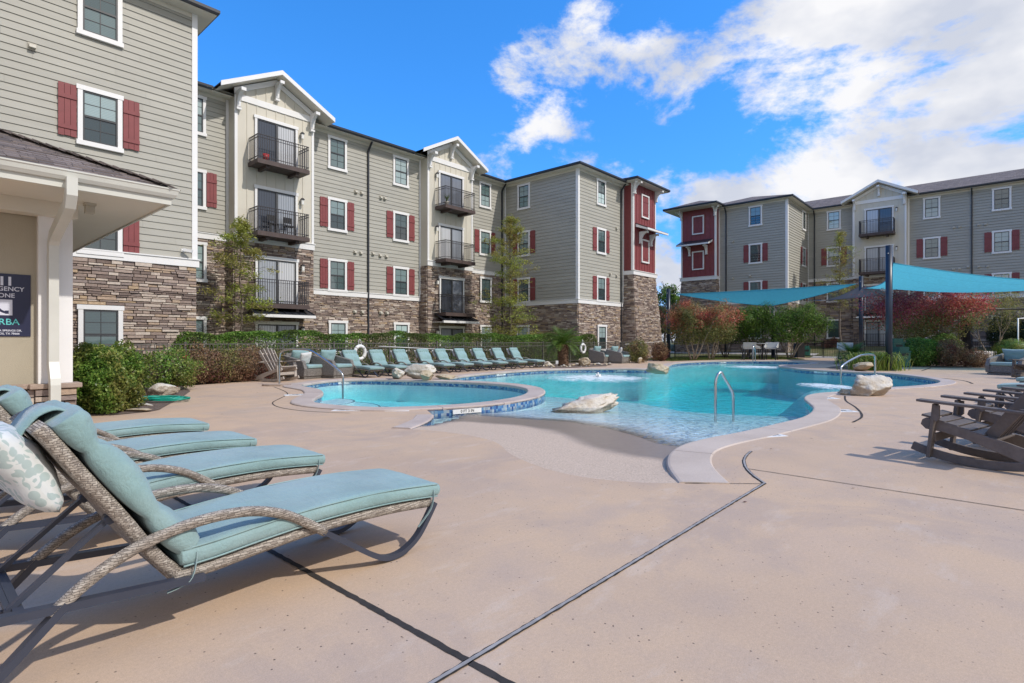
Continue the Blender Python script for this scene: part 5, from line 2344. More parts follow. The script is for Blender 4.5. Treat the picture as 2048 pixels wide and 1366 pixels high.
# ================================================================= fences
def fence(pts, h, label, mat, step=2.4, pick=0.105, gaps=()):
    root = thing('metal_fence', label, 'fence', (pts[0][0], pts[0][1], 0))
    for a, b in zip(pts[:-1], pts[1:]):
        a, b = Vector((*a, 0)), Vector((*b, 0))
        L = (b - a).length
        n = max(1, round(L / step))
        d = (b - a) / n
        u = d.normalized()
        for k in range(n + 1):
            p = a + d * k
            m = MB()
            m.beam(p, p + Vector((0, 0, h + 0.04)), 0.055, 0.055)
            m.beam(p + Vector((0, 0, h + 0.04)), p + Vector((0, 0, h + 0.07)), 0.075, 0.075)
            world_part(m, 'post', mat, root)
        for k in range(n):
            p, q = a + d * k + u * 0.03, a + d * (k + 1) - u * 0.03
            m = MB()
            for z in (h, h - 0.17, 0.12):
                m.beam(p + Vector((0, 0, z)), q + Vector((0, 0, z)), 0.03, 0.028)
            c = int((q - p).length / pick)
            for i in range(1, c):
                s = p.lerp(q, i / c)
                m.beam(s + Vector((0, 0, 0.06)), s + Vector((0, 0, h)), 0.016, 0.016)
            world_part(m, 'fence_panel', mat, root)
    return root


fence([(-4, 18.25), (32.8, 18.25)], 1.14, 'long olive-grey iron picket fence between the loungers and the clipped hedge', M['fence_paint'])
fence([(36.6, 17.2), (39.0, 14.6), (44.6, 11.4)], 1.18, 'black iron picket fence behind the crape myrtles and high table', M['black'])
fence([(44.6, 9.6), (44.2, 2.0), (43.4, -9)], 1.18, 'black iron picket fence behind the red crape myrtle, right of the gate', M['black'])
gt_ = thing('gate', 'black iron picket gate standing by the dark green litter bin', 'gate', (44.6, 11.35, 0))
for k, (y0, y1) in enumerate(((9.68, 11.32),)):
    m = MB()
    for z in (1.18, 1.0, 0.12):
        m.box(44.585, 44.615, y0, y1, z, z + 0.04)
    for yy in (y0, y1 - 0.04):
        m.box(44.58, 44.62, yy, yy + 0.04, 0.05, 1.26)
    for i in range(1, 15):
        y = y0 + (y1 - y0) * i / 15
        m.box(44.592, 44.608, y - 0.008, y + 0.008, 0.16, 1.2)
    put('gate_panel', m.mesh('gate_panel', M['black']), gt_, -gt_.location)
m = MB()
m.box(44.55, 44.65, 11.1, 11.25, 0.85, 1.05)
put('latch', m.mesh('latch', M['black']), gt_, -gt_.location)


# ================================================================= loungers
def ring_round(w, h, r, n=3):
    """rounded rectangle"""
    out = []
    for cx, cy, a in ((w / 2 - r, h / 2 - r, 0), (-w / 2 + r, h / 2 - r, PI / 2), (-w / 2 + r, -h / 2 + r, PI), (w / 2 - r, -h / 2 + r, 1.5 * PI)):
        for k in range(n + 1):
            t = a + PI / 2 * k / n
            out.append((cx + r * math.cos(t), cy + r * math.sin(t)))
    return out


def ring_cloth(w, h, r, top, nx=18):
    """rounded rectangle with extra points along its upper side, lifted by top(a) for a in -1..1"""
    base = ring_round(w, h, r, 4)
    q = 5
    out = list(base[:q])
    for k in range(1, nx):
        out.append((w / 2 - r - (w - 2 * r) * k / nx, h / 2))
    out += base[q:]
    res = []
    for a, b in out:
        res.append((a, b + (top(a / (w / 2)) if b > 0 else 0.0)))
    return res


def loft(mb, centers, rings, m=0, up=(0, 1, 0)):
    """sweep with a different ring at each station; ring axis a runs along +y, b along the path normal"""
    base = len(mb.v)
    k = len(rings[0])
    P = [Vector(c) for c in centers]
    n = len(P)
    for i in range(n):
        d = (P[min(i + 1, n - 1)] - P[max(i - 1, 0)]).normalized()
        a = Vector(up)
        b = a.cross(d).normalized()
        if b.z < 0 and abs(b.z) > 0.2:
            b = -b
        for ra, rb in rings[i]:
            mb.v.append(tuple(P[i] + a * ra + b * rb))
    for i in range(n - 1):
        for j in range(k):
            j2 = (j + 1) % k
            mb.f.append((base + i * k + j, base + i * k + j2, base + (i + 1) * k + j2, base + (i + 1) * k + j))
            mb.m.append(m)
            mb.sm.append(True)
    mb.f.append(tuple(base + j for j in range(k)))
    mb.f.append(tuple(base + (n - 1) * k + j for j in range(k)))
    mb.m += [m, m]
    mb.sm += [True, True]


def pillow_mesh(name, hx, hy, hz, mat, n=14, wob=0.06, seed=1):
    m = MB()
    base = 0
    r = random.Random(seed)
    for side in (1, -1):
        for i in range(n + 1):
            for j in range(n + 1):
                u, v = -1 + 2 * i / n, -1 + 2 * j / n
                pu = (1 - abs(u) ** 2.6) ** 0.55 if abs(u) < 1 else 0
                pv = (1 - abs(v) ** 2.6) ** 0.55 if abs(v) < 1 else 0
                t = (pu * pv) ** 0.8
                pin = 1 - 0.07 * (1 - abs(u)) * abs(v) ** 3
                pin2 = 1 - 0.07 * (1 - abs(v)) * abs(u) ** 3
                w = noise.noise(Vector((u * 2.2, v * 2.2, side * 3 + seed))) * wob
                m.v.append((u * hx * pin2, v * hy * pin, side * hz * t * (1 + w * 3)))
        for i in range(n):
            for j in range(n):
                a = base + i * (n + 1) + j
                m.f.append((a, a + 1, a + n + 2, a + n + 1))
                m.m.append(0)
                m.sm.append(True)
        base = len(m.v)
    me = m.mesh(name, mat)
    bm = bmesh.new()
    bm.from_mesh(me)
    bmesh.ops.remove_doubles(bm, verts=bm.verts, dist=1e-5)
    bmesh.ops.recalc_face_normals(bm, faces=bm.faces)
    bm.to_mesh(me)
    bm.free()
    return me


def make_lounger(detail=True):
    root = thing('sun_lounger', 'x', 'sun lounger', (0, 0, 0), 0, 'x')
    HWd = 0.30

    def part(mb, name, mat, uv=False, bevel=0.0):
        me = mb.mesh(name, mat)
        if uv:
            auto_uv(me)
        o = put(name, me, root)
        if bevel:
            b = o.modifiers.new('bevel', 'BEVEL')
            b.width = bevel
            b.segments = 2
            b.limit_method = 'ANGLE'
        return o
    deckp = smooth_poly([Vector((x, 0, z)) for x, z in ((0.79, 0.245), (0.95, 0.252), (1.15, 0.272), (1.42, 0.290), (1.7, 0.291), (1.95, 0.280), (2.19, 0.258))], 4, False)
    m = MB()
    ring = ring_round(0.60, 0.055, 0.022, 3)
    loft(m, deckp, [ring] * len(deckp))
    part(m, 'seat_frame', M['wicker'], True)
    backp = smooth_poly([Vector((x, 0, z)) for x, z in ((0.83, 0.235), (0.74, 0.335), (0.60, 0.555), (0.48, 0.735), (0.385, 0.885), (0.352, 0.93))], 4, False)
    m = MB()
    ring = ring_round(0.585, 0.052, 0.022, 3)
    loft(m, backp, [ring] * len(backp))
    part(m, 'backrest', M['wicker'], True)
    # cushions
    cp = smooth_poly([Vector((x, 0, z)) for x, z in ((0.815, 0.325), (0.95, 0.330), (1.15, 0.348), (1.42, 0.366), (1.7, 0.367), (1.95, 0.356), (2.245, 0.328))], 6, False)
    m = MB()
    rings = []
    nn = len(cp)
    for i in range(nn):
        t = i / (nn - 1)
        e = min(1, 0.78 + 3.0 * min(t, 1 - t))
        wv = 1 + 0.03 * math.sin(t * 21)
        rings.append([(a * (0.985 + 0.015 * e), b * e * wv) for a, b in ring_cloth(0.62, 0.086, 0.034, lambda q: (1 - q * q) * 0.010 + noise.noise(Vector((t * 9, q * 2.2, 1.7))) * 0.007 + abs(noise.noise(Vector((t * 16, q * 5 + t * 9, 4.1)))) * -0.006)])
    loft(m, cp, rings)
    part(m, 'seat_cushion', M['cushion'])
    bp = smooth_poly([Vector((x, 0, z)) for x, z in ((0.86, 0.355), (0.79, 0.425), (0.665, 0.61), (0.545, 0.785), (0.462, 0.905), (0.425, 0.955))], 13, False)
    m = MB()
    rings = []
    nn = len(bp)
    for i in range(nn):
        t = i / (nn - 1)
        puff = abs(math.sin(PI * (0.06 + t * 2.88)))
        h = 0.045 + 0.075 * puff ** 0.5
        if t > 0.985 or t < 0.01:
            h *= 0.72
        wd = 0.60 + 0.02 * puff
        pk = (1 - puff) ** 1.5
        rings.append([(a, b + 0.01 * puff) for a, b in ring_cloth(wd, h, h * 0.42, lambda q: pk * 0.007 * math.sin(q * 19 + t * 40) + (1 - q * q) * 0.012 * puff + noise.noise(Vector((t * 11, q * 3.1, 8.3))) * 0.009 - abs(noise.noise(Vector((t * 7 + q * 3, q * 9, 2.2)))) * 0.010, 26)])
    loft(m, bp, rings)
    part(m, 'back_cushion', M['cushion'])
    # piping along the cushion edges
    pm = MB()
    for sy in (-1, 1):
        for off in (0.036, -0.036):
            pm.tube([p + Vector((0, sy * 0.303, off)) for p in cp[1:-1]], 0.0045, 5)
    pm.tube([cp[-1] + Vector((0.002, y_, 0.026)) for y_ in (-0.28, -0.1, 0.1, 0.28)], 0.0045, 5)
    part(pm, 'piping', M['cushion'])
    # head pillow slung behind the backrest on a wide strap
    pl = put('headrest_pillow', pillow_mesh('headrest_pillow', 0.19, 0.285, 0.08, M['pattern'], seed=3), root, (0.325, 0.0, 0.765), (0, rad(60), 0))
    m = MB()
    sp = smooth_poly([Vector((x, 0, z)) for x, z in ((0.505, 0.905), (0.47, 0.96), (0.425, 0.982), (0.37, 0.962), (0.33, 0.91), (0.29, 0.84))], 4, False)
    loft(m, sp, [[(-0.15, -0.004), (0.15, -0.004), (0.15, 0.004), (-0.15, 0.004)]] * len(sp))
    part(m, 'pillow_strap', M['cushion'])
    for sy in (-1, 1):
        y = sy * (HWd + 0.005)
        arm = smooth_poly([Vector((x, y, z)) for x, z in ((0.385, 0.245), (0.48, 0.325), (0.61, 0.402), (0.77, 0.452), (0.93, 0.472), (1.1, 0.461), (1.24, 0.418), (1.34, 0.362), (1.475, 0.268))], 4, False)
        m = MB()
        m.sweep(arm, ring_round(0.046, 0.042, 0.016, 2), 0, True, True, up=(0, 1, 0))
        part(m, 'armrest', M['wicker'], True)
        leg = smooth_poly([Vector((x, y, z)) for x, z in ((1.46, 0.275), (1.62, 0.165), (1.77, 0.062), (1.84, 0.028), (1.92, 0.022), (2.0, 0.045), (2.08, 0.10), (2.20, 0.262))], 5, False)
        m = MB()
        m.sweep(leg, [(-.014, -.02), (.014, -.02), (.014, .02), (-.014, .02)], 0, False, True, up=(0, 1, 0))
        part(m, 'leg', M['frame'])
        m = MB()
        m.beam((0.43, y, 0.275), (0.16, y, 0.0), 0.028, 0.045, 0, (0, 1, 0))
        part(m, 'leg', M['frame'])
        m = MB()
        m.beam((0.90, y - sy * 0.0, 0.225), (0.02, y, 0.298), 0.030, 0.042, 0, (0, 1, 0))
        part(m, 'side_rail', M['frame'])
    m = MB()
    for x, z in ((0.05, 0.295), (0.30, 0.272)):
        m.beam((x, -HWd + .012, z), (x, HWd - .012, z), 0.03, 0.025)
    for sy in (-0.17, 0.17):
        m.beam((0.05, sy, 0.272), (0.30, sy, 0.25), 0.02, 0.02)
        for k in range(3):
            m.beam((0.09 + 0.06 * k, sy, 0.275), (0.105 + 0.06 * k, sy, 0.315), 0.012, 0.02)
    m.beam((0.20, -HWd + .012, 0.045), (0.20, HWd - .012, 0.045), 0.022, 0.022)
    part(m, 'crossbar', M['frame'])
    m = MB()
    for sy in (-0.22, 0.22):
        m.beam((0.575, sy, 0.535), (0.27, sy, 0.27), 0.018, 0.03, 0, (0, 1, 0))
        m.tube([(0.575, sy - .03, 0.535), (0.575, sy + .03, 0.535)], 0.018, 8)
    m.beam((0.275, -0.22, 0.275), (0.275, 0.22, 0.275), 0.018, 0.018)
    part(m, 'back_support', M['frame'])
    for x, z, y, ln in ((0.87, 0.30, 0.312, 0.10), (2.19, 0.30, 0.312, 0.16)):
        for sy in (-1, 1):
            m = MB()
            q = [Vector((x, sy * (y - .004), z + 0.04)), Vector((x - 0.005, sy * (y + 0.006), z)), Vector((x - 0.03, sy * (y + 0.008), z - 0.07)), Vector((x - 0.11, sy * (y - 0.01), z - ln))]
            m.sweep(smooth_poly(q, 4, False), [(-.007, -.0015), (.007, -.0015), (.007, .0015), (-.007, .0015)], 0, False, True)
            part(m, 'tie', M['tie'])
    return root


LNG = make_lounger()
near_rows = [(0.0, 2.90, 'seafoam wicker sun lounger in the foreground, nearest the camera'),
             (-0.02, 4.22, 'seafoam wicker sun lounger just behind the nearest one in the foreground row'),
             (-0.06, 5.33, 'seafoam wicker sun lounger in the foreground row, second from the clubhouse end'),
             (0.0, 6.62, 'seafoam wicker sun lounger in the foreground row, farthest back towards the clubhouse bush')]
for i, (x, y, lab) in enumerate(near_rows):
    o = LNG if i == 0 else copy_tree(LNG)
    o.location = (x, y, 0)
    tag(o, lab, 'sun lounger', 'sun loungers lined up in the foreground')
far_px = [692, 746, 792, 840, 874, 913, 951, 989, 1022]
far_lab = ['seafoam lounger beside the wicker armchair, under the left life ring',
           'seafoam lounger directly right of the hanging left life ring',
           'seafoam lounger half hidden behind the left part of the rim boulders',
           'seafoam lounger behind the right end of the white boulder group',
           'seafoam lounger in the fence row right after the boulder group',
           'middle seafoam lounger of the five right of the boulders along the fence',
           'third seafoam lounger from the sago palm in the row along the fence',
           'seafoam lounger next to last before the sago palm in the row along the fence',
           'last seafoam lounger of the fence row, nearest the sago palm']
for px, lab in zip(far_px, far_lab):
    d = ray(px, 700)
    hy = 17.75
    hx = d[0] * (17.35 / d[1])
    o = copy_tree(LNG)
    o.location = (hx + 0.1, hy, 0)
    o.scale = (0.93, 0.93, 0.93)
    o.rotation_euler = (0, 0, -PI / 2 + RND.uniform(-0.05, 0.05))
    tag(o, lab, 'sun lounger', 'sun loungers in a row along the fence')
    for ch in KIDS(o):
        if ch.name.startswith('headrest_pillow'):
            ch.data = ch.data.copy()
            ch.data.materials[0] = M['pillow_white']
for px, py, lab in ((2003, 772, 'seafoam lounger, only its foot end showing beyond the third rocking chair'),
                    (2040, 758, 'seafoam lounger with only its foot end showing below the right wicker armchair')):
    p = at(px, py, 0.36)
    o = copy_tree(LNG)
    o.location = (p[0] + 0.2, p[1] - 2.2, 0)
    o.rotation_euler = (0, 0, PI / 2 - 0.12)
    tag(o, lab, 'sun lounger', 'sun loungers at the right edge')


# ================================================================= slatted lounge chairs
def make_adirondack(mat, rocker, label, cat='rocking chair'):
    """local frame: front is +y, seat 0.56 wide"""
    root = thing('rocking_chair' if rocker else 'adirondack_chair', label, cat)

    def part(mb, name, bevel=0.006):
        return mb.build(name, mat, root, bevel)
    for sx in (-1, 1):
        x = sx * 0.285
        m = MB()      # side stringer: curved seat support running down to the back foot
        top = [(0.47, 0.425), (0.44, 0.445), (0.36, 0.44), (0.2, 0.395), (0.0, 0.33), (-0.2, 0.285), (-0.5, 0.185), (-0.66, 0.12)]
        bot = [(-0.66, 0.03 if rocker else 0.0), (-0.42, 0.06), (-0.2, 0.15), (0.1, 0.265), (0.3, 0.315), (0.44, 0.33), (0.485, 0.375)]
        m.prism(top + bot, lambda a, b, k: (k, a, b), x - 0.017, x + 0.017)
        part(m, 'seat_rail')
        xa = sx * 0.325
        m = MB()
        m.beam((xa, 0.40, 0.045), (xa, 0.345, 0.60), 0.034, 0.095, 0, (1, 0, 0))
        part(m, 'leg')
        m = MB()
        m.prism([(0.30, 0.59), (0.30, 0.45), (0.33, 0.42), (0.36, 0.45), (0.36, 0.59)], lambda a, b, k: (k, a, b), xa + sx * 0.018, xa + sx * 0.05)
        part(m, 'arm_bracket', 0.003)
        m = MB()
        xo = sx * 0.345
        arm = [(xo - 0.065, 0.49), (xo + 0.065, 0.49), (xo + 0.075, 0.40), (xo + 0.05, 0.0), (xo + sx * 0.03 + 0.035, -0.36), (xo + sx * 0.03 - 0.035, -0.36), (xo - 0.05, 0.0), (xo - 0.075, 0.40)]
        m.prism(arm, lambda a, b, k: (a, b, 0.618 + k - 0.06 * (0.49 - b)), 0, 0.026)
        part(m, 'armrest')
        if rocker:
            m = MB()
            c, r0 = (0.0, 1.78), 1.78
            up_, dn = [], []
            for k in range(15):
                a = -PI / 2 + (-0.40 + 0.74 * k / 14)
                dn.append((-0.02 + r0 * math.cos(a), c[1] + r0 * math.sin(a)))
                up_.append((-0.02 + (r0 - 0.085) * math.cos(a), c[1] + (r0 - 0.085) * math.sin(a)))
            m.prism(dn + up_[::-1], lambda a, b, k: (k, a, b), xa - 0.035 * sx - 0.017, xa - 0.035 * sx + 0.017)
            part(m, 'rocker')
    for k in range(6):
        t = k / 5
        y = 0.43 - 0.105 * k
        z = 0.462 - (0.0 if k == 0 else 0.012) - 0.026 * k - 0.003 * k * k * 0.3
        m = MB()
        m.beam((-0.30, y, z), (0.30, y, z), 0.096, 0.022, 0, (0, -0.22, 1))
        part(m, 'seat_slat', 0.004)
    tops = [0.93, 0.99, 1.015, 0.99, 0.93]
    for k in range(5):
        x = -0.232 + 0.116 * k
        fan = (k - 2) * 0.018
        m = MB()
        b0 = Vector((x * 0.92, -0.06, 0.30))
        b1 = Vector((x + fan, -0.50, tops[k]))
        m.beam(b0, b1, 0.104, 0.022, 0, (0, -1, 0.6))
        part(m, 'back_slat', 0.004)
    m = MB()
    m.beam((-0.36, -0.345, 0.595), (0.36, -0.345, 0.595), 0.07, 0.03)
    m.beam((-0.28, -0.46, 0.84), (0.28, -0.46, 0.84), 0.022, 0.07, 0, (0, 1, -.5))
    part(m, 'back_brace')
    m = MB()
    m.beam((-0.31, 0.365, 0.25), (0.31, 0.365, 0.25), 0.028, 0.085)
    part(m, 'front_stretcher')
    return root


RK = make_adirondack(M['poly'], True, 'dark brown slatted rocking chair nearest the camera at the right edge')
RROT = -0.23
base = Vector((7.36, 0.10, 0))
stepv = Vector((1.28, -0.33, 0))
for k, lab in enumerate(('dark brown slatted rocking chair nearest the camera at the right edge',
                         'dark brown slatted rocking chair, second along the right edge behind the nearest one',
                         'dark brown slatted rocking chair, third along the right edge, only its arms showing')):
    o = RK if k == 0 else copy_tree(RK)
    o.location = base + stepv * k
    o.rotation_euler = (0, 0, RROT)
    tag(o, lab, 'rocking chair', 'rocking chairs in a row at the right edge')
AD = make_adirondack(M['poly_pale'], True, 'sun-bleached slatted rocking chair between the dry shrubs and the wicker armchairs')
AD.location = (*fd(556, 16.9)[:2], 0)
AD.rotation_euler = (0, 0, rad(-163))
o = copy_tree(RK)
o.location = (24.6, -0.75, 0)
o.rotation_euler = (0, 0, rad(60))
tag(o, 'brown slatted chair half out of frame in front of the right wicker armchair', 'rocking chair')


def make_wicker_chair(label, w=0.86):
    """deep woven armchair; front is +y"""
    root = thing('wicker_armchair', label, 'armchair', (0, 0, 0), 0, 'x')

    def part(mb, name, mat, uv=False):
        me = mb.mesh(name, mat)
        if uv:
            auto_uv(me)
        o = put(name, me, root)
        b = o.modifiers.new('bevel', 'BEVEL')
        b.width = 0.018
        b.segments = 2
        b.limit_method = 'ANGLE'
        return o
    m = MB()
    m.box(-w / 2 + .03, w / 2 - .03, -0.38, 0.38, 0.0, 0.075)
    part(m, 'plinth', M['wicker_big'], True)
    m = MB()
    m.box(-w / 2 + .11, w / 2 - .11, -0.36, 0.41, 0.08, 0.32)
    part(m, 'seat_base', M['wicker_big'], True)
    for sx in (-1, 1):
        m = MB()
        prof = [(-0.42, 0.08), (0.40, 0.08), (0.43, 0.32), (0.34, 0.56), (-0.15, 0.67), (-0.46, 0.74), (-0.48, 0.5)]
        x = sx * (w / 2 - 0.055)
        m.prism(prof, lambda a, b, k: (k, a, b), x - 0.055, x + 0.055)
        part(m, 'armrest', M['wicker_big'], True)
    m = MB()
    m.prism([(-0.34, 0.3), (-0.42, 0.08), (-0.5, 0.78), (-0.43, 0.79)], lambda a, b, k: (k, a, b), -w / 2 + 0.11, w / 2 - 0.11)
    part(m, 'backrest', M['wicker_big'], True)
    m = MB()
    m.box(-w / 2 + .12, w / 2 - .12, -0.30, 0.44, 0.322, 0.44)
    o = part(m, 'seat_cushion', M['cushion'])
    o.modifiers[0].width = 0.045
    o.modifiers[0].segments = 4
    put('back_cushion', pillow_mesh('back_cushion', 0.31, 0.25, 0.10, M['cushion'], seed=5), root, (0, -0.27, 0.66), (rad(72), 0, 0))
    return root


WC = make_wicker_chair('x')
wc_list = [(612, 18.3, rad(-166), 'grey wicker armchair with a white throw pillow, second seat left of the left life ring'),
           (668, 18.7, rad(-164), 'grey wicker armchair with plain seafoam cushions, just left of the left life ring'),
           (1203, 30.6, rad(-178), 'grey wicker armchair right of the right life ring, left of the pair'),
           (1238, 30.4, rad(-178), 'grey wicker armchair with white pillow, right of the pair by the stone tower'),
           ]
for i, (px, d, rz, lab) in enumerate(wc_list):
    o = WC if i == 0 else copy_tree(WC)
    o.location = fd(px, d)
    o.rotation_euler = (0, 0, rz)
    o.scale = (1.15, 1.15, 1.05)
    tag(o, lab, 'armchair', 'grey wicker armchairs around the pool')
o = copy_tree(WC)
o.location = fd(2022, 20.0)
o.rotation_euler = (0, 0, rad(62))
o.scale = (1.3, 1.15, 1.05)
tag(o, 'grey wicker armchair facing the pool at the right edge of the deck', 'armchair', 'grey wicker armchairs around the pool')
for px, d, rz, lab in ((610, 18.1, rad(-166), 'white throw pillow leaning on the left wicker armchair'),
                       (1240, 30.2, rad(-150), 'white throw pillow leaning on the wicker armchair by the stone tower')):
    p = put('throw_pillow', pillow_mesh('throw_pillow', 0.23, 0.23, 0.08, M['pillow_white'], seed=int(px)), None, fd(px, d, 0.66), (rad(64), 0.1, rz))
    tag(p, lab, 'pillow')

# ================================================================= handrails, rings, poles, boulders
def rail(label, pts, r=0.024, feet=(), cat='handrail'):
    m = MB()
    P = smooth_poly([Vector(p) for p in pts], 5, False)
    m.tube(P, r, 10)
    o = m.build('handrail', M['steel'])
    tag(o, label, cat)
    for f in feet:
        k = MB()
        k.tube([Vector(f), Vector(f) + Vector((0, 0, 0.025))], r * 2.2, 14)
        put('base_plate', k.mesh('base_plate', M['steel']), o)
    return o


def bend(p, q, r=0.12):
    return p


A = Vector((*at(559, 770), 0))
B = Vector((8.05, 13.25, -0.5))
d = Vector((B.x - A.x, B.y - A.y, 0)).normalized()
top = 0.99
mid = A + d * 1.05
rail('long steel handrail stepping down into the small round pool', [A, A + Vector((0, 0, top - .2)), A + Vector((0, 0, top - 0.06)) + d * 0.05, A + Vector((0, 0, top)) + d * 0.2, A + Vector((0, 0, top)) + d * 0.95,
     A + Vector((0, 0, top - 0.05)) + d * 1.12, Vector((B.x, B.y, 0.42)) - d * 0.10, Vector((B.x, B.y, 0.30)), Vector((B.x, B.y, 0.1)), B], 0.026, [A])
A = Vector((*at(1431, 831, -0.15), -0.42))
B = Vector((*at(1466, 828, -0.15), -0.42))
d = Vector((B.x - A.x, B.y - A.y, 0)).normalized()
L = (B - A).length
rail('short steel grab rail standing in the water at the edge of the shallow shelf', [A, A + Vector((0, 0, 0.7)), A + Vector((0, 0, 0.92)) + d * 0.01, A + Vector((0, 0, 1.04)) + d * 0.07, A + Vector((0, 0, 1.07)) + d * 0.15,
     A + Vector((0, 0, 1.0)) + d * 0.2, A + Vector((0, 0, 0.72)) + d * (L - 0.04), B + Vector((0, 0, 0.62)), B], 0.024, [A])
A = Vector((*fd(1682, 18.6)[:2], -0.5))
B = Vector((*fd(1750, 20.0)[:2], 0))
d = Vector((B.x - A.x, B.y - A.y, 0)).normalized()
L = Vector((B.x - A.x, B.y - A.y, 0)).length
rail('steel handrail behind the big white boulder on the right', [A, A + Vector((0, 0, 0.78)), A + Vector((0, 0, 0.86)) + d * 0.03, B + Vector((0, 0, 0.70)) - d * L * 0.5, B + Vector((0, 0, 0.74)) - d * (L * .38), B + Vector((0, 0, 0.74)) - d * 0.2, B + Vector((0, 0, 0.70)) - d * 0.03, B + Vector((0, 0, 0.6)), B], 0.034, [B])
A = Vector((*fd(1506, 31.5)[:2], -0.4))
d = (Vector((*fd(1512, 32.5)[:2], 0)) - Vector((A.x, A.y, 0))).normalized()
rail('thin white handrail at the far edge of the pool in front of the high table', [A, A + Vector((0, 0, 0.9)), A + Vector((0, 0, 1.3)) + d * 0.12, A + Vector((0, 0, 1.36)) + d * 0.3, A + Vector((0, 0, 1.1)) + d * 0.8, A + Vector((0, 0, 0.4)) + d * 0.85], 0.028)


def life_ring(px, py, depthY, label):
    d = ray(px, py)
    t = depthY / d[1]
    c = Vector((d[0] * t, depthY, EYE + d[2] * t))
    m = MB()
    R_, r = 0.215, 0.066
    pts = [Vector((R_ * math.cos(2 * PI * k / 28), 0, R_ * 1.12 * math.sin(2 * PI * k / 28))) for k in range(29)]
    m.tube(pts, r, 10, caps=False)
    o = m.build('life_ring', M['white'])
    o.location = c
    tag(o, label, 'life ring', 'life rings on the pool fence')
    b = MB()
    for k in range(4):
        a = PI / 4 + k * PI / 2
        p = Vector((R_ * math.cos(a), 0, R_ * 1.12 * math.sin(a)))
        q = Vector((-math.sin(a), 0, math.cos(a))) * 0.025
        b.tube([p - q, p + q], r + 0.004, 10)
    put('band', b.mesh('band', M['sling']), o)
    h = MB()
    h.tube([Vector((-0.07, 0, 0.22)), Vector((-0.03, 0.02, 0.46)), Vector((0.0, 0.03, 0.5)), Vector((0.04, 0.02, 0.46)), Vector((0.09, 0, 0.2))], 0.009, 5)
    put('rope', h.mesh('rope', M['white']), o)


life_ring(720, 705, 17.95, 'white life ring hanging on the fence above the left end of the lounger row')
life_ring(1166, 697, 17.98, 'white life ring hanging on the fence right of the sago palm')


M['limestone_beach'] = rock_mat('beach_limestone', (0.68, 0.62, 0.54), (0.40, 0.30, 0.20), (0.24, 0.19, 0.14))


def skimmer(p, q, label):
    m = MB()
    m.tube([p, q], 0.014, 6)
    m.tube([q, q + (q - p).normalized() * 0.25], 0.02, 6)
    tag(m.build('skimmer_pole', M['white']), label, 'pole', 'skimmer poles on the fence')


def onY(px, py, Y):
    d = ray(px, py)
    t = Y / d[1]
    return Vector((d[0] * t, Y, EYE + d[2] * t))


skimmer(onY(758, 692.5, 17.98), onY(900, 699.5, 17.98), 'long white skimmer pole hung on the fence above the middle loungers')
skimmer(onY(1250, 688.5, 18.02), onY(1318, 683.5, 18.02), 'white skimmer pole hung on the fence in front of the stone tower')


def boulder(label, loc, size, seed, mat, rz=0.0, flat=0.5, sub=4, cuts=15, rough=0.10, sink=0.2):
    bm = bmesh.new()
    bmesh.ops.create_icosphere(bm, subdivisions=sub, radius=1.0)
    r = random.Random(seed)
    planes = []
    for k in range(cuts):
        n = Vector((r.gauss(0, 1), r.gauss(0, 1), r.gauss(0, 0.8))).normalized()
        planes.append((n, r.uniform(0.40, 0.74)))
    planes.append((Vector((0.05, -0.05, 1)).normalized(), flat))
    off = Vector((seed * 1.7, seed * 0.3, 0))
    for v in bm.verts:
        p = v.co.copy()
        for n, dd in planes:
            s = p.dot(n)
            if s > dd:
                p -= n * (s - dd) * 0.97
        nn = v.co.normalized()
        p += nn * (noise.fractal(p * 1.6 + off, 0.9, 2.0, 4) * rough)
        p += nn * (noise.ridged_multi_fractal(p * 3.1 + off, 0.9, 2.1, 3, 1.0, 2.0) - 1.0) * rough * 0.95
        v.co = Vector((p.x * size[0], p.y * size[1], (p.z + flat * 0) * size[2]))
    zmin = min(v.co.z for v in bm.verts)
    for v in bm.verts:
        v.co.z -= zmin + size[2] * sink
    me = bpy.data.meshes.new('boulder')
    bm.to_mesh(me)
    bm.free()
    me.polygons.foreach_set('use_smooth', [True] * len(me.polygons))
    me.materials.append(mat)
    o = put('boulder', me, None, loc, (0, 0, rz))
    tag(o, label, 'boulder')
    return o


W_, T_ = M['limestone'], M['limestone_tan']
boulder('big white limestone boulder on the rim between the small and big pools', fd(842, 17.6, 0.03), (0.74, 0.5, 0.29), 3, W_, FR, 0.75)
boulder('rough brown-white boulder leaning on the left side of the big rim boulder', fd(795, 17.5, 0.03), (0.33, 0.40, 0.28), 8, W_, FR, 0.8)
boulder('low pitted tan rock lying at the foot of the big rim boulder', fd(853, 16.9, 0.03), (0.36, 0.28, 0.22), 12, T_, FR, 0.6)
boulder('flat grey rubble rock right of the rim boulders', fd(893, 17.3, 0.03), (0.5, 0.3, 0.14), 14, T_, FR, 0.6)
boulder('long flat white slab of limestone lying in the shallow beach water', (*at(1175, 816, -0.15), -0.27), (1.22, 0.60, 0.23), 23, M['limestone_beach'], FR + 0.35, 0.55, rough=0.13).rotation_euler = (0.04, -0.16, FR + 0.35)
boulder('tan square limestone block on the far rim of the pool left of the far cove', fd(1320, 23.0, -0.10), (0.72, 0.62, 0.30), 33, T_, FR, 0.7, rough=0.1)
boulder('large white angular boulder on the pool edge at the right', fd(1732, 12.6, 0.0), (0.60, 0.48, 0.34), 44, W_, FR + 0.2, 0.62, rough=0.14, sink=0.12)
boulder('flat tan rock at the left foot of the large white boulder on the right', fd(1692, 12.75, 0.0), (0.22, 0.2, 0.10), 52, T_, FR, 0.7)
boulder('long low tan rock in the lily bed behind the right handrail', fd(1722, 22.5, 0.0), (0.56, 0.4, 0.27), 61, T_, FR, 0.7)
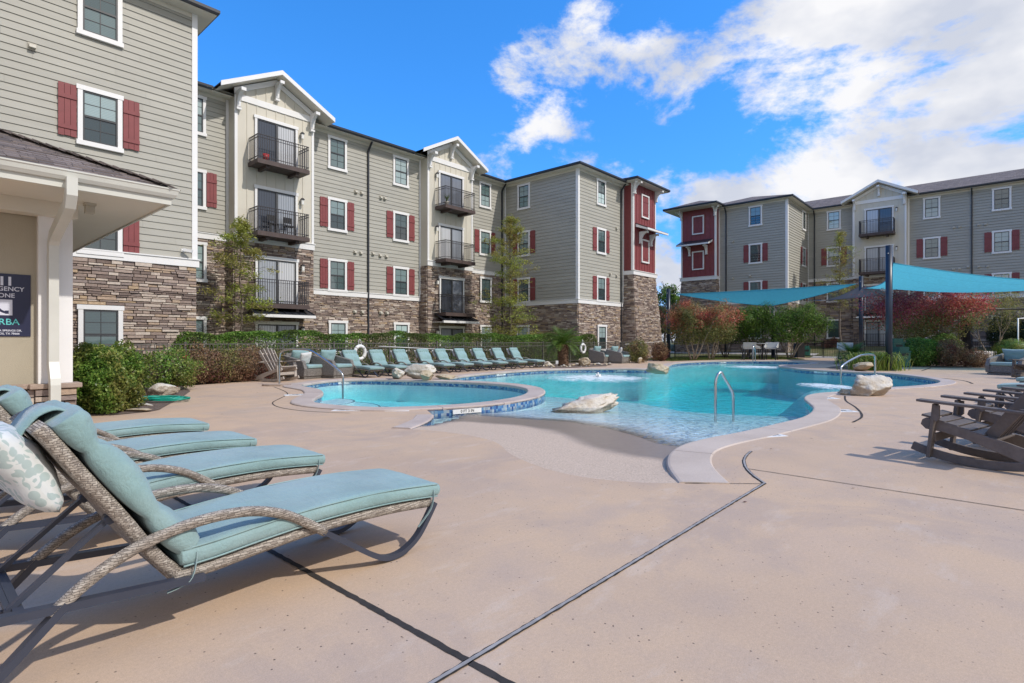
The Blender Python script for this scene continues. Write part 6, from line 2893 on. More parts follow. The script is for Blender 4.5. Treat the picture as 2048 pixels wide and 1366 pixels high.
boulder('white and brown boulder in the mulch behind the coiled hose', (*at(330, 790), 0.0), (0.42, 0.36, 0.24), 71, W_, FR, 0.7)
boulder('low boulder in the gravel right of the sago palm', fd(1166, 27.0, 0.0), (0.42, 0.35, 0.24), 81, T_, FR, 0.8)
boulder('grey flat rock left of the sago palm', fd(1095, 27.0, 0.0), (0.32, 0.3, 0.18), 85, W_, FR, 0.7)
boulder('round yellow rock under the brown shrub by the stone tower', fd(1279, 30.0, 0.0), (0.17, 0.15, 0.22), 91, T_, FR, 0.8)
r = random.Random(17)
for k in range(46):
    x, y = 22.2 + r.uniform(-2.3, 2.3), 15.6 + r.uniform(-1.0, 1.0)
    s = r.uniform(0.05, 0.12)
    o = boulder('x', (x, y, 0.0), (s * 1.3, s, s * 0.7), 100 + k, r.choice((W_, T_)), r.uniform(0, 6), 0.7, sub=2)
    o.name = 'bed_stone'
    tag(o, 'small loose stone in the gravel bed around the sago palm', 'stone', 'loose stones in the palm bed')
for k, (px, py, sx, sy) in enumerate(((238, 808, .34, .2), (285, 812, .22, .14), (200, 822, .4, .2), (282, 823, .3, .14))):
    o = boulder(('pale flat stone under the coiled hose', 'small pale flat stone right of the hose coil', 'brown flat stone at the foot of the green bush', 'grey flat stone at the mulch edge below the hose')[k],
                (*at(px, py), 0.0), (sx, sy, 0.045), 200 + k, W_ if k < 2 else T_, FR, 0.5, sub=3)
    o.name = 'flat_stone'

# coiled garden hose
m = MB()
hc = Vector((*at(322, 803.5), 0.035))
pts = []
r = random.Random(6)
for k in range(190):
    a = k * 0.23
    rr = 0.33 + 0.11 * math.sin(k * 0.057 + 1) + 0.05 * math.sin(k * 0.31) + r.uniform(-.012, .012)
    p = Vector((math.cos(a) * rr * 1.25, math.sin(a) * rr * 0.72, 0.01 + 0.05 * (k / 190) + r.uniform(0, .012)))
    pts.append(hc + Matrix.Rotation(FR, 3, 'Z') @ p)
pts += [hc + Matrix.Rotation(FR, 3, 'Z') @ Vector(p) for p in ((-0.3, -0.35, 0.03), (-0.65, -0.3, 0.02), (-0.9, -0.15, 0.02))]
m.tube(pts, 0.013, 6)
tag(m.build('garden_hose', M['hose']), 'green garden hose lying coiled on the mulch by the bush', 'hose')

# brown base under the small pool's handrail
m = MB()
c = at(553, 772)
m.v = []
lp = blob_loop((0, 0), 0.42, 0.14, 16, 9)
m.prism(lp, lambda a, b, k: (a, b, k), 0.001, 0.05)
o = m.build('drain_cover', M['cap'])
o.location = (c[0], c[1], 0)
o.rotation_euler = (0, 0, FR)
tag(o, 'brown oval stone pad at the foot of the long handrail', 'stone pad')

# ================================================================= shade sails
def pole(p, h, r, label):
    m = MB()
    m.tube([Vector((p[0], p[1], 0)), Vector((p[0], p[1], h))], r, 14)
    o = m.build('sail_pole', M['navy'])
    tag(o, label, 'pole', 'shade sail poles')
    k = MB()
    k.tube([Vector((p[0], p[1], 0)), Vector((p[0], p[1], 0.03))], r * 2.1, 14)
    put('base_plate', k.mesh('base_plate', M['navy']), o)
    e = MB()
    e.tube([Vector((p[0], p[1], h - .35)), Vector((p[0] - r - .1, p[1], h - .35))], 0.02, 6)
    put('eye_bolt', e.mesh('eye_bolt', M['steel']), o)
    return o


P1 = fd(1778, 22.9)
P2 = fd(1722, 36.0)
P3 = fd(1337, 40.5)
P4 = fd(1546, 39.0)
P5 = Vector((30.5, -5.5, 0))
pole(P1, 5.2, 0.125, 'tall navy pole in front holding up the big turquoise sail')
pole(P2, 5.45, 0.13, 'navy pole where the turquoise and grey sails meet')
pole(P3, 5.05, 0.14, 'black pole left of the red-topped crape myrtles at the tip of the left sail')
pole(P4, 3.75, 0.12, 'black pole behind the high table under the left turquoise sail')
pole(P5, 4.2, 0.125, 'navy pole out of frame on the right holding the far corner of the big sail')


def sail(name, A, B, C, mat, label, sag=0.35, edge=0.10, n=22, group=None):
    """three-cornered cloth with hollow edges, hanging slightly in the middle"""
    A, B, C = Vector(A), Vector(B), Vector(C)
    G = (A + B + C) / 3
    m = MB()
    idx = {}
    for i in range(n + 1):
        for j in range(n + 1 - i):
            k = n - i - j
            a, b, c = i / n, j / n, k / n
            p = A * a + B * b + C * c
            pull = edge * 4 * (a * b + b * c + c * a - 3 * a * b * c * 1.0) - edge * 0.0
            ep = max(0.0, 4 * max(a * b * (1 - c) ** 2, b * c * (1 - a) ** 2, c * a * (1 - b) ** 2))
            p = p.lerp(G, edge * ep)
            p.z -= sag * 27 * a * b * c * 0.6 + sag * 0.25 * ep
            idx[(i, j)] = len(m.v)
            m.v.append(tuple(p))
    for i in range(n):
        for j in range(n - i):
            f = [(idx[(i, j)], idx[(i + 1, j)], idx[(i, j + 1)])]
            if j < n - i - 1:
                f.append((idx[(i + 1, j)], idx[(i + 1, j + 1)], idx[(i, j + 1)]))
            for q in f:
                m.f.append(q)
                m.m.append(0)
                m.sm.append(True)
    o = m.build(name, mat)
    tag(o, label, 'shade sail', group)
    # hemmed edges
    h = MB()
    for (P, Q) in ((0, 1), (1, 2), (2, 0)):
        pts = []
        for t in range(n + 1):
            w = [0, 0, 0]
            w[P], w[Q] = t / n, 1 - t / n
            i, j = round(w[0] * n), round(w[1] * n)
            pts.append(Vector(m.v[idx[(i, j)]]))
        h.tube(pts, 0.02, 5)
    put('hem', h.mesh('hem', mat), o)
    return o


def pz(P, z):
    return Vector((P.x, P.y, z))


def seen(px, py, depth):
    return fd(px, depth, EYE + (HY - py) * depth / FPX)


s1a, s1b, s1c = seen(1352, 588, 40.2), seen(1712, 568, 36.0), seen(1540, 612, 38.4)
sail('shade_sail', s1a, s1b, s1c, M['sail'], 'turquoise triangular shade sail stretched behind the far end of the pool', 0.25, -0.05, group='turquoise shade sails')
s2a, s2b, s2c = seen(1786, 526, 22.9), seen(1728, 577, 35.6), seen(2350, 570, 20.6)
sail('shade_sail', s2a, s2b, s2c, M['sail'], 'large turquoise shade sail reaching from the tall navy pole out of the right edge', 0.75, 0.12, group='turquoise shade sails')
sail('shade_sail', seen(1724, 570, 36.2), seen(1652, 601, 39.5), seen(1800, 588, 31.0), M['sail_grey'], 'grey triangular shade sail hanging below the meeting point of the turquoise sails', 0.1, 0.12)


def cable(name, a, b, label):
    m = MB()
    m.tube([a, b], 0.018, 6)
    tag(m.build(name, M['steel']), label, 'cable', 'sail cables')


cable('sail_cable', seen(1337, 587, 40.5), s1a, 'short steel cable from the left black pole to the tip of the left sail')
cable('sail_cable', s1b, seen(1722, 567, 36.0), 'short steel cable from the right tip of the left sail to the navy pole')
cable('sail_cable', seen(1652, 601, 39.5), seen(1608, 600, 41.0), 'steel cable running left from the tip of the grey sail')

# ================================================================= small furniture around the far deck
def make_stool(label):
    root = thing('bar_stool', label, 'bar stool', (0, 0, 0), 0, 'light grey bar stools')
    m = MB()
    m.box(-0.24, 0.24, -0.22, 0.22, 0.72, 0.77)
    put('seat', m.mesh('seat', M['sling']), root)
    m = MB()
    m.prism([(-0.29, 0.79), (0.29, 0.79), (0.31, 1.16), (-0.31, 1.16)], lambda a, b, k: (a, -0.22 - (b - .79) * 0.22 + k, b), -0.02, 0.02)
    for sx in (-1, 1):
        m.prism([(-0.24, 0.80), (0.16, 0.80), (0.18, 0.86), (-0.29, 1.10)], lambda a, b, k: (sx * 0.29 + k, a, b), -0.018, 0.018)
    put('backrest', m.mesh('backrest', M['sling']), root)
    for sx in (-1, 1):
        for sy in (-1, 1):
            m = MB()
            m.beam((sx * 0.27, sy * 0.25, 0), (sx * 0.21, sy * 0.19, 0.72), 0.045, 0.045)
            put('leg', m.mesh('leg', M['black']), root)
    m = MB()
    for sy in (-1, 1):
        m.beam((-0.25, sy * 0.23, 0.25), (0.25, sy * 0.23, 0.25), 0.03, 0.03)
    put('footrest', m.mesh('footrest', M['black']), root)
    return root


SL = make_stool('x')
for k, (px, dd, rz, lab) in enumerate(((1497, 35.2, rad(-60), 'light grey bar stool at the left side of the far high table'),
                                       (1511, 36.2, rad(-150), 'light grey bar stool seen from behind the thin white rail at the high table'),
                                       (1542, 35.5, rad(95), 'light grey bar stool at the right side of the far high table'),
                                       (1690, 30.5, rad(100), 'light grey bar stool half hidden by the right sago palm'))):
    o = SL if k == 0 else copy_tree(SL)
    o.location = fd(px, dd)
    o.rotation_euler = (0, 0, rz)
    o.scale = (1.25, 1.25, 0.98)
    tag(o, lab, 'bar stool', 'light grey bar stools')
tb = thing('bar_table', 'high round table standing between the light grey stools', 'table', fd(1525, 36.4))
m = MB()
m.tube([(0, 0, 1.03), (0, 0, 1.07)], 0.5, 24)
put('table_top', m.mesh('table_top', M['sling']), tb)
m = MB()
m.tube([(0, 0, 0.03), (0, 0, 1.03)], 0.045, 10)
put('post', m.mesh('post', M['dark']), tb)
m = MB()
m.tube([(0, 0, 0), (0, 0, 0.03)], 0.3, 20)
put('base', m.mesh('base', M['dark']), tb)


def litter_bin(loc, mat, mat2, label, rz=0.0, h=1.05):
    root = thing('litter_bin', label, 'litter bin', loc, rz)
    m = MB()
    m.prism(ring_round(0.6, 0.6, 0.08, 3), lambda a, b, k: (a, b, k), 0.04, h - 0.25)
    put('body', m.mesh('body', mat), root)
    m = MB()
    m.prism(ring_round(0.64, 0.64, 0.09, 3), lambda a, b, k: (a, b, k), h - 0.245, h - 0.18)
    m.prism(ring_round(0.54, 0.54, 0.09, 3), lambda a, b, k: (a * (1 - k * .1), b, h - .18 + k), 0, 0.18)
    put('lid', m.mesh('lid', mat2), root)
    m = MB()
    m.box(-0.16, 0.16, -0.31, -0.285, h - 0.42, h - 0.3)
    put('opening', m.mesh('opening', M['black']), root)
    m = MB()
    m.box(-0.26, 0.26, -0.26, 0.26, 0, 0.04)
    put('foot', m.mesh('foot', M['black']), root)
    return root


litter_bin(fd(1598, 40.5), M['black'], M['black'], 'dark litter bin by the gate in the black fence', FR)
litter_bin(fd(1609, 41.5), M['green_bin'], M['green_bin'], 'green bin tucked behind the dark litter bin by the gate', FR, 0.85)
litter_bin(fd(1790, 27.0), M['green_bin'], M['green_bin'], 'tall dark green bin right of the tall navy pole', FR, 1.35)
litter_bin(fd(1801, 26.0), M['green_bin'], M['green_bin'], 'lower dark green bin in front of the taller green bin', FR, 0.95)

# low white wall and patio railing before the right building
pw = MB()
pw.box(44.9, 51.5, 5.0, 5.35, 0.0, 1.25)
pw.box(44.9, 45.2, 2.0, 5.0, 0.0, 1.25)
tag(pw.build('garden_wall', M['white']), 'low white rendered wall below the right patio doors', 'wall')
pt = MB()
for z in (0.95, 0.08):
    pt.box(52.2, 52.24, 5.7, 9.0, z + .8, z + .84)
for k in range(31):
    y = 5.7 + 3.3 * k / 30
    pt.box(52.21, 52.23, y - 0.012, y + 0.012, 0.8, 1.78)
tag(pt.build('patio_railing', M['black']), 'black railing of the ground floor patio under the right gable', 'railing')

# dark gathered curtain on a frame, and white shower posts, at the right
cf = thing('cabana_frame', 'black cabana frame with a gathered dark curtain right of the red crape myrtle', 'cabana', fd(1918, 31.0))
m = MB()
for x in (0.0, 4.5):
    m.tube([(x, 0, 0), (x, 0, 3.05)], 0.06, 8)
m.tube([(-0.1, 0, 3.02), (4.6, 0, 3.02)], 0.04, 8)
put('frame', m.mesh('frame', M['black']), cf)
m = MB()
nx, nz = 40, 14
V = [[(0.05 + 0.75 * i / nx * (1 - 0.25 * math.sin(PI * j / nz)) + 0.0, 0.07 * math.sin(i * 1.25), 0.25 + 2.7 * j / nz) for i in range(nx + 1)] for j in range(nz + 1)]
for j in range(nz):
    for i in range(nx):
        m.face([V[j][i], V[j][i + 1], V[j + 1][i + 1], V[j + 1][i]], 0, True)
M['curtain'] = fabric_mat('dark_mesh_curtain', (0.035, 0.033, 0.035))
put('curtain', m.mesh('curtain', M['curtain']), cf)
cf.rotation_euler = (0, 0, FR)
m = MB()
P = [Vector((0.1 + 0.9 * t, 0, 2.9 - 0.85 * math.sin(PI * t))) for t in [k / 14 for k in range(15)]]
m.tube(P, 0.03, 6)
put('swag', m.mesh('swag', M['curtain']), cf)
sh = thing('shower_post', 'slim white shower post at the right edge before the dark round shrubs', 'shower', fd(2036, 27.0))
m = MB()
m.tube([(0, 0, 0), (0, 0, 2.35)], 0.03, 8)
m.tube([(0.22, 0, 0.9), (0.22, 0, 2.3)], 0.02, 8)
put('post', m.mesh('post', M['white']), sh)
m = MB()
m.tube([(0, 0, 2.32), (0.5, -0.3, 2.36)], 0.025, 8)
m.tube([(0.5, -0.3, 2.30), (0.5, -0.3, 2.38)], 0.07, 10)
put('shower_head', m.mesh('shower_head', M['white']), sh)
# grey planked rack seen through the fence
rk = MB()
for k in range(16):
    rk.box(0.14 * k, 0.14 * k + 0.075, 0, 0.03, 0.1, 0.62)
rk.box(0, 2.2, 0.031, 0.06, 0.2, 0.28)
rk.box(0, 2.2, 0.031, 0.06, 0.48, 0.56)
o = rk.build('slatted_screen', M['trim'])
o.location = fd(1950, 32.5)
o.rotation_euler = (0, 0, FR)
tag(o, 'low white slatted screen behind the bronzed shrub at the right', 'screen')
# small marker post by the palm
mp = thing('sign_post', 'small white notice on a short post left of the sago palm', 'sign', fd(1114, 26.0))
m = MB()
m.box(-0.012, 0.012, -0.012, 0.012, 0, 0.2)
put('post', m.mesh('post', M['steel']), mp)
m = MB()
m.box(-0.06, 0.06, -0.012, 0, 0.14, 0.3)
put('plate', m.mesh('plate', M['white']), mp)
mp.rotation_euler = (0, 0, FR)

# things kept on the balconies
for fr_, c, zf, lab in ((Fr('Y', 24.6), 11.48, 5.95, 'black bistro chair on the third floor balcony of the near gable, left one'),
                        (Fr('Y', 24.6), 12.25, 5.95, 'black bistro chair on the third floor balcony of the near gable, right one')):
    root = thing('bistro_chair', lab, 'chair', fr_.P(c - .3, 0.5, zf))
    m = MB()
    m.box(-0.2, 0.2, -0.2, 0.2, 0.43, 0.46)
    put('seat', m.mesh('seat', M['black']), root)
    for sx in (-1, 1):
        for sy in (-1, 1):
            m = MB()
            m.beam((sx * .19, sy * .19, 0), (sx * .17, sy * .17, .43), .03, .03)
            put('leg', m.mesh('leg', M['black']), root)
    m = MB()
    m.box(-0.19, 0.19, 0.17, 0.2, 0.62, 0.88)
    m.box(-0.19, -0.165, 0.17, 0.2, 0.46, 0.62)
    m.box(0.165, 0.19, 0.17, 0.2, 0.46, 0.62)
    put('backrest', m.mesh('backrest', M['black']), root)
m = MB()
m.tube([(0, 0, 0), (0, 0, 0.28)], 0.13, 14, 0, True, [0.8, 1.1])
o = m.build('plant_pot', paint('red_pot', (0.5, 0.03, 0.03), 0.4))
o.location = Fr('Y', 24.6).P(10.75, 0.75, 9.04)
tag(o, 'red pot on the top balcony of the near gable', 'plant pot')

# ================================================================= vegetation
RG = np.random.default_rng(42)


def shell_points(n, c, r, seed, inner=0.55, lump=0.28, freq=1.5):
    """points through an uneven ellipsoid, thicker towards the outside; returns points and outward normals"""
    rg = np.random.default_rng(seed)
    d = rg.normal(0, 1, (n, 3))
    d /= np.linalg.norm(d, axis=1)[:, None]
    q = rg.uniform(inner ** 3, 1, n) ** (1 / 3)
    ph = rg.uniform(0, 6, 6)
    w = 1 + lump * (np.sin(d[:, 0] * 3.1 * freq + ph[0]) * np.sin(d[:, 1] * 2.7 * freq + ph[1]) + 0.6 * np.sin(d[:, 2] * 4.3 * freq + ph[2]) * np.sin(d[:, 0] * 5.1 * freq + ph[3])
                    + 0.4 * np.sin(d[:, 1] * 8.3 * freq + ph[4]) * np.sin(d[:, 2] * 7.7 * freq + ph[5]))
    p = d * (q * w)[:, None] * np.array(r) + np.array(c)
    return p, d


def twigs(mb, c, r, n, seed, base, rad_=0.012):
    rr = random.Random(seed)
    for k in range(n):
        a, e = rr.uniform(0, 2 * PI), rr.uniform(0.1, 1.2)
        d = Vector((math.cos(a) * math.cos(e) * r[0], math.sin(a) * math.cos(e) * r[1], math.sin(e) * r[2]))
        p0 = Vector(base) + Vector((rr.uniform(-.12, .12) * r[0], rr.uniform(-.12, .12) * r[1], 0))
        p2 = Vector(c) + d * rr.uniform(0.6, 0.98)
        p1 = p0.lerp(p2, 0.5) + Vector((rr.uniform(-.1, .1), rr.uniform(-.1, .1), rr.uniform(0, .12)))
        mb.tube([p0, p1, p2], rad_ * rr.uniform(0.6, 1.3), 4, 0, True, [1.2, 0.8, 0.3])


def shrub(label, loc, r, n, leaf, mat, seed, name='shrub', cat='shrub', group=None, ntw=22, lump=0.22, zc=None, inner=0.5, twmat='bark', twr=0.012, mi=None, mats=None, flowers=0):
    root = thing(name, label, cat, loc, 0, group)
    zc = r[2] * 0.85 if zc is None else zc
    p, d = shell_points(n, (0, 0, zc), r, seed, inner, lump)
    ok = p[:, 2] > 0.03
    p, d = p[ok], d[ok]
    put('foliage', leaf_mesh('foliage', p, d, leaf[0], leaf[1], mats or M[mat], seed), root)
    m = MB()
    twigs(m, (0, 0, zc), r, ntw, seed, (0, 0, 0), twr)
    put('stems', m.mesh('stems', M[twmat]), root)
    if flowers:
        f, fdn = shell_points(flowers * 14, (0, 0, zc), r, seed + 9, 0.98, lump)
        rr = np.random.default_rng(seed)
        cs_ = f[rr.integers(0, len(f), flowers)]
        pts = np.repeat(cs_, 14, 0) + rr.normal(0, 0.02, (flowers * 14, 3))
        put('flowers', leaf_mesh('flowers', pts, np.zeros_like(pts) + [0, 0, 1], 0.05, 0.04, M['flower'], seed), root)
    return root


def hedge(label, p0, p1, w, h, n, leaf, mat, seed, z0=0.0, mats=None, wave=0.10):
    root = thing('hedge', label, 'hedge', (*p0, z0))
    rg = np.random.default_rng(seed)
    a, b = np.array(p0), np.array(p1)
    L = np.linalg.norm(b - a)
    u = (b - a) / L
    v = np.array([-u[1], u[0]])
    s = rg.uniform(0, L, n)
    face = rg.choice(4, n, p=[0.42, 0.30, 0.2, 0.08])
    dep = np.abs(rg.normal(0, 0.10, n))
    bump = wave * (np.sin(s * 1.3 + seed) + 0.7 * np.sin(s * 3.1 + 1) + 0.5 * np.sin(s * 6.7 + 2))
    t = rg.uniform(-1, 1, n)
    z = rg.uniform(0.05, 1, n)
    H = h + bump * 0.6
    lat = np.where(face == 0, -1.0, np.where(face == 2, 1.0, t)) * (w / 2)
    lat = lat * (1 + 0.10 * np.sin(s * 4.1 + z * 5)) - np.sign(lat) * dep * (face != 1)
    zz = np.where(face == 1, H - dep * 0.9, z * H)
    rnd_top = np.clip((zz / H - 0.75) / 0.25, 0, 1)
    lat = lat * (1 - 0.28 * rnd_top ** 2)
    e = np.minimum(s, L - s)
    zz = zz * np.clip(0.55 + e * 1.2, 0, 1)
    P = np.stack([u[0] * s + v[0] * lat, u[1] * s + v[1] * lat, zz], -1)
    Nn = np.where((face == 1)[:, None], np.array([0, 0, 1.0]), np.sign(lat)[:, None] * np.array([v[0], v[1], 0.3]))
    put('foliage', leaf_mesh('foliage', P, Nn, leaf[0], leaf[1], mats or M[mat], seed), root)
    m = MB()
    rr = random.Random(seed)
    k = 0.3
    while k < L - 0.2:
        q = Vector((u[0] * k, u[1] * k, 0))
        for j in range(3):
            e_ = q + Vector((rr.uniform(-.4, .4), rr.uniform(-.3, .3), h * rr.uniform(.6, .92)))
            m.tube([q, q.lerp(e_, .5) + Vector((rr.uniform(-.06, .06), rr.uniform(-.06, .06), 0)), e_], 0.016, 4, 0, True, [1.2, .8, .3])
        k += 0.55
    put('stems', m.mesh('stems', M['bark']), root)
    return root


hedge('long clipped green hedge behind the left fence, hiding the ground floor windows', (5.6, 18.86), (28.9, 18.86), 0.8, 1.54, 64000, (0.075, 0.042), 'hedge', 3)

# near bushes by the clubhouse
shrub('large glossy green bush at the clubhouse corner behind the foreground loungers', (2.45, 11.8, 0), (0.62, 0.72, 0.68), 26000, (0.058, 0.030), 'bush', 5, 'bush', 'bush', ntw=60, lump=0.17, zc=0.52, inner=0.62)
shrub('second green bush filling the corner behind the large clubhouse bush', (2.65, 13.2, 0), (0.5, 0.6, 0.55), 9000, (0.058, 0.030), 'bush', 15, 'bush', 'bush', ntw=24, lump=0.14, zc=0.58, inner=0.6)
shrub('rose bush with bronzed leaves and red blooms behind the rock with the hose', (4.55, 15.6, 0), (0.80, 0.7, 0.56), 6000, (0.06, 0.035), 'dry', 21, 'rose_bush', 'rose bush', ntw=60, lump=0.25, twmat='bark', flowers=3, mats=M['bush'])
specs = [(400, 15.9, .95, .85, 'dry_red', 'bronzed brown shrub left in the dry hedge before the fence', 1), (452, 16.5, .85, .80, 'dry', 'olive-brown dry shrub in the middle of the dry hedge before the fence', 1),
         (500, 17.05, .85, .80, 'dry_red', 'leafless twiggy shrub right of the middle of the dry hedge', 0), (532, 18.0, .6, .78, 'dry', 'dry shrub at the right end behind the bleached rocking chair', 1),
         (362, 15.45, .7, .75, 'dry', 'dark olive shrub at the left end of the dry hedge beside the rose bush', 0), (590, 18.6, .6, .62, 'dry', 'dry shrub showing between the bleached rocking chair and the first armchair', 0)]
for k, (px, dd, rr_, hh, mt, lab, fl_) in enumerate(specs):
    shrub(lab, fd(px, dd), (rr_, 0.6, hh * 0.74), 6500, (0.055, 0.03), mt, 30 + k, 'dry_shrub', 'shrub', 'dry shrubs in front of the left fence', ntw=110, lump=0.22, zc=hh * .55, twmat='bark_pale', twr=0.009, flowers=fl_)
shrub('brown half-bare shrub at the foot of the stone tower, left of the round yellow rock', fd(1276, 30.8), (0.72, 0.6, 0.72), 3600, (0.09, 0.05), 'dry', 50, 'shrub', 'shrub', ntw=60, zc=0.6, twmat='bark')
shrub('low rust-brown shrub by the black pole left of the far cove', fd(1321, 33.5), (0.6, 0.5, 0.62), 3000, (0.09, 0.05), 'dry_red', 51, 'shrub', 'shrub', ntw=60, zc=0.55, twmat='bark')


# ---- sago palms
def sago(label, loc, trunk_h, trunk_r, fl_, nf, seed, rise=1.0):
    root = thing('sago_palm', label, 'palm', loc)
    rr = random.Random(seed)
    m = MB()
    if trunk_h > 0.1:
        pts = [Vector((0, 0, trunk_h * k / 8)) for k in range(9)]
        m.tube(pts, trunk_r, 14, 0, True, [1.12, 1.1, 1.0, .98, 1.0, 1.0, .95, .9, .7])
        for k in range(260):          # leaf-base scales
            a, z = rr.uniform(0, 2 * PI), rr.uniform(0.03, trunk_h)
            d = Vector((math.cos(a), math.sin(a), 0))
            p = d * trunk_r * 0.92 + Vector((0, 0, z))
            m.beam(p, p + d * 0.06 + Vector((0, 0, 0.05)), 0.05, 0.022)
    else:
        m.tube([(0, 0, 0), (0, 0, max(trunk_h, .08))], trunk_r, 12)
    put('trunk', m.mesh('trunk', M['bark_palm']), root)
    C, Nn, A = [], [], []
    st = MB()
    tris = []
    for k in range(nf):
        a = rr.uniform(0, 2 * PI)
        el = rr.uniform(0.05, 1.35) if rise else rr.uniform(-.2, 1.1)
        L = fl_ * rr.uniform(0.8, 1.05)
        d = Vector((math.cos(a), math.sin(a), 0))
        p = Vector((0, 0, trunk_h))
        pts = [p.copy()]
        e = el
        for s in range(9):
            p = p + (d * math.cos(e) + Vector((0, 0, 1)) * math.sin(e)) * (L / 9)
            e -= 0.10 + 0.06 * (1.3 - el)
            pts.append(p.copy())
        st.tube(pts, 0.011, 4, 0, True, [1.2] + [1 - .08 * i for i in range(9)])
        side = Vector((-d.y, d.x, 0))
        n_l = 26
        for i in range(2, n_l):
            t = i / n_l * 9
            q = pts[int(t)].lerp(pts[min(int(t) + 1, 9)], t - int(t))
            tan = (pts[min(int(t) + 1, 9)] - pts[int(t)]).normalized()
            ll = 0.20 * fl_ / 0.9 * math.sin(PI * min(1, 0.12 + i / n_l * 0.92)) ** 0.6
            for sg_ in (-1, 1):
                dr = (side * sg_ * 0.85 + tan * 0.5 + Vector((0, 0, 0.25))).normalized()
                tip = q + dr * ll
                wv = tan * 0.011
                tris.append((q - wv, q + wv, tip + wv * .2, tip - wv * .2))
    lm = MB()
    for q in tris:
        lm.face(q)
    put('fronds', lm.mesh('fronds', M['frond']), root)
    put('frond_stems', st.mesh('frond_stems', M['frond']), root)
    return root


sago('sago palm with a stout scaly trunk between the fence loungers and right life ring', fd(1126, 27.3), 1.05, 0.24, 1.25, 60, 4)
sago('low bushy sago palm beside the lily clump on the right', fd(1705, 29.0), 0.35, 0.22, 1.2, 60, 8)

# lily clump
lg = thing('lily_clump', 'clump of bright green grassy lilies around the foot of the tall navy pole', 'grass clump', fd(1750, 23.6))
rr = random.Random(3)
m = MB()
for k in range(900):
    c = Vector((rr.gauss(0, 0.55), rr.gauss(0, 0.4), 0))
    a = rr.uniform(0, 2 * PI)
    L = rr.uniform(0.5, 1.0)
    d = Vector((math.cos(a), math.sin(a), 0))
    p0, p1, p2, p3 = c, c + d * L * .15 + Vector((0, 0, L * .5)), c + d * L * .38 + Vector((0, 0, L * .78)), c + d * L * .7 + Vector((0, 0, L * .66))
    s = Vector((-d.y, d.x, 0)) * 0.014
    m.face([p0 - s, p0 + s, p1 + s, p1 - s])
    m.face([p1 - s, p1 + s, p2 + s * .7, p2 - s * .7])
    m.face([p2 - s * .7, p2 + s * .7, p3 + s * .1, p3 - s * .1])
put('blades', m.mesh('blades', M['grassy']), lg)


# ---- trees
def branchy(mb, p, d, L, r, depth, rr, tips, spread=0.7, up=0.15, seg=3, minr=0.008):
    pts = [p.copy()]
    q = p.copy()
    dd = d.normalized()
    for s in range(seg):
        dd = (dd + Vector((rr.gauss(0, .12), rr.gauss(0, .12), rr.gauss(0, .08) + up * 0.3))).normalized()
        q = q + dd * L / seg
        pts.append(q.copy())
    mb.tube(pts, r, 6 if r > .03 else 4, 0, True, [1 - .45 * k / seg for k in range(seg + 1)])
    tips.append((q.copy(), dd.copy(), depth))
    if depth <= 0 or r < minr:
        return
    n = rr.choice((2, 3, 3))
    for k in range(n):
        ax = Vector((rr.gauss(0, 1), rr.gauss(0, 1), rr.gauss(0, .6))).normalized()
        nd = (dd + ax * spread * rr.uniform(.6, 1.2) + Vector((0, 0, up))).normalized()
        start = pts[rr.choice((seg - 1, seg, seg))]
        branchy(mb, start, nd, L * rr.uniform(.62, .82), r * .6, depth - 1, rr, tips, spread, up, seg, minr)


def crape(label, loc, h, spread_r, nst, seed, mats_z, leaf, n_leaf, z_clear=0.9, sy=1.0, tops=None, name='crape_myrtle', cat='tree', group=None):
    """many-stemmed small tree: bare fanned trunks, rounded crown. mats_z = (low material, high material)"""
    root = thing(name, label, cat, loc, 0, group)
    rr = random.Random(seed)
    m = MB()
    tips = []
    for k in range(nst):
        a = 2 * PI * k / nst + rr.uniform(-.4, .4)
        d = Vector((math.cos(a) * .42 * spread_r / 1.5, math.sin(a) * .42 * spread_r / 1.5, 1)).normalized()
        branchy(m, Vector((math.cos(a) * .12, math.sin(a) * .12, 0)), d, h * 0.42, 0.05, 3, rr, tips, 0.55, 0.12)
    put('trunk', m.mesh('trunk', M['bark_pale']), root)
    rg = np.random.default_rng(seed)
    pts, nrm = [], []
    ends = [t for t in tips if t[2] <= 1]
    per = max(1, n_leaf // (2 * len(ends)))
    for q, dd, dep in ends:
        p = rg.normal(0, 1, (per, 3)) * np.array([0.22, 0.22, 0.17]) * (h / 3.2) + np.array(q)
        pts.append(p)
        nrm.append(np.tile(np.array([dd.x, dd.y, dd.z + .4]), (per, 1)))
    ctr = np.array([0, 0, h * 0.64])
    p, d = shell_points(n_leaf // 2, ctr, (spread_r, spread_r * sy, h * 0.36), seed + 1, 0.35, 0.30, 1.3)
    pts.append(p)
    nrm.append(d)
    P, Nn = np.concatenate(pts), np.concatenate(nrm)
    ok = P[:, 2] > z_clear
    P, Nn = P[ok], Nn[ok]
    zz = (P[:, 2] - z_clear) / (h - z_clear) + rg.normal(0, .13, len(P)) + 0.10 * np.sin(P[:, 0] * 2.2 + seed) + (P[:, 0] * cR[0] + P[:, 1] * cR[1]) * (tops or 0)
    mi = (zz > (0.47 if tops else 0.56)).astype(int)
    put('crown', leaf_mesh('crown', P, Nn, leaf[0], leaf[1], [M[mats_z[0]], M[mats_z[1]]], seed, mi), root)
    return root


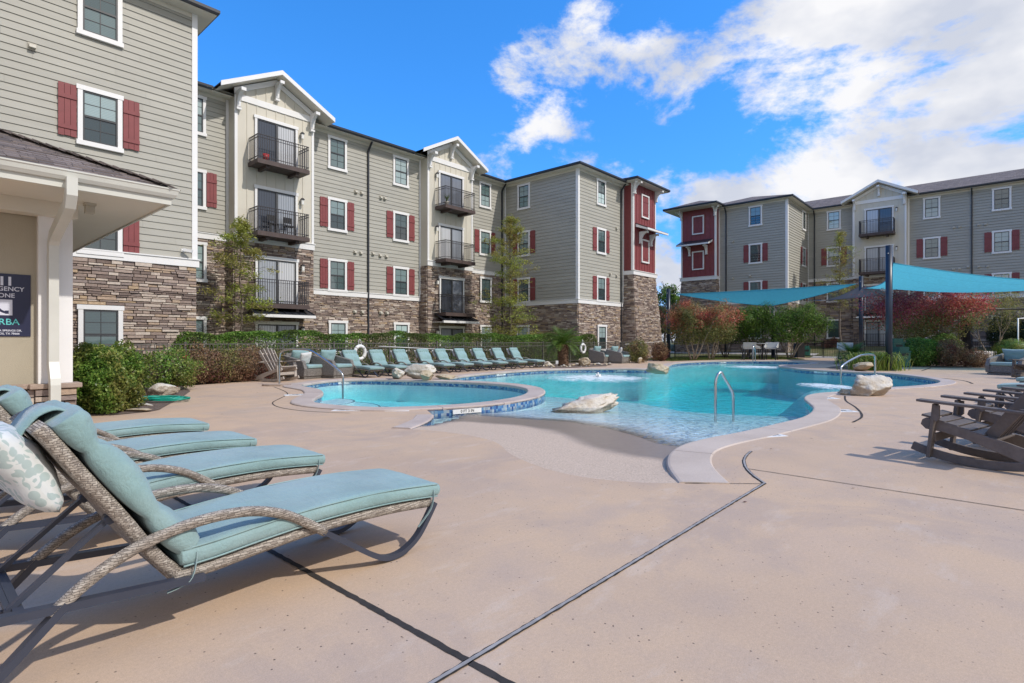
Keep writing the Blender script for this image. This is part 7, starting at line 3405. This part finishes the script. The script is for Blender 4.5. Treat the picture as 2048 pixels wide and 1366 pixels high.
CG = 'crape myrtles beyond the far end of the pool'
crape('red-topped crape myrtle with pale bare trunks beside the black sail pole', fd(1386, 34.8), 3.3, 1.75, 5, 11, ('olive', 'crape_red'), (0.11, 0.055), 17000, 1.0, group=CG)
crape('red and olive crape myrtle second from the black sail pole', fd(1422, 36.5), 3.25, 1.55, 5, 12, ('olive', 'crape_red'), (0.11, 0.055), 15000, 1.0, group=CG)
crape('green crape myrtle in the middle behind the high table', fd(1492, 39.5), 3.4, 1.9, 5, 13, ('crape_green', 'crape_green'), (0.115, 0.06), 16000, 1.0, group=CG)
crape('green crape myrtle right of the high table by the litter bin', fd(1580, 37.5), 3.35, 1.8, 5, 14, ('crape_green', 'crape_green'), (0.115, 0.06), 17000, 1.1, group=CG)
crape('olive crape myrtle between the red and the green ones, behind the fence', fd(1450, 41.5), 3.2, 1.6, 4, 16, ('olive', 'crape_green'), (0.115, 0.06), 9000, 1.0, group=CG)
crape('large magenta and rust crape myrtle in front of the right building', fd(1846, 30.5), 3.95, 2.2, 7, 15, ('olive', 'crape_pink'), (0.105, 0.052), 30000, 1.15, tops=-0.05, group=CG)
crape('loose light green tree right of the magenta crape myrtle', fd(1985, 37.0), 4.6, 1.9, 3, 18, ('olive', 'cypress'), (0.11, 0.04), 8000, 1.8, name='young_tree')
crape('rust-brown tree beyond the fence left of the black sail pole', fd(1340, 52), 4.4, 3.0, 4, 19, ('crape_red', 'crape_red'), (0.17, 0.09), 9000, 0.9, name='rust_tree')


def cypress(label, loc, h, r_low, seed, n_leaf, bare_low=0.0, gap=0.35, top_narrow=0.35, trunk=0.09, dry_low=0.0, z0=0.12):
    """young bald cypress: straight leader, level wispy branches, feathery sprays with sky between them"""
    root = thing('cypress_tree', label, 'tree', loc, 0, 'young bald cypress trees before the buildings')
    rr = random.Random(seed)
    m = MB()
    lead = [Vector((rr.gauss(0, .02) * h / 4, rr.gauss(0, .02) * h / 4, h * k / 10)) for k in range(11)]
    m.tube(lead, trunk, 8, 0, True, [1.1 - .1 * k for k in range(11)])
    pts, nrm, dry = [], [], []
    rg = np.random.default_rng(seed)
    nb = int(h * 7.5)
    sprays = []
    for k in range(nb):
        t = z0 + (0.98 - z0) * (k + rr.random()) / nb
        z = h * t
        prof = (0.34 + 0.66 * (1 - t)) * min(1, (1.03 - t) * 5)
        L = r_low * prof * rr.uniform(0.55, 1.15)
        a = k * 2.4 + rr.uniform(-.5, .5)
        el = rr.uniform(-0.05, 0.45) + 0.35 * t
        d = Vector((math.cos(a) * math.cos(el), math.sin(a) * math.cos(el), math.sin(el)))
        p0 = Vector((0, 0, z))
        P = [p0]
        q = p0
        dd = d
        for s in range(4):
            dd = (dd + Vector((rr.gauss(0, .1), rr.gauss(0, .1), -.06 - .03 * s))).normalized()
            q = q + dd * L / 4
            P.append(q)
        m.tube(P, max(.008, trunk * .28 * (1 - t * .6)), 4, 0, True, [1, .8, .6, .4, .2])
        bare = rr.random() < bare_low * (1 - t) * 1.6
        for s in range(1, 5):
            for sub in range(3):
                b0 = P[s - 1].lerp(P[s], rr.random())
                sd_ = Vector((rr.gauss(0, .6), rr.gauss(0, .6), rr.gauss(-.05, .25)))
                b1 = b0 + (dd * .6 + sd_).normalized() * L * rr.uniform(.16, .34)
                m.tube([b0, b1], 0.006, 3)
                if not bare and rr.random() > gap * 0.5:
                    sprays.append((b0, b1, t))
    per = max(4, n_leaf // max(1, len(sprays)))
    for b0, b1, t in sprays:
        w = rg.uniform(0, 1.1, (per, 1))
        base = np.array(b0) * (1 - w) + np.array(b1) * w
        pts.append(base + rg.normal(0, 1, (per, 3)) * np.array([.11, .11, .075]))
        nrm.append(np.tile([0, 0, 1.0], (per, 1)))
        dry.append(np.full(per, 1 if rr.random() < dry_low * (1.25 - t * 1.6) else 0))
    put('trunk', m.mesh('trunk', M['bark']), root)
    put('crown', leaf_mesh('crown', np.concatenate(pts), np.concatenate(nrm), 0.13, 0.042, [M['cypress'], M['cypress_dry']], seed, np.concatenate(dry), jit=1.0, droop=.5), root)
    return root


cypress('thin young cypress with bare lower twigs before the near cream gable', fd(482, 22.3), 6.2, 2.0, 7, 6000, 0.45, 1.15, 0.4, 0.05, 0.5, 0.2)
cypress('fuller light green cypress before the inner corner of the left building', fd(1020, 32.0), 8.6, 2.7, 9, 13000, 0.05, 1.0, 0.5, 0.09, 0.35, 0.08)
cypress('young olive cypress before the shaded front of the right building', fd(1680, 43.5), 10.0, 2.4, 13, 5000, 0.2, 1.1, 0.5, 0.08, 0.5, 0.36)

# shrubs along the right
shrub('clipped dark green shrub at the left of the right-hand bed', fd(1838, 27.0), (1.1, 0.85, 0.80), 13000, (0.075, 0.04), 'hedge', 61, 'shrub', 'shrub', zc=0.62, lump=0.12, inner=0.6)
shrub('bright green clipped shrub behind the dark green one', fd(1888, 29.0), (0.95, 0.8, 0.85), 10000, (0.075, 0.04), 'bush', 62, 'shrub', 'shrub', zc=0.78, lump=0.12, inner=0.6)
shrub('bronzed dry shrub in the right-hand bed beside the clipped ones', fd(1900, 26.4), (0.95, 0.7, 0.72), 9000, (0.06, 0.032), 'dry_red', 63, 'dry_shrub', 'shrub', ntw=120, zc=0.6, twmat='bark_pale', twr=.009)
shrub('low dry twiggy shrub at the right end of the right-hand bed', fd(1950, 26.0), (0.85, 0.6, 0.45), 6000, (0.06, 0.032), 'dry_red', 64, 'dry_shrub', 'shrub', ntw=110, zc=0.36, twmat='bark_pale', twr=.009)
shrub('yellow-green shrub behind the right wicker armchair', fd(2025, 27.5), (1.3, 0.8, 0.62), 10000, (0.075, 0.04), 'bush', 65, 'shrub', 'shrub', zc=0.72, lump=0.16)
shrub('dark round-clipped shrub before the right building, left one', fd(2012, 38.0), (1.15, 1.1, 1.5), 11000, (0.10, 0.06), 'dark_leaf', 66, 'shrub', 'shrub', zc=1.7, lump=0.1, inner=0.7)
shrub('dark round-clipped shrub before the right building at the picture edge', fd(2062, 37.0), (1.0, 1.0, 1.35), 9000, (0.10, 0.06), 'dark_leaf', 67, 'shrub', 'shrub', zc=1.6, lump=0.1, inner=0.7)
shrub('low purple-brown ground shrub along the foot of the right building', fd(1668, 46.5, 0.3), (2.4, 0.7, 0.6), 7000, (0.11, 0.06), 'dry_red', 68, 'shrub', 'shrub', zc=0.5)

# trees far behind, seen in the gap between the buildings
for k, (px, dd, h, w, lab) in enumerate(((1328, 78, 9.0, 3.2, 'distant round green tree in the gap between the two buildings'), (1346, 100, 7.6, 4.0, 'farther dull green tree right of the round one in the gap'),
                                         (1316, 110, 7.0, 4.0, 'far tree hugging the stone tower in the gap'))):
    root = thing('distant_tree', lab, 'tree', fd(px, dd, -0.03))
    rr = random.Random(k + 70)
    m = MB()
    tips = []
    branchy(m, Vector((0, 0, 0)), Vector((0, 0, 1)), h * .45, .22, 3, rr, tips, .6, .2)
    put('trunk', m.mesh('trunk', M['bark']), root)
    pts, nn = [], []
    for j in range(16):
        c = (rr.gauss(0, w * .42), rr.gauss(0, w * .42), h * rr.uniform(.42, .92))
        p, d = shell_points(420, c, (w * .34, w * .34, h * .11), 300 + 20 * k + j, .3, .3)
        pts.append(p)
        nn.append(d)
    put('crown', leaf_mesh('crown', np.concatenate(pts), np.concatenate(nn), .34, .2, M['hedge'], 70 + k), root)

# plants on the top balcony of the second gable
bp = thing('potted_plant', 'spiky green potted plant on the top balcony of the second gable', 'potted plant', Fr('Y', 24.6).P(21.2, 0.72, 9.04))
m = MB()
m.tube([(0, 0, 0), (0, 0, .2)], .13, 12, 0, True, [.8, 1.1])
put('pot', m.mesh('pot', M['vent']), bp)
m = MB()
rr = random.Random(2)
for k in range(60):
    a, L = rr.uniform(0, 2 * PI), rr.uniform(.25, .5)
    d = Vector((math.cos(a), math.sin(a), 0))
    s = Vector((-d.y, d.x, 0)) * .022
    m.face([Vector((0, 0, .2)) - s, Vector((0, 0, .2)) + s, Vector((0, 0, .2)) + d * L * .5 + Vector((0, 0, L))])
put('leaves', m.mesh('leaves', M['frond']), bp)

# fallen leaves on the deck and grass tufts on the lawn edge
rg = np.random.default_rng(8)
n = 90
P = np.stack([rg.uniform(3.5, 16, n), rg.uniform(-3, 15, n), np.full(n, 0.006)], -1)
keep = []
ml = [(p.x, p.y) for p in M_loop]
sl = [(p.x, p.y) for p in S_out]
ins = pts_in_poly(P[:, 0], P[:, 1], ml) | pts_in_poly(P[:, 0], P[:, 1], sl)
P = P[~ins]
fl_ = put('fallen_leaves', leaf_mesh('fallen_leaves', P, np.tile([0, 0, 1.0], (len(P), 1)), 0.04, 0.02, M['dry_red'], 5, jit=.04))
tag(fl_, kind='stuff')
n = 26000
gx, gy = rg.uniform(30, 44.4, n), rg.uniform(9, 18, n)
lp = [at(1343, 722.5), at(1400, 720.5), at(1470, 718.9), at(1560, 719.2), at(1610, 719.0), (44, 12.2), (44, 17.9), (33, 17.9)]
okk = pts_in_poly(gx, gy, lp)
P = np.stack([gx[okk], gy[okk], np.full(okk.sum(), .03)], -1)
tag(put('lawn_grass', leaf_mesh('lawn_grass', P, np.tile([1.0, 0, 0.1], (len(P), 1)), .10, .03, [M['olive'], M['hedge']], 6, rg.integers(0, 2, len(P)), jit=.6)), kind='stuff')
